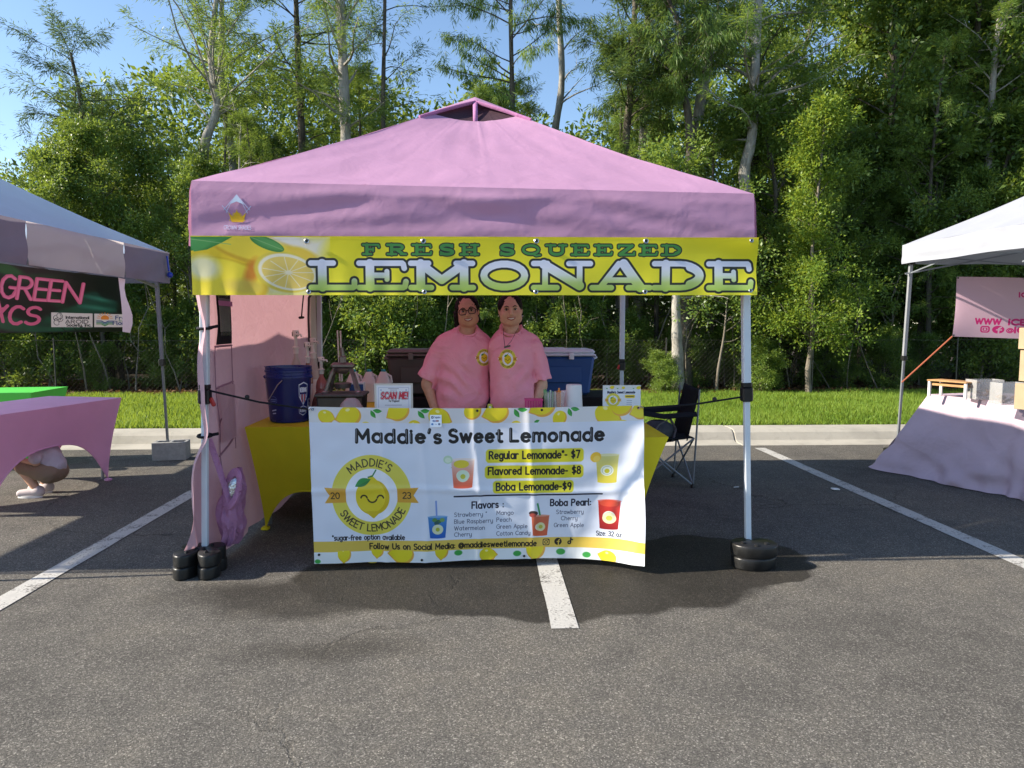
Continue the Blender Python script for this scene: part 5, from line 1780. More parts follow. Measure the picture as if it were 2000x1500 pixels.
# little payment card stuck on the banner
a = Art(22, 22, 14, (214, 228, 246), 0, 0)
a.rrect(2.5, 2.2, 7, 6.6, 1.2, (40, 50, 80)); a.rrect(4, 3.7, 5.6, 5.2, .3, (214, 228, 246)); a.strokes(text_strokes('Square', 8.5, 6, 2.6, .3, 11), (60, 74, 110))
a.strokes(text_strokes('VISA', 5, 12.2, 1.8, .35, 6), (50, 80, 150)); a.ellipse(13, 10.8, 1.7, 1.5, (150, 60, 70)); a.ellipse(15.2, 10.8, 1.7, 1.5, (120, 90, 90))
a.rrect(2.5, 15, 6.5, 18.5, .5, (60, 120, 190)); a.rrect(15.5, 15, 19.5, 18.5, .5, (90, 110, 150)); a.line([(9, 16.5), (13, 17)], .4, (110, 130, 170))
st = printmat('card_print', a.image('payment_card'), .4, .5, 0, .02, crease=False)
m = MB(); p = mf(.378, .90) ; m.grid(lambda u, v: p + Vector((-.036 + .066 * u, -.022, -.016 + .07 * v)), 3, 3)
o = m.build('payment_card', st); tag(o, 'small pale blue card-payment sign stuck to the top of the menu banner', 'sticker')

# bungee cords
def cord(pts, label, name='bungee_cord', cat='cord', mat='black_fabric', r=.006, ball=None, hooks=True):
    e = empty(name, pts[0], label, cat)
    m = MB(); m.tube(pts, r, 6); m.build('cord', M[mat], e)
    if ball: m = MB(); m.sphere(ball, .014, 10, 6); m.build('toggle_ball', M['black_plastic'], e)
    if hooks:
        p = Vector(pts[-1]); m = MB(); m.tube([p, p + Vector((.02 if pts[-1][0] > pts[0][0] else -.02, -.006, .01)), p + Vector((.03 if pts[-1][0] > pts[0][0] else -.03, -.008, -.008))], .004, 5); m.build('hook', M['chrome'], e)
    return e
l0 = legpt['fl'][1].lerp(legpt['fl'][0], .475) + Vector((.03, -.01, .03)); l1 = mf(.0, .985) + Vector((0, -.01, 0))
cord([l0, l0.lerp(l1, .5) + Vector((0, 0, -.012)), l1], 'black bungee cord from the front left pole to the left corner of the menu banner', ball=l0.lerp(l1, .38) + Vector((0, 0, .004)))
r0 = legpt['fr'][1].lerp(legpt['fr'][0], .475) + Vector((-.03, -.01, .0)); r1 = mf(1, .985) + Vector((0, -.01, 0))
cord([r0, r0.lerp(r1, .5) + Vector((0, 0, -.012)), r1], 'black bungee cord from the front right pole to the right corner of the menu banner', ball=r0.lerp(r1, .28) + Vector((0, 0, .004)))


# ------------------------------------------------------------------ tables in stretch covers
def stretch_table(name, tops, feet, z, mat, label, arch=.55, cat='table', zf=.02, pinch=.65, nu=30, nv=16, group=None):
    cen = sum((Vector((*t, 0)) for t in tops), Vector()) / 4
    e = empty(name, (cen.x, cen.y, 0), label, cat, group)
    top = [Vector((*t, z)) for t in tops]
    ft = [Vector((*t, zf)) for t in feet]
    m = MB()
    m.grid(lambda u, v: top[0].lerp(top[1], u).lerp(top[3].lerp(top[2], u), v) + Vector((0, 0, .004 * math.sin(math.pi * u) * math.sin(math.pi * v))), 12, 8, uv=False)
    m.build('tabletop_cover', M[mat], e)
    for i in range(4):
        j = (i + 1) % 4
        a, b, fa, fb = top[i], top[j], ft[i], ft[j]
        h = arch
        cm = cen
        def f(u, v):
            # v: 0 top edge, 1 hem
            s = (2 * u - 1)
            hem = h * (1 - abs(s) ** 2.6)            # hem height above the foot
            zz = z - v * (z - zf - hem)
            g = (z - zz) / (z - zf)                    # 0 top .. 1 foot
            pt = a.lerp(b, u); pf = fa.lerp(fb, u)
            k = 1 - (1 - g) ** (1 / pinch) if pinch < 1 else g
            p = pt.lerp(pf, k)
            out = Vector((b - a)).cross(Vector((0, 0, 1))).normalized()
            inw = -.035 * (1 - abs(s) ** 2) * g
            x, y = p.x + out.x * inw, p.y + out.y * inw
            if v < .05: zz = zz - 0
            return Vector((x, y, zz))
        m = MB(); m.grid(f, nu, nv, uv=False)
        # rounded hem piping
        m.build('skirt_panel', M[mat], e)
        m = MB(); m.tube([f(k / 24, 1) for k in range(25)], .006, 5); m.build('hem', M[mat], e)
        m = MB(); pa = fa.lerp(Vector((cen.x, cen.y, fa.z)), .07); pb_ = a.lerp(Vector((cen.x, cen.y, z)), .22); m.tube([pa + Vector((0, 0, .012)), pb_ - Vector((0, 0, .03))], .013, 6); m.build('leg', M['grey_steel'], e)
        m = MB(); m.box(fa + Vector((0, 0, -.006)), (.05, .05, .024), bev=.006); m.build('foot_pocket', M[mat], e)
    return e


T1 = stretch_table('table', [(-.86, 4.13), (1.09, 4.12), (1.09, 4.86), (-.86, 4.86)], [(-.66, 4.13), (.885, 4.12), (.885, 4.84), (-.66, 4.84)], .74, 'yellow', 'yellow stretch-covered table behind the menu banner', arch=.46)
T2 = stretch_table('table', [(-1.55, 4.62), (-.84, 4.62), (-.84, 6.35), (-1.55, 6.35)], [(-1.50, 4.83), (-.92, 4.80), (-.92, 6.2), (-1.50, 6.2)], .742, 'yellow', 'yellow stretch-covered table along the pink side wall under the blue bucket', arch=.26, pinch=.8)
# back table under a black cloth
bt = empty('table', (.1, 6.6, 0), 'table under a black cloth at the back of the tent holding the two coolers', 'table')
m = MB(); m.box((.12, 6.62, .745), (2.25, .72, .03), bev=.006); m.build('tabletop', M['black_cloth'], bt)
m = MB()
def sk(u, v):
    per = [(-1.005, 6.26), (1.245, 6.26), (1.245, 6.98), (-1.005, 6.98), (-1.005, 6.26)]
    L = [2.25, .72, 2.25, .72]; s = u * sum(L); i = 0
    while i < 3 and s > L[i]: s -= L[i]; i += 1
    a, b = Vector((*per[i], 0)), Vector((*per[i + 1], 0)); p = a.lerp(b, s / L[i])
    o = (p - Vector((.12, 6.62, 0))).normalized() * (.02 * math.sin(u * 150) * v + .03 * v)
    return Vector((p.x + o.x, p.y + o.y, .745 - .70 * v))
m.grid(sk, 200, 8, uv=False); m.build('cloth_skirt', M['black_cloth'], bt)

# ------------------------------------------------------------------ coolers
def cooler(x, y, z, w, d, h, body, lid, label, rz=0):
    e = empty('cooler', (x, y, z), label, 'cooler', rz=rz)
    m = MB(); m.box((0, 0, h * .42), (w, d, h * .84), bev=.025, taper=.90); m.box((0, -d / 2 - .001, h * .45), (w * .72, .012, h * .34), bev=.004)
    m.build('cooler_body', M[body], e, local=True)
    m = MB(); m.box((0, 0, h * .86), (w * 1.02, d * 1.03, h * .05), bev=.008); m.build('rim', M[lid], e, local=True)
    m = MB(); m.box((0, 0, h * .93), (w * 1.0, d * 1.0, h * .10), bev=.018); m.box((w * .06, 0, h * .985), (w * .34, d * .7, h * .03), bev=.006); m.build('lid', M[lid], e, local=True)
    for s in (-1, 1):
        m = MB(); m.tube([(s * w * .49, -.09, h * .74), (s * (w * .5 + .035), -.09, h * .80), (s * (w * .5 + .035), .09, h * .80), (s * w * .49, .09, h * .74)], .011, 6); m.build('side_handle', M[lid], e, local=True)
    m = MB()
    for s in (-1, 1): m.box((s * w * .26, -d / 2 - .012, h * .84), (.045, .02, .06), bev=.004)
    m.build('latch', M[lid], e, local=True)
    return e
cooler(-.42, 6.60, .765, .90, .48, .425, 'brown', 'brown_lid', 'big brown cooler on the back table, left of the two people')
cooler(.55, 6.60, .765, .90, .48, .425, 'navy', 'cooler_white', 'big blue cooler with white lid on the back table, right of the two people')

# ------------------------------------------------------------------ blue bucket
bk = empty('bucket', (-1.335, 4.90, .746), 'blue five-gallon bucket with veterans shield print at the left end of the stand', 'bucket')
art = Art(400, 150, 4, (10, 26, 92), 0, 0)   # wraps half-way round
W_ = (214, 220, 236)
def shield(cx, cy, k, txt):
    art.poly([(cx - 15 * k, cy - 14 * k), (cx, cy - 18 * k), (cx + 15 * k, cy - 14 * k), (cx + 14 * k, cy + 6 * k), (cx, cy + 20 * k), (cx - 14 * k, cy + 6 * k)], W_)
    art.poly([(cx - 13.5 * k, cy - 12.5 * k), (cx, cy - 16 * k), (cx + 13.5 * k, cy - 12.5 * k), (cx + 12.5 * k, cy + 5 * k), (cx, cy + 18 * k), (cx - 12.5 * k, cy + 5 * k)], (14, 34, 100))
    art.strokes(text_strokes(txt, cx - 11 * k, cy - 2 * k, 4.2 * k, .9 * k, 22 * k), W_)
    for q in range(5):
        x0 = cx - 10 * k + q * 4.6 * k
        art.poly([(x0, cy + 2 * k), (x0 + 2.4 * k, cy + 2 * k), (x0 + 2.4 * k, cy + (12 + 3 * (2 - abs(q - 2))) * k), (x0, cy + (11 + 3 * (2 - abs(q - 2))) * k)], (226, 110, 110) if q % 2 else W_)
shield(322, 56, 2.2, 'VETERANS')
art.poly([(290, 108), (322, 101), (354, 108), (350, 128), (322, 137), (294, 128)], W_); art.poly([(292, 110), (322, 103.5), (352, 110), (348, 127), (322, 134), (296, 127)], (14, 34, 100)); art.strokes(text_strokes("VETERANS", 298, 123, 7, 1.3, 48), W_)
art.poly([(362, 84), (380, 76), (399, 84), (399, 112), (362, 112)], W_); art.poly([(364, 86), (380, 78.5), (399, 86), (399, 110), (364, 110)], (14, 34, 100)); art.strokes(text_strokes("Lo", 368, 106, 12, 2.0, 24), W_)
art.ellipse(128, 80, 30, 15, (110, 130, 185), 0, .7); art.ellipse(128, 80, 27, 13, (14, 34, 100)); art.line([(106, 78), (150, 78)], 1.2, (130, 145, 195)); art.line([(110, 84), (146, 84)], 1.0, (130, 145, 195))
art.line([(112, 118), (146, 114)], 2.2, W_, .8); art.line([(116, 128), (142, 126)], 2.0, W_, .8)
bp = printmat('bucket_print', art.image('bucket_print'), .28, .5, 0, .03, crease=False)
H = .375
def bkf(u, v):
    th = math.pi * (1 + u)
    r = .132 + (.150 - .132) * v
    return Vector((r * math.cos(th), r * math.sin(th), .02 + (H - .09) * v))
m = MB(); m.grid(bkf, 36, 8)
m.build('printed_side', bp, bk, local=True)
m = MB(); m.lathe([(.0, .002), (.122, .0), (.130, .008), (.1315, .02), (.1485, H - .075), (.156, H - .074), (.156, H - .062), (.151, H - .058), (.151, H - .04), (.157, H - .036), (.157, H - .024), (.152, H - .02), (.153, H - .006), (.158, H - .004), (.158, H), (.150, H), (.147, H - .02), (.128, .02), (0, .016)], n=40, cap=False)
m.build('bucket_body', M['blue_bucket'], bk, local=True)
m = MB(); m.tube([(-.158, -.01, H - .07), (-.11, -.135, .16), (-.09, -.158, .165), (-.03, -.165, .26), (0.0, -.163, .29)], .0035, 5)
m.build('wire_handle', M['chrome'], bk, local=True)
for s in (-1, 1):
    m = MB(); m.sphere((s * .154, -.02, H - .07), .012, 8, 6); m.build('handle_ear', M['blue_bucket'], bk, local=True)

# ------------------------------------------------------------------ syrup bottles with pumps
def bottle(x, y, z, h, r, label, colr, dark=True):
    e = empty('syrup_bottle', (x, y, z), label, 'bottle', 'pump bottles at the left end of the stand')
    m = MB(); m.lathe([(0, 0), (r, .0), (r, h * .52), (r * .85, h * .60), (r * .38, h * .68), (r * .36, h * .74), (0, h * .74)], n=18, cap=False); m.build('bottle_body', M[colr], e, local=True)
    m = MB(); m.lathe([(r * 1.01, h * .12), (r * 1.015, h * .14), (r * 1.015, h * .42), (r * 1.01, h * .44)], n=18, cap=False); m.build('bottle_label', M['paper'], e, local=True)
    m = MB(); m.lathe([(r * .46, h * .72), (r * .46, h * .78), (r * .62, h * .785), (r * .62, h * .80), (r * .30, h * .81), (r * .28, h * .92), (r * .55, h * .925), (r * .58, h * .99), (r * .5, h), (0, h)], n=16)
    m.tube([(0, 0, h * .95), (.0, -.02, h * .955), (.045, -.03, h * .95), (.05, -.03, h * .92)], .007, 6); m.build('pump', M['cream_plastic'], e, local=True)
    for k in range(4):
        m = MB(); th = k * math.pi / 2 + .6; m.box((r * .57 * math.cos(th), r * .57 * math.sin(th), h * .955), (.008, .004, h * .05), (0, 0, th)); m.build('pump_rib', M['dark_metal'], e, local=True)
    return e
M['amber'] = simple('amber_syrup', (.30, .12, .06), .2, 0, .6)
M['rosy'] = simple('rosy_syrup', (.45, .13, .11), .2, 0, .6)
M['milky'] = simple('milky_bottle', (.50, .44, .38), .3, 0, .5)
def onT(px, py, Yv): p = atY(px, py, Yv); return p
for (px, pyt, Yv, r, lab, cc) in ((577, 645, 5.30, .040, 'tall syrup bottle with white pump standing leftmost behind the blue bucket', 'milky'), (600, 668, 5.15, .034, 'slim syrup bottle with pump in the middle behind the blue bucket', 'amber'), (611, 660, 5.45, .040, 'syrup bottle with pump at the far right behind the bucket rim', 'milky'), (627, 697, 5.05, .040, 'short syrup bottle with slotted white pump just right of the blue bucket', 'rosy')):
    p = atY(px, pyt, Yv)
    bottle(p.x, Yv, .746, p.z - .746, r, lab, cc)
p = atY(590, 690, 5.6)
m = MB(); m.lathe([(0, 0), (.07, .0), (.085, .01), (.085, .016), (0, .02)], n=20)
# white tray balanced on a canister behind the bottles
e = empty('canister', (p.x, 5.62, .746), 'pale canister with a wide flat lid behind the pump bottles', 'canister')
m = MB(); m.lathe([(0, 0), (.055, 0), (.058, .28), (0, .28)], n=20); m.build('canister_body', M['milky'], e, local=True)
m = MB(); m.lathe([(0, .285), (.10, .285), (.115, .300), (.11, .303), (0, .297)], n=24); m.build('flat_lid', M['cup_white'], e, local=True)
# wooden skewers / straws upright
e = empty('stirrer', (0, 0, 0), 'pair of tall pale wooden paddles standing up behind the citrus press', 'paddle')
a0, a1 = atY(664, 745, 5.35), atY(659, 645, 5.35); b0, b1 = atY(668, 745, 5.35), atY(665, 646, 5.35)
for (p, q) in ((a0, a1), (b0, b1)):
    m = MB(); m.tube([Vector((p.x, p.y, .76)) if False else p, q], .007, 5, flat=.6); m.build('paddle', M['cream_plastic'], e)

# ------------------------------------------------------------------ citrus press on a black tote
tote = empty('storage_tote', (-.99, 4.98, .746), 'black storage box supporting the citrus press at the left of the stand', 'box')
m = MB(); m.box((0, 0, .085), (.31, .26, .17), bev=.012, taper=.93); m.build('box_body', M['dark_metal'], tote, local=True)
m = MB(); m.box((0, 0, .175), (.33, .28, .02), bev=.006); m.build('box_lid', simple('tote_lid', (.10, .10, .09), .6), tote, local=True)
press = empty('citrus_press', (-.985, 4.98, .934), 'cast-metal hand citrus press with splayed legs standing on the black box', 'juicer')
P = M['press'] = simple('cast_metal', (.22, .19, .17), .42, .7, .5, .25, 20, .3, 60, .003)
for s in (-1, 1):
    m = MB(); m.tube([(s * .11, -.06, .0), (s * .075, -.03, .12), (s * .05, 0, .17)], [.016, .014, .018], 8, flat=.6); m.build('leg', P, press, local=True)
    m = MB(); m.tube([(s * .10, .07, .0), (s * .07, .05, .12), (s * .05, .02, .17)], [.014, .012, .014], 8, flat=.6); m.build('leg', P, press, local=True)
    m = MB(); m.lathe([(.022, -.002), (.024, .008), (.014, .014), (0, .015)], (s * .11, -.06, 0), 10); m.build('leg_foot', M['chrome'], press, local=True)
m = MB(); m.box((0, .01, .185), (.16, .075, .042), bev=.014); m.lathe([(.03, .13), (.055, .15), (.058, .165), (.02, .17)], (0, .0, 0), 16); m.build('press_head', P, press, local=True)
m = MB(); m.box((0, .01, .225), (.05, .04, .06), bev=.01); m.tube([(0, .01, .25), (-.005, .01, .31)], [.016, .012], 8); m.build('lever_pivot', P, press, local=True)
m = MB(); m.lathe([(0, .03), (.05, .03), (.06, .06), (.055, .065), (0, .06)], (0, 0, 0), 16); m.build('strainer_cup', P, press, local=True)
# red and white carton behind the press
e = empty('carton', (-.93, 5.22, .746), 'small red white and navy carton seen between the legs of the citrus press', 'carton')
m = MB(); m.box((0, 0, .12), (.11, .06, .24), bev=.003); m.build('carton_body', M['paper'], e, local=True)
m = MB(); m.box((0, -.031, .12), (.10, .003, .10)); m.build('carton_band', M['red_plastic'], e, local=True)
m = MB(); m.box((0, -.031, .20), (.10, .003, .05)); m.build('carton_band', M['navy'], e, local=True)
# red mesh sack of fruit left of press
e = empty('fruit_sack', (-1.16, 5.02, .746), 'reddish mesh sack slumped between the bucket and the citrus press', 'sack')
def sackf(u, v):
    th = 2 * math.pi * u
    r = .055 * math.sin(math.pi * (.12 + .84 * v)) ** .5 * (1 + .12 * math.sin(5 * th + 4 * v) + .06 * math.sin(11 * th))
    return Vector((r * math.cos(th) + .02 * v, r * math.sin(th), .21 * v))
m = MB(); m.grid(sackf, 24, 12, uv=False); m.build('sack_body', simple('rosy_mesh', (.30, .10, .09), .7, 0, .3, .4, 40, .8, 60, .008), e, local=True)

# ------------------------------------------------------------------ gallon jugs
def jug(x, y, label):
    e = empty('gallon_jug', (x, y, .748), label, 'jug', 'milky gallon jugs behind the press')
    def f(u, v):
        th = 2 * math.pi * u
        sq = (abs(math.cos(th)) ** 4 + abs(math.sin(th)) ** 4) ** -.25
        r = .068 * sq if v < .6 else .068 * sq * (1 - (v - .6) / .4 * .72) ** .8
        return Vector((r * math.cos(th), r * math.sin(th), .255 * v))
    m = MB(); m.grid(f, 28, 18, uv=False); m.build('jug_body', M['jug'], e, local=True)
    m = MB(); m.tube([(.03, 0, .235), (.062, 0, .215), (.070, 0, .16)], .010, 6); m.build('jug_handle', M['jug'], e, local=True)
    m = MB(); m.lathe([(.019, .25), (.019, .272), (.017, .274), (0, .274)], n=14); m.build('jug_cap', M['teal'], e, local=True)
for (px, lab) in ((691, 'milky gallon jug with teal cap, left one, right behind the citrus press'), (721, 'milky gallon jug with teal cap, middle one of the three'), (749, 'milky gallon jug with teal cap, next to the brown cooler')):
    p = atY(px, 735, 6.12); jug(p.x, 6.12, lab)
# extra white jug body seen behind bucket
e = empty('paper_bag', (-1.20, 5.5, .746), 'cloudy plastic bag of supplies lying in front of the black box', 'bag')
def pbf(u, v):
    th = 2 * math.pi * u; r = .06 * math.sin(math.pi * (.05 + .9 * v)) ** .6 * (1 + .25 * fn(math.cos(th) * 2, math.sin(th) * 2, v * 6))
    return Vector((r * 1.3 * math.cos(th), r * math.sin(th), .17 * v + .02))
e.location = (-.86, 4.60, .742)
m = MB(); m.grid(pbf, 24, 12, uv=False); m.build('bag_body', M['bagfilm'] if 'bagfilm' in M else glass('bag_film', (.55, .45, .46), .8, .3), e, local=True)

# ------------------------------------------------------------------ signs on the front table
def card_sign(name, artm, px0, px1, pyt, Yv, label, frame=None, border=.008):
    a = atY(px0, pyt, Yv); b = atY(px1, pyt, Yv)
    e = empty(name, ((a.x + b.x) / 2, Yv, .745), label, 'sign')
    h = a.z - .745
    w = b.x - a.x
    m = MB(); m.box((0, .003, h / 2), (w, .004, h)); m.build('acrylic_back', M['clear'] if not frame else M[frame], e, local=True)
    m = MB(); m.grid(lambda u, v: Vector((-w / 2 + border + (w - 2 * border) * u, -.001, border + (h - 2 * border) * v)), 2, 2); m.build('printed_sheet', artm, e, local=True)
    m = MB(); m.box((0, .03, .004), (w, .07, .006)); m.build('sign_foot', M['clear'], e, local=True)
    return e
a = Art(74, 92, 7, (240, 242, 250), 0, 0)
a.rrect(4, 4, 70, 90, 2, (190, 196, 224)); a.rrect(5, 5, 69, 89, 2, (240, 242, 250))
for xx in (10, 64): a.ellipse(xx, 10, 2, 2, (190, 200, 230))
a.line([(26, 7), (48, 7)], .5, (140, 140, 160)); a.line([(30, 10), (44, 10)], .5, (140, 140, 160))
sc1 = text_strokes('SCAN ME!', 10, 28, 8.4, 2.3, 56, .42, slant=.18); a.strokes(sc1, (240, 240, 246), outline=(60, 50, 66), ow=.5); a.strokes(text_strokes('SCAN ME!', 10, 28, 8.4, 1.5, 56, .42, slant=.18), (206, 50, 74))
a.strokes(text_strokes('For Payment', 27, 35, 2.6, .4, 22), (50, 50, 60)); a.line([(18, 42), (54, 42)], .4, (110, 110, 130))
a.line([(14, 49), (60, 49)], .5, (90, 90, 110))
ms = printmat('scan_print', a.image('scan_sign'), .35, .5, 0, .02, crease=False)
card_sign('scan_sign', ms, 731, 806, 749, 4.42, 'white sign reading SCAN ME! in red letters on the front table beside the brown cooler', frame='cream_plastic', border=.012)
a = Art(74, 92, 7, (232, 238, 250), 0, 0)
a.rrect(0, 0, 74, 9, 0, (226, 228, 230))
for (x, y, r) in ((18, 4, 4), (40, 5, 3), (70, 5, 4)): lemon(a, x, y, r, -20)
for x in (6, 27, 58): leafp(a, x, 6, 2, 20)
a.strokes(text_strokes("Maddie's Sweet Lemonade", 9, 17, 3.2, .62, 54), (40, 50, 84))
logo_badge(a, 20, 31, 14, txt=False)
a.rrect(43, 20, 63, 27, 2.5, (232, 206, 60)); a.line([(46, 23.5), (60, 23.5)], .8, (90, 78, 20))
for k in range(3): a.line([(47, 32 + 4 * k), (57, 32 + 4 * k)], .4, (120, 130, 160))
a.line([(10, 55), (60, 55)], .5, (120, 130, 160))
ms = printmat('flyer_print', a.image('flyer'), .35, .5, 0, .02, crease=False)
card_sign('flyer_sign', ms, 1177, 1252, 752, 4.42, "small white flyer stand printed Maddie's Sweet Lemonade at the right end of the front table", border=.002)

# ------------------------------------------------------------------ cups, straws, basket
def cups(px, pyt, Yv, r, n, label):
    p = atY(px, pyt, Yv)
    e = empty('cup_stack', (p.x, Yv, .745), label, 'cups', 'foam cup stacks on the front table')
    h = p.z - .745
    for k in range(n):
        z = h - (k + 1) * (h - .0) / n if k < n - 1 else 0
        pass
    m = MB(); m.lathe([(r * 1.0, 0), (r * 1.06, .006), (r * 1.0, .012), (r * .80, h - .004), (r * .76, h), (0, h)], n=24); m.build('cup', M['cup_white'], e, local=True)
    for k in range(1, 7):
        m = MB(); t = k / 8; rr = r * (1.0 - .2 * t); m.lathe([(rr * 1.0, h * t * .5), (rr * 1.05, h * t * .5 + .004), (rr * 1.0, h * t * .5 + .008)], n=24, cap=False); m.build('cup_rim', M['cup_white'], e, local=True)
cups(1121, 751, 4.50, .062, 6, 'taller stack of upturned white foam cups on the front table')
cups(1109, 763, 4.58, .058, 5, 'shorter stack of white foam cups leaning behind the taller stack')
def bundle(px, Yv, colr, label, n=14):
    p = atY(px, 766, Yv)
    e = empty('straw_bundle', (p.x, Yv, .745), label, 'straws', 'bundles of wrapped straws on the front table')
    rr = random.Random(px)
    for k in range(n):
        a = rr.uniform(0, 6.28); q = rr.uniform(0, .024)
        m = MB(); b0 = Vector((q * math.cos(a), q * math.sin(a), .0)); m.tube([b0, b0 * 1.5 + Vector((rr.uniform(-.01, .01), 0, .24 + rr.uniform(-.02, .02)))], .0048, 5)
        m.build('straw', colr if k % 3 else M['paper'], e, local=True)
    m = MB(); m.lathe([(.032, 0), (.034, .15), (.036, .235)], n=18, cap=False); m.build('plastic_wrap', M['wrapfilm'], e, local=True)
M['wrapfilm'] = glass('straw_wrap', (.75, .75, .75), .32, .15)
bundle(1073, 4.45, simple('green_straw', (.16, .36, .14), .4), 'bundle of green straws in clear wrap, next to the pink basket')
bundle(1091, 4.45, simple('orange_straw', (.80, .28, .04), .4), 'bundle of orange and yellow straws in clear wrap, next to the cup stacks')
p = atY(1042, 779, 4.40)
e = empty('basket', (p.x, 4.40, .745), 'hot pink plastic basket on the front table in front of the person on the right', 'basket')
m = MB()
hb = p.z - .745
for z_ in (0, .33, .66, 1): m.box((0, 0, .006 + z_ * (hb - .01)), (.10 + .012 * z_, .075 + .01 * z_, .010))
m.build('basket_rings', M['pink_plastic'], e, local=True)
for k in range(7):
    for s in (-1, 1):
        m = MB(); m.box((-.048 + .016 * k, s * .037, hb / 2), (.009, .003, hb)); m.build('basket_slat', M['pink_plastic'], e, local=True)
p = atY(957, 789, 4.38)
e = empty('lemon_tag', (p.x, 4.38, .745), 'little yellow patterned block peeking over the banner between the two people', 'ornament')
m = MB(); m.box((0, 0, (p.z - .745) / 2), (.030, .03, p.z - .745), bev=.004); m.build('block_body', simple('lime_yellow', (.6, .6, .08), .5), e, local=True)
m = MB(); m.sphere((0, -.016, p.z - .765), (.008, .003, .008), 8, 6); m.build('block_dot', M['paper'], e, local=True)
# crate under the table
e = empty('crate', (-.82, 5.3, 0), 'dark red and black crate in the shadow under the yellow tables', 'crate')
m = MB(); m.box((0, 0, .10), (.40, .30, .18), bev=.01); m.build('crate_body', simple('dark_red', (.14, .02, .02), .6), e, local=True)
m = MB(); m.box((0, 0, .20), (.42, .32, .03), bev=.006); m.build('crate_lid', M['black_plastic'], e, local=True)

# ------------------------------------------------------------------ folding camp chair with a bag
ch = empty('camp_chair', (1.5, 6.2, 0), 'black folding camp chair behind the right end of the yellow table', 'chair')
sx0, sx1, sy0, sy1 = 1.29, 1.80, 5.98, 6.42
G4 = [(sx1, sy0), (sx1 - .05, sy1), (sx0, sy0), (sx0 + .02, sy1)]
def rod(a, b, r=.0085, mat='grey_steel', name='frame_tube'):
    m = MB(); m.tube([a, b], r, 7); m.build(name, M[mat], ch)
zs = .43
rod((sx0, sy0, .02), (sx1, sy0, zs)); rod((sx1, sy0, .02), (sx0, sy0, zs))
rod((sx0 + .02, sy1, .02), (sx1 - .05, sy1, zs)); rod((sx1 - .05, sy1, .02), (sx0 + .02, sy1, zs))
rod((sx1, sy0, .02), (sx1 - .05, sy1, zs)); rod((sx1 - .05, sy1, .02), (sx1, sy0, zs))
rod((sx0, sy0, .02), (sx0 + .02, sy1, zs)); rod((sx0 + .02, sy1, .02), (sx0, sy0, zs))
rod((sx1, sy0, .02), (sx1 + .04, sy0, .85)); rod((sx1 - .05, sy1, .02), (sx1 + .0, sy1 + .02, .85))
rod((sx0, sy0, zs), (sx0, sy0, .66)); rod((sx0 + .02, sy1, zs), (sx0 + .02, sy1, .66))
for p in ((sx0, sy0), (sx1, sy0), (sx0 + .02, sy1), (sx1 - .05, sy1)):
    m = MB(); m.lathe([(.022, 0), (.022, .012), (.013, .035), (0, .036)], (*p, 0), 10); m.build('foot', M['black_plastic'], ch)
m = MB(); m.grid(lambda u, v: Vector((sx0 + (sx1 - sx0) * u, sy0 + (sy1 - sy0) * v, zs - .07 * math.sin(math.pi * v) * math.sin(math.pi * min(1, u * .9 + .1)) + .01 * fn(u * 6, v * 6, 1))), 14, 12, uv=False); m.build('seat', M['black_fabric'], ch, solid=.012)
m = MB(); m.grid(lambda u, v: Vector((sx1 - .06 + .10 * v + .05 * math.sin(math.pi * u), sy0 + (sy1 + .02 - sy0) * u, zs - .02 + .46 * v - .03 * math.sin(math.pi * u) * v)), 12, 14, uv=False); m.build('backrest', M['black_fabric'], ch, solid=.012)
for yy in (sy0, sy1):
    m = MB(); m.tube([(sx0, yy, .66), (sx0 + .25, yy, .62), (sx1 + .02, yy, .64)], .028, 7, flat=.35); m.build('armrest', M['black_fabric'], ch)
bagc = empty('shoulder_bag', (1.5, 6.15, .4), 'grey and black shoulder bag dumped on the camp chair seat', 'bag')
def bgf(u, v):
    th = 2 * math.pi * u
    r = .15 * math.sin(math.pi * (.04 + .92 * v)) ** .5 * (1 + .14 * fn(math.cos(th) * 2, math.sin(th) * 2, v * 4))
    return Vector((1.52 + r * 1.05 * math.cos(th), 6.13 + r * .8 * math.sin(th), .38 + .19 * v))
m = MB(); m.grid(bgf, 28, 14, uv=False); m.build('bag_body', simple('grey_canvas', (.07, .075, .085), .7, 0, .3, .3, 12, .6, 50, .01), bagc)
m = MB(); m.tube([(1.42, 6.02, .42), (1.50, 5.98, .55), (1.60, 6.02, .60), (1.66, 6.05, .50), (1.62, 6.0, .40)], .014, 6, flat=.4); m.build('bag_strap', simple('strap_grey', (.14, .14, .15), .7), bagc)
e = empty('paper_sack', (1.33, 6.25, .0), 'small white printed sack hanging under the camp chair', 'bag')
m = MB(); m.box((0, 0, .25), (.13, .05, .16), (0, .1, 0), bev=.008); m.build('sack_body', M['cup_white'], e, local=True)
m = MB(); m.tube([(-.05, 0, .33), (0, 0, .41), (.05, 0, .33)], .003, 4); m.build('sack_handle', M['cup_white'], e, local=True)
# litter
e = tag(MB().build('empty_litter', M['paper']) if False else MB().box((2.98, 5.83, .012), (.07, .04, .012), (.1, .1, .3), bev=.003).build('paper_scrap', M['paper']), 'crumpled paper scrap on the shaded asphalt by the right parking line', 'litter')
tag(MB().box((2.17, 5.95, .009), (.05, .012, .004), (0, 0, .3)).build('plastic_scrap', M['paper']), 'thin white scrap on the shaded asphalt beside the camp chair', 'litter')

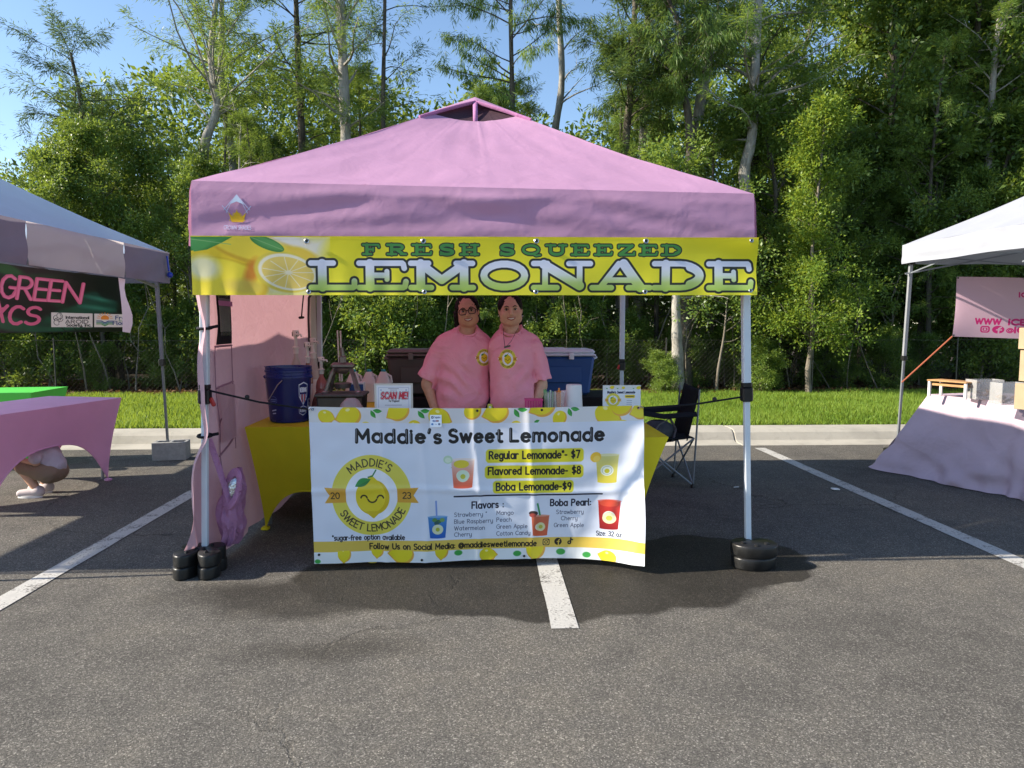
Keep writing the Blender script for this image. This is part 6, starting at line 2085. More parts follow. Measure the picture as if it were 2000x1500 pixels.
# ------------------------------------------------------------------ left neighbour: blue-white canopy
lt = empty('canopy_tent', (-4.6, 5.6, 0), 'white-blue canopy tent with grey mesh-windowed valance cut by the left edge', 'tent')
A0, A1 = Vector((-3.02, 7.0, 2.09)), Vector((-3.07, 3.84, 2.09))     # right side eave, far and near
B0, B1 = Vector((-6.1, 7.0, 2.09)), Vector((-6.12, 3.84, 2.09))
PL = Vector((-4.57, 5.42, 3.02))
for (a, b) in ((A1, A0), (A0, B0), (B0, B1), (B1, A1)):
    m = MB(); m.grid(lambda u, v: a.lerp(b, u).lerp(PL, v) + Vector((0, 0, -.05 * math.sin(math.pi * v) - .02 * math.sin(math.pi * u) * (1 - v) + .006 * fn(u * 9, v * 4, 3))), 50, 24, uv=False)
    m.build('roof_panel', M['canopy_blue'], lt)
def lval(a, b, u0, u1, mat, name, z1=.29):
    m = MB()
    out = Vector((b - a)).cross(Vector((0, 0, 1))).normalized()
    m.grid(lambda u, v: a.lerp(b, u0 + (u1 - u0) * u) + out * (.012 + .006 * math.sin(u * 9 + v * 8)) + Vector((0, 0, -z1 * v)), 24, 10, uv=False)
    return m.build(name, M[mat], lt)
# seen side: solid ends, mesh middle
lval(A1, A0, 0, .34, 'valance_grey', 'valance')
lval(A1, A0, .34, .735, 'mesh_grey', 'mesh_window')
lval(A1, A0, .735, 1, 'valance_grey', 'valance')
for (a, b) in ((A0, B0), (B0, B1), (B1, A1)): lval(a, b, 0, 1, 'valance_grey', 'valance')
tr = [(3.9, 2.0, 5.42, 1.76), (3.9, 1.76, 5.42, 2.0), (5.42, 2.0, 6.95, 1.76), (5.42, 1.76, 6.95, 2.0)]
for (y0, z0, y1, z1) in tr:
    m = MB(); m.tube([(-3.12, y0, z0), (-3.12, y1, z1)], .014, 4, flat=.6); m.build('truss_bar', M['grey_steel'], lt, smooth=False)
for (a, b) in (((-3.12, 6.95), (-3.31, 7.50)), ((-3.10, 3.9), (-3.12, 3.88)), ((-6.05, 6.95), (-6.05, 6.97)), ((-6.05, 3.9), (-6.05, 3.88))):
    m = MB(); m.tube([(*b, .01), Vector((*b, .01)).lerp(Vector((*a, 2.05)), .52)], .015, 4); 
    L = m.build('leg', M['grey_steel'], lt, smooth=False)
    m = MB(); m.tube([Vector((*b, .01)).lerp(Vector((*a, 2.05)), .50), (*a, 2.05)], .022, 4); m.build('outer_tube', M['grey_steel'], L, smooth=False)
    p = Vector((*b, .01)).lerp(Vector((*a, 2.05)), .5)
    m = MB(); m.box(p, (.055, .055, .07), bev=.006); m.build('height_lock', M['black_plastic'], L)
m = MB(); m.sphere(atY(332, 537, 6.9), .028, 10, 8); m.tube([atY(326, 500, 6.9), atY(330, 530, 6.9)], .008, 5); m.build('corner_clip', simple('blue_clip', (.01, .04, .35), .3), lt)
# cinder block
cb = empty('cinder_block', (-3.28, 7.50, 0), 'grey hollow cinder block weighting the rear leg of the left tent', 'block', rz=R(8))
m = MB()
wB, dB, hB = .33, .19, .19
ox = [(-wB / 2, -dB / 2), (wB / 2, -dB / 2), (wB / 2, dB / 2), (-wB / 2, dB / 2)]
for (cx_, w_) in ((-.083, .105), (.083, .105)): pass
m.box((0, -dB / 2 + .016, hB / 2), (wB, .032, hB), bev=.004); m.box((0, dB / 2 - .016, hB / 2), (wB, .032, hB), bev=.004)
for xx in (-wB / 2 + .016, 0, wB / 2 - .016): m.box((xx, 0, hB / 2 - .002), (.031, dB - .058, hB - .006), bev=.003)
m.box((0, 0, .02), (wB - .05, dB - .05, .03))
m.build('block_body', M['concrete_block'], cb, local=True)
# banner GREEN ...ICS
S = 3.2
c = Art(300, 160, S, (14, 26, 20), -40, 495)
for (x, y, rx, ry, a, cc) in ((10, 505, 40, 14, 20, (36, 110, 50)), (140, 600, 70, 16, -25, (26, 92, 62)), (190, 575, 40, 34, 10, (24, 80, 60)), (95, 560, 50, 12, 40, (20, 60, 34)), (20, 630, 60, 16, 10, (28, 96, 60)), (230, 530, 40, 40, 0, (12, 24, 22)), (60, 520, 60, 10, -10, (24, 64, 36)), (120, 640, 60, 8, -5, (30, 100, 66)), (195, 560, 26, 5, 12, (60, 140, 110)), (190, 585, 30, 5, 8, (60, 140, 110))):
    c.ellipse(x, y, rx, ry, cc, a, .8, soft=8)
for k in range(5): c.line([(90 + 30 * k, 600), (130 + 22 * k, 650)], 1.1, (10, 20, 16), .7)
PKc = (222, 104, 136)
for (ch_, x, w) in (('G', 0, 26), ('R', 33, 27), ('E', 66, 24), ('E', 94, 22), ('N', 122, 34)):
    c.strokes(text_strokes(ch_, x, 573 - (2 if ch_ != 'N' else 0), 34, 3.9, w, slant=.14), PKc)
    c.strokes(text_strokes(ch_, x + .9, 572, 34, 2.0, w, slant=.14), (236, 128, 158))
for (ch_, x, w) in (('I', -18, 6), ('C', 16, 24), ('S', 46, 28)): c.strokes(text_strokes(ch_, x, 630, 27, 3.7, w, slant=.18), PKc)
c.line([(-5, 600), (8, 596)], 3.4, PKc); c.line([(-14, 622), (-4, 578), (6, 625)], 3.4, PKc)
c.rrect(100, 600, 181, 637, 1, (226, 226, 210)); c.rrect(184, 600, 262, 637, 1, (226, 226, 210))
c.strokes(text_strokes('International', 129, 615, 4.6, .75, 45), (30, 34, 32)); c.strokes(text_strokes('AROID', 128, 627, 6.0, 1.0, 44), (110, 112, 104)); c.strokes(text_strokes('Society, Inc.', 130, 635, 4.6, .75, 48), (30, 34, 32))
for k in range(8): c.line(arc(113 + 4 * math.cos(k * 2), 616 + 9 * math.sin(k * 1.7), 6, 7, k * 45, k * 45 + 170), .5, (30, 34, 32))
c.ellipse(205, 612, 8, 8, (236, 150, 60))
for k in range(9):
    th = R(180 + k * 22.5); c.line([(205 + 10 * math.cos(th), 612 + 10 * math.sin(th)), (205 + 15 * math.cos(th), 612 + 15 * math.sin(th))], .7, (236, 150, 60))
c.rrect(188, 616, 222, 624, 0, (226, 226, 210))
for k, cc in enumerate(((40, 80, 130), (60, 140, 120), (70, 150, 70))):
    c.line([(189, 620 + k * 4), (198, 620 + k * 4), (205, 625 + k * 4), (212, 620 + k * 4), (221, 620 + k * 4)], 1.3, cc)
c.strokes(text_strokes('Fresh', 226, 615, 6.6, .95, 32), (40, 72, 120)); c.strokes(text_strokes('Florida', 221, 630, 6.6, .95, 40), (40, 72, 120)); c.strokes(text_strokes('from', 232, 621, 2.4, .4, 14), (60, 120, 90))
gm = printmat('green_banner_print', c.image('green_print'), .4, .45, .25, .08, 2.5, crease=False)
gb = empty('banner', (-3.1, 5.3, 1.5), 'dark green leafy banner with pink brush letters GREEN hung on the left tent', 'banner')
Ya, Yb = 4.28, 6.16
def gf(u, v):
    Yv = Ya + (Yb - Ya) * u
    zt = 1.80 - .01 * math.sin(math.pi * u) ; zb = 1.352 - .008 * u
    x = -3.03 + .03 * (Yv - 5.2) * 0 + .012 * math.sin(u * 7 + v * 3)
    return Vector((x - .04, Yv, zb + (zt - zb) * v))
# invert the print so that the drawing coordinates follow the sheet
UV = []
m = MB()
def guv():
    nu, nv = 80, 16
    m.grid(gf, nu, nv)
    for k in list(m.uv.keys()):
        P_ = Vector(m.v[k])
        # where this point sits in the camera-rectified drawing (done once, then fixed to the cloth)
        d = P_ - Vector((0, 0, CAM_H))
        u, v = m.uv[k]
        F = d.y
        x = d.x / (d.y) ; 
        den = (d.x * math.sin(YAW) + d.y * math.cos(YAW)) * math.cos(PITCH) - d.z * math.sin(PITCH)
        px = 1000 + FPX * (d.x * math.cos(YAW) - d.y * math.sin(YAW)) / den
        t0, t1 = 498 + 52 * max(0, px) / 258, 652 - 5 * max(0, px) / 258
        m.uv[k] = (min(max((px + 40) / 300, 0), 1), 1 - (1 - v) * .97)
guv()
m.build('banner_sheet', gm, gb)
hemx = [gf(1, v / 6) for v in range(7)]
m = MB(); m.add([p for p in hemx] + [p + Vector((.015, .10 + .05 * math.sin(i), -.01)) for i, p in enumerate(hemx)], [(i, i + 1, i + 8, i + 7) for i in range(6)]); m.build('folded_edge', M['paper'], gb)
# its pink table
S3 = stretch_table('table', [(-3.58, 5.12), (-3.285, 6.54), (-4.03, 6.72), (-4.33, 5.30)], [(-3.64, 5.24), (-3.385, 6.44), (-3.96, 6.58), (-4.22, 5.38)], .745, 'pink_spandex', 'pink stretch-covered table of the left tent', arch=.40, nu=40)
S4 = stretch_table('table', [(-5.9, 6.85), (-4.40, 7.05), (-4.45, 7.75), (-5.95, 7.55)], [(-5.8, 6.9), (-4.48, 7.1), (-4.55, 7.65), (-5.85, 7.5)], .745, 'green_spandex', 'bright green covered table behind the pink table at the left edge', arch=.3)
e = empty('cloth_bundle', (-4.93, 6.9, .75), 'small dark grey-green cloth bundle lying on the bright green table', 'cloth')
m = MB(); m.sphere((0, 0, .012), (.10, .08, .022), 14, 8); m.sphere((.06, -.02, .012), (.05, .05, .014), 10, 6); m.build('bundle_body', simple('sage_cloth', (.05, .075, .06), .8, 0, .2, .4, 20, .8, 50, .01), e, local=True)

# ------------------------------------------------------------------ right neighbour: white canopy
rt = empty('canopy_tent', (6.0, 6.0, 0), 'plain white canopy tent with grey legs cut by the right edge', 'tent')
E0 = atY(1764, 479, 7.35); E0 = Vector((E0.x, 7.35, E0.z))
zE = E0.z
C0, C1, C2, C3 = E0, Vector((E0.x + .12, 4.3, zE)), Vector((E0.x + 3.1, 4.3, zE)), Vector((E0.x + 3.0, 7.35, zE))
PR = Vector((E0.x + 1.55, 5.8, zE + .92))
for (a, b) in ((C1, C0), (C0, C3), (C3, C2), (C2, C1)):
    m = MB(); m.grid(lambda u, v: a.lerp(b, u).lerp(PR, v) + Vector((0, 0, -.045 * math.sin(math.pi * v) + .006 * fn(u * 8, v * 4, 8))), 50, 24, uv=False); m.build('roof_panel', M['canopy_white'], rt)
for (a, b) in ((C0, C1), (C1, C2), (C2, C3), (C3, C0)):
    out = Vector((b - a)).cross(Vector((0, 0, 1))).normalized() * -1
    m = MB(); m.grid(lambda u, v: a.lerp(b, u) - out * (.008 + .010 * fn(u * 12, v * 3, 1)) + Vector((0, 0, -.195 * v + .004 * math.sin(u * 20))), 50, 8, uv=False); m.build('valance', M['canopy_white'], rt)
for c_ in (C0, C1, C2, C3):
    ix = .06 if c_.x < E0.x + 1 else -.06; iy = -.06 if c_.y > 6 else .06
    t_ = Vector((c_.x + ix, c_.y + iy, zE - .05)); f_ = Vector((c_.x + ix + .01, c_.y + iy + .12, .01))
    m = MB(); m.tube([f_, f_.lerp(t_, .5)], .0155, 4); L = m.build('leg', M['grey_steel'], rt, smooth=False)
    m = MB(); m.tube([f_.lerp(t_, .48), t_], .022, 4); m.build('outer_tube', M['alu'] if 'alu' in M else simple('aluminium', (.35, .36, .38), .4, .3), L, smooth=False)
    m = MB(); m.box(f_.lerp(t_, .48), (.05, .05, .05), bev=.006); m.build('height_lock', M['black_plastic'], L)
    m = MB(); m.box(t_ + Vector((0, 0, -.13)), (.06, .06, .05), bev=.006); m.build('corner_bracket', M['black_plastic'], L)
for (a, b) in ((C0, C1), (C0, C3)):
    i1 = Vector((.06, 0, 0)) if a.x == b.x or abs(a.y - b.y) > 1 else Vector((0, -.06, 0))
    for k in range(2):
        for (z0, z1) in ((-.10, -.30), (-.30, -.10)):
            p, q = a.lerp(b, k / 2) + i1, a.lerp(b, (k + 1) / 2) + i1
            m = MB(); m.tube([p + Vector((0, 0, z0)), q + Vector((0, 0, z1 + .08))], .012, 4, flat=.6); m.build('truss_bar', M['grey_steel'], rt, smooth=False)
m = MB(); m.tube([C0 + Vector((.06, -.06, -.15)), PR + Vector((0, 0, -.15))], .012, 5); m.build('rafter', M['grey_steel'], rt)
e = weight((E0.x + .07, 7.43, 0), 0, 'black foot weight at the rear left leg of the white tent')
if 'group' in e: del e['group']
# its pink banner
S = 3
c = Art(180, 124, S, (214, 178, 196), 1860, 538)
HP = (206, 40, 120)
c.strokes(text_strokes('ICE', 1984, 577, 5.6, 1.6, 30), HP)
c.strokes(text_strokes('WWW', 1907, 634, 7.0, 1.7, 46), HP); c.strokes(text_strokes('ICE', 1968, 634, 7.0, 1.9, 30), HP)
c.rrect(1917, 638, 1935, 652, 5, HP); c.rrect(1920, 640.5, 1932, 649.5, 3, (214, 178, 196)); c.rrect(1921.5, 641.8, 1930.5, 648.2, 2, HP); c.ellipse(1926, 645, 2.2, 2.2, (214, 178, 196))
c.ellipse(1950, 645, 11, 8, HP); c.line([(1951, 653), (1951, 643), (1955, 640)], 1.5, (214, 178, 196)); c.line([(1947, 645.5), (1956, 645.5)], 1.2, (214, 178, 196))
c.strokes(text_strokes('@', 1965, 650, 6, 1.0, 12), HP); c.strokes(text_strokes('IC', 1980, 650, 7, 1.9, 17), HP)
pm_ = printmat('ice_print', c.image('ice_print'), .5, .4, .3, .08, 2.5, crease=False)
pb = empty('banner', (5.8, 7.3, 1.3), 'pale pink banner with magenta web address inside the white tent', 'banner')
def pf(u, v):
    tl, tr_, bl, br_ = atY(1873, 540, 7.2), atY(2040, 544, 7.2), atY(1860, 657, 7.15), atY(2040, 663, 7.15)
    p = bl.lerp(br_, u).lerp(tl.lerp(tr_, u), v)
    p.y += .05 * math.exp(-u * 6) * math.sin(3 * v) + .03 * math.sin(u * 5 + v * 2)
    p.x += .05 * math.sin(math.pi * v) * math.exp(-u * 9)
    return p
m = MB(); m.grid(pf, 40, 24); m.build('banner_sheet', pm_, pb)
for (u, v) in ((.01, .98), (.75, .98), (.01, .02), (.75, .02)):
    p = pf(u, v) + Vector((0, -.006, 0)); m = MB(); m.tube([p, p + Vector((0, -.004, 0))], .010, 8); m.build('grommet', M['dark_metal'], pb)
cord([pf(0, 0), atY(1761, 747, 7.30)], 'orange strap running from the pink banner corner down to the white tent leg', name='ratchet_strap', cat='strap', mat='orange_cord', r=.0075, hooks=False)

# its table under a pale pink cloth that flares to the ground
tb = empty('tablecloth', (4.9, 5.6, 0), 'pale pink cloth draped to the ground over the table of the white tent', 'tablecloth')
tc = [Vector((4.13, 6.42, .76)), Vector((4.62, 4.95, .76)), Vector((5.40, 5.15, .76)), Vector((4.90, 6.62, .76))]
cen = sum(tc, Vector()) / 4
m = MB(); m.grid(lambda u, v: tc[0].lerp(tc[1], u).lerp(tc[3].lerp(tc[2], u), v), 10, 8, uv=False); m.build('cloth_top', M['cloth_pale'], tb)
per = tc + [tc[0]]
Ls = [(per[i + 1] - per[i]).length for i in range(4)]
def cf(u, v):
    s = u * sum(Ls); i = 0
    while i < 3 and s > Ls[i]: s -= Ls[i]; i += 1
    p = per[i].lerp(per[i + 1], s / Ls[i])
    n1 = (per[i + 1] - per[i]).cross(Vector((0, 0, 1))).normalized()
    if n1.dot(p - cen) < 0: n1 = -n1
    rad = (p - cen); rad.z = 0; rad.normalize()
    dcor = min(s, Ls[i] - s)
    kc = math.exp(-dcor / .18)
    d = n1.lerp(rad, kc).normalized()
    fold = .04 * math.sin(u * 47 + 1.6 * math.sin(u * 20) + v * 1.5) + .02 * math.sin(u * 111 + 3 * math.sin(u * 31)) + .09 * fn(u * 14, v * 2.4, 4) + .04 * fn(u * 30, v * 7, 5)
    out = v * (.17 + .26 * kc + fold * (.3 + v))
    return Vector((p.x + d.x * out, p.y + d.y * out, .76 - .755 * v + (0 if v < 1 else .004)))
m = MB(); m.grid(cf, 220, 26, uv=False); m.build('cloth_skirt', M['cloth_pale'], tb, angle=80)
tt = empty('table', (4.9, 5.6, 0), 'folding table hidden under the pale pink cloth of the white tent', 'table')
m = MB(); inset = [p.lerp(cen, .03) for p in tc]
m.add([p + Vector((0, 0, -.006)) for p in inset] + [p + Vector((0, 0, -.04)) for p in inset], [(0, 1, 2, 3), (7, 6, 5, 4), (0, 4, 5, 1), (1, 5, 6, 2), (2, 6, 7, 3), (3, 7, 4, 0)]); m.build('tabletop', M['cream_plastic'], tt, smooth=False)
for p in tc:
    q = p.lerp(cen, .15); m = MB(); m.tube([(q.x, q.y, .0), (q.x, q.y, .73)], .014, 6); m.build('leg', M['grey_steel'], tt)
# display things
e = empty('riser', (atY(1862, 748, 6.12).x, 6.12, .76), 'small wooden display riser with white legs on the pale pink cloth', 'display stand', rz=R(-68))
m = MB(); m.box((0, 0, .145), (.36, .20, .012), bev=.002)
for (x_, y_) in ((-.165, -.08), (-.165, .08), (.165, -.08), (.165, .08)):
    q = MB(); q.box((x_, y_, .07), (.022, .022, .14), bev=.003); q.build('leg', M['paper'], e, local=True)
m.build('wooden_top', M['wood'], e, local=True)
q = MB(); q.box((0, 0, .11), (.30, .14, .02)); q.build('lower_shelf', M['wood'], e, local=True)
for k, (px0, px1, pyt, Yv, lab) in enumerate(((1897, 1950, 741, 5.95, 'clear acrylic bin on the pale pink cloth, the left one'), (1946, 1996, 747, 5.55, 'clear acrylic bin on the pale pink cloth, the right one'))):
    a, b = atY(px0, pyt, Yv), atY(px1, pyt, Yv)
    w = b.x - a.x; h = a.z - .765
    e = empty('acrylic_bin', ((a.x + b.x) / 2, Yv, .765), lab, 'bin')
    for (c_, d_) in (((0, -.07, h / 2), (w, .004, h)), ((0, .07, h / 2), (w, .004, h)), ((-w / 2 + .002, 0, h / 2), (.004, .14, h)), ((w / 2 - .002, 0, h / 2), (.004, .14, h)), ((0, 0, .002), (w, .14, .004))):
        q = MB(); q.box(c_, d_); q.build('acrylic_panel', M['clear'], e, local=True, smooth=False)
    q = MB()
    rr = random.Random(k)
    for i in range(9): q.box((rr.uniform(-w * .35, w * .35), rr.uniform(-.04, .04), .02 + rr.random() * .05), (.05, .04, .012), (rr.uniform(-.6, .6), rr.uniform(-.6, .6), rr.random() * 3))
    q.build('packets', simple('brown_packets', (.28, .17, .10), .6), e, local=True, kind='stuff')
for (px, pyt, pyb, Yv, w, lab, nm) in ((2028, 640, 682, 5.6, .20, 'cardboard box on top of the stack at the right edge', 'cardboard_box'), (2030, 684, 745, 5.6, .20, 'cardboard box in the middle of the stack at the right edge', 'cardboard_box'), (2014, 750, 800, 5.2, .12, 'yellow-tan box standing at the right edge of the pale pink table', 'cardboard_box')):
    a, b = atY(px, pyt, Yv), atY(px, pyb, Yv)
    e = empty(nm, (a.x, Yv, b.z), lab, 'box', rz=.2)
    h = a.z - b.z
    q = MB(); q.box((0, 0, h / 2), (w, .16, h), bev=.002); q.build('box_body', M['cardboard'], e, local=True)
    q = MB(); q.box((0, -.081, h / 2), (.03, .001, h * .98)); q.build('tape_strip', M['cream_plastic'], e, local=True)
p = atY(2028, 747, 5.6)
e = empty('crate_stand', (p.x + .02, 5.6, .765), 'dark crate under the cardboard boxes at the right edge', 'crate')
q = MB(); q.box((0, 0, (p.z - .765) / 2 + .001), (.2, .16, max(.02, p.z - .765 - .002)), bev=.003); q.build('crate_body', M['dark_metal'], e, local=True)

# ------------------------------------------------------------------ people: one smooth body surface from a distance field
def seg(p, a, b, ra, rb):
    a = np.array(a, np.float32); b = np.array(b, np.float32)
    ab = b - a
    t = np.clip(((p - a) @ ab) / (ab @ ab), 0, 1)
    d = np.linalg.norm(p - a - t[..., None] * ab, axis=-1)
    return d - (ra + (rb - ra) * t)


def ell3(p, c, r, rot=None):
    q = p - np.array(c, np.float32)
    if rot is not None: q = q @ np.array(Euler(rot).to_matrix(), np.float32)
    r = np.array(r, np.float32)
    k0 = np.linalg.norm(q / r, axis=-1); k1 = np.linalg.norm(q / (r * r), axis=-1)
    return k0 * (k0 - 1) / np.maximum(k1, 1e-6)


def smin(a, b, k):
    h = np.clip(.5 + .5 * (b - a) / k, 0, 1)
    return b + (a - b) * h - k * h * (1 - h)


def surface(fn_, lo, hi, step):
    lo = np.array(lo, np.float32); hi = np.array(hi, np.float32)
    n = np.ceil((hi - lo) / step).astype(int) + 1
    ax = [lo[i] + np.arange(n[i], dtype=np.float32) * step for i in range(3)]
    vol = np.empty(n, np.float32)
    for k in range(0, n[2], 24):
        g = np.stack(np.meshgrid(ax[0], ax[1], ax[2][k:k + 24], indexing='ij'), -1)
        vol[:, :, k:k + 24] = fn_(g)
    s = vol < 0
    c = np.zeros(tuple(n - 1), np.int8)
    for i in (0, 1):
        for j in (0, 1):
            for k in (0, 1): c += s[i:n[0] - 1 + i, j:n[1] - 1 + j, k:n[2] - 1 + k]
    act = (c > 0) & (c < 8)
    idx = -np.ones(act.shape, np.int64); I = np.argwhere(act); idx[act] = np.arange(len(I))
    acc = np.zeros((len(I), 3)); cnt = np.zeros(len(I))
    corners_ = [(i, j, k) for i in (0, 1) for j in (0, 1) for k in (0, 1)]
    for a in corners_:
        for d in range(3):
            if a[d] == 1: continue
            b = list(a); b[d] = 1
            va = vol[I[:, 0] + a[0], I[:, 1] + a[1], I[:, 2] + a[2]]; vb = vol[I[:, 0] + b[0], I[:, 1] + b[1], I[:, 2] + b[2]]
            m_ = (va < 0) != (vb < 0)
            t = np.where(m_, va / np.where(m_, va - vb, 1), 0)
            p = I + np.array(a) + np.eye(3)[d] * t[:, None]
            acc[m_] += p[m_]; cnt[m_] += 1
    V = lo + (acc / cnt[:, None]) * step
    F = []
    for d in range(3):
        e1, e2 = (d + 1) % 3, (d + 2) % 3
        sl0 = [slice(None)] * 3; sl1 = [slice(None)] * 3
        sl0[d] = slice(0, n[d] - 1); sl1[d] = slice(1, n[d])
        ch = s[tuple(sl0)] != s[tuple(sl1)]
        ins = s[tuple(sl0)]
        J = np.argwhere(ch)
        J = J[(J[:, e1] > 0) & (J[:, e2] > 0) & (J[:, e1] < n[e1] - 1) & (J[:, e2] < n[e2] - 1)]
        def ix(o1, o2):
            q = J.copy(); q[:, e1] -= o1; q[:, e2] -= o2
            return idx[q[:, 0], q[:, 1], q[:, 2]]
        quad = np.stack([ix(1, 1), ix(0, 1), ix(0, 0), ix(1, 0)], 1)
        fl = ins[J[:, 0], J[:, 1], J[:, 2]]
        quad[~fl] = quad[~fl][:, ::-1]
        F.append(quad)
    F = np.concatenate(F)
    F = F[(F >= 0).all(1)]
    return V, F


def sdf_obj(name, fn_, lo, hi, step, mat, parent, uvf=None):
    V, F = surface(fn_, lo, hi, step)
    me = bpy.data.meshes.new(name)
    me.from_pydata(V.tolist(), [], F.tolist())
    me.materials.append(mat)
    me.polygons.foreach_set('use_smooth', [True] * len(me.polygons))
    if uvf:
        ul = me.uv_layers.new(name='UVMap')
        vi = np.empty(len(me.loops), np.int32); me.loops.foreach_get('vertex_index', vi)
        ul.data.foreach_set('uv', uvf(V)[vi].astype(np.float32).ravel())
    me.update()
    o = bpy.data.objects.new(name, me); col.objects.link(o); o.parent = parent
    return o


def shirt_mat():
    art = Art(100, 100, 3, (255, 255, 255), -50, -50)
    logo_badge(art, 0, 0, 42)
    im = art.image('shirt_badge')
    m, nt, b = newmat('pink_tshirt')
    co = coords(nt)
    n = texnoise(nt, 6, 4, .5, co, .8); n2 = texnoise(nt, 26, 2, .5, coords(nt, scale=(1, 1, 2.6)), .6)
    rr = ramp(nt, [(.3, (.88, .36, .46)), (.7, (.94, .41, .51))], n.outputs[0])
    t = nt.nodes.new('ShaderNodeTexImage'); t.image = im; t.extension = 'CLIP'
    uv = nt.nodes.new('ShaderNodeUVMap'); nt.links.new(uv.outputs[0], t.inputs[0])
    # badge mask: circle plus ribbon ends
    sp = nt.nodes.new('ShaderNodeSeparateXYZ'); nt.links.new(uv.outputs[0], sp.inputs[0])
    dx = mth(nt, 'SUBTRACT', sp.outputs[0], .5); dy = mth(nt, 'SUBTRACT', sp.outputs[1], .5)
    rad = mth(nt, 'SQRT', mth(nt, 'ADD', mth(nt, 'MULTIPLY', dx, dx), mth(nt, 'MULTIPLY', dy, dy)))
    mask = mth(nt, 'LESS_THAN', rad, .425)
    rib = mth(nt, 'MULTIPLY', mth(nt, 'LESS_THAN', mth(nt, 'ABSOLUTE', dx), .48), mth(nt, 'LESS_THAN', mth(nt, 'ABSOLUTE', dy), .075))
    mask = mth(nt, 'MAXIMUM', mask, rib)
    nt.links.new(mixc(nt, mask, rr.outputs[0], t.outputs[0]), b.inputs['Base Color'])
    b.inputs['Roughness'].default_value = .85
    b.inputs['Specular IOR Level'].default_value = .15
    bump(nt, b, mth(nt, 'ADD', n.outputs[0], mth(nt, 'MULTIPLY', n2.outputs[0], .12)), .7, .05)
    return m


M['tshirt'] = shirt_mat()


def hand(p, w, d, side, k=.35, s=1.0):
    """palm and five curled fingers; w wrist, d forearm direction (unit), side = outward unit"""
    w = Vector(w); d = Vector(d).normalized(); sd_ = Vector(side).normalized(); dn = d.cross(sd_).normalized()
    out = seg(p, w, w + d * .055 * s, .026 * s, .030 * s)
    out = smin(out, seg(p, w + d * .05 * s + sd_ * .018 * s, w + d * .05 * s - sd_ * .020 * s, .020 * s, .020 * s), .015)
    for i, (o, L) in enumerate(((.031, .060), (.011, .070), (-.010, .066), (-.030, .050))):
        a = w + d * .075 * s + sd_ * o * s
        b1 = a + (d * .8 + dn * k * .7).normalized() * L * .5 * s + sd_ * o * .15
        c1 = b1 + (d * .6 + dn * k * 1.8).normalized() * L * .5 * s
        out = smin(out, np.minimum(seg(p, a, b1, .0095 * s, .0088 * s), seg(p, b1, c1, .0088 * s, .0075 * s)), .006)
    a = w + d * .025 * s + sd_ * .030 * s
    b1 = a + (d * .6 + sd_ * .8).normalized() * .034 * s; c1 = b1 + (d * .9 + sd_ * .1 + dn * .3).normalized() * .028 * s
    out = smin(out, np.minimum(seg(p, a, b1, .013 * s, .011 * s), seg(p, b1, c1, .011 * s, .009 * s)), .012)
    return out


def head_fn(p, c, tilt=0, wide=1.0, s=1.0):
    """c = centre of head; face towards -y"""
    q = (p - np.array(c, np.float32)) @ np.array(Euler((0, tilt, 0)).to_matrix(), np.float32) / s
    Z = np.zeros(3)
    d = ell3(q, (0, .012, .030), (.074, .092, .088))
    d = smin(d, ell3(q, (0, -.022, -.034), (.062 * wide, .068, .068)), .035)
    d = smin(d, ell3(q, (0, -.055, -.080), (.032 * wide, .028, .024)), .03)
    for sx in (-1, 1):
        d = smin(d, ell3(q, (sx * .038 * wide, -.064, -.026), (.026, .022, .022)), .02)
        d = smin(d, ell3(q, (sx * .043 * wide, -.018, -.060), (.026, .045, .028)), .03)
        d = smin(d, ell3(q, (sx * .077, .018, -.002), (.010, .020, .030), (0, 0, sx * .3)), .008)
        d = smin(d, seg(q, (sx * .012, -.080, .028), (sx * .040, -.074, .030), .009, .007), .012)
        d = -smin(-d, ell3(q, (sx * .031, -.094, .008), (.017, .013, .010)), .008)
    d = smin(d, seg(q, (0, -.088, .012), (0, -.104, -.022), .008, .012), .010)
    d = smin(d, ell3(q, (0, -.100, -.026), (.018, .012, .010)), .008)
    d = smin(d, ell3(q, (0, -.086, -.055), (.026, .010, .013)), .01)
    d = -smin(-d, ell3(q, (0, -.097, -.054), (.024, .006, .0035)), .004)
    return d * s


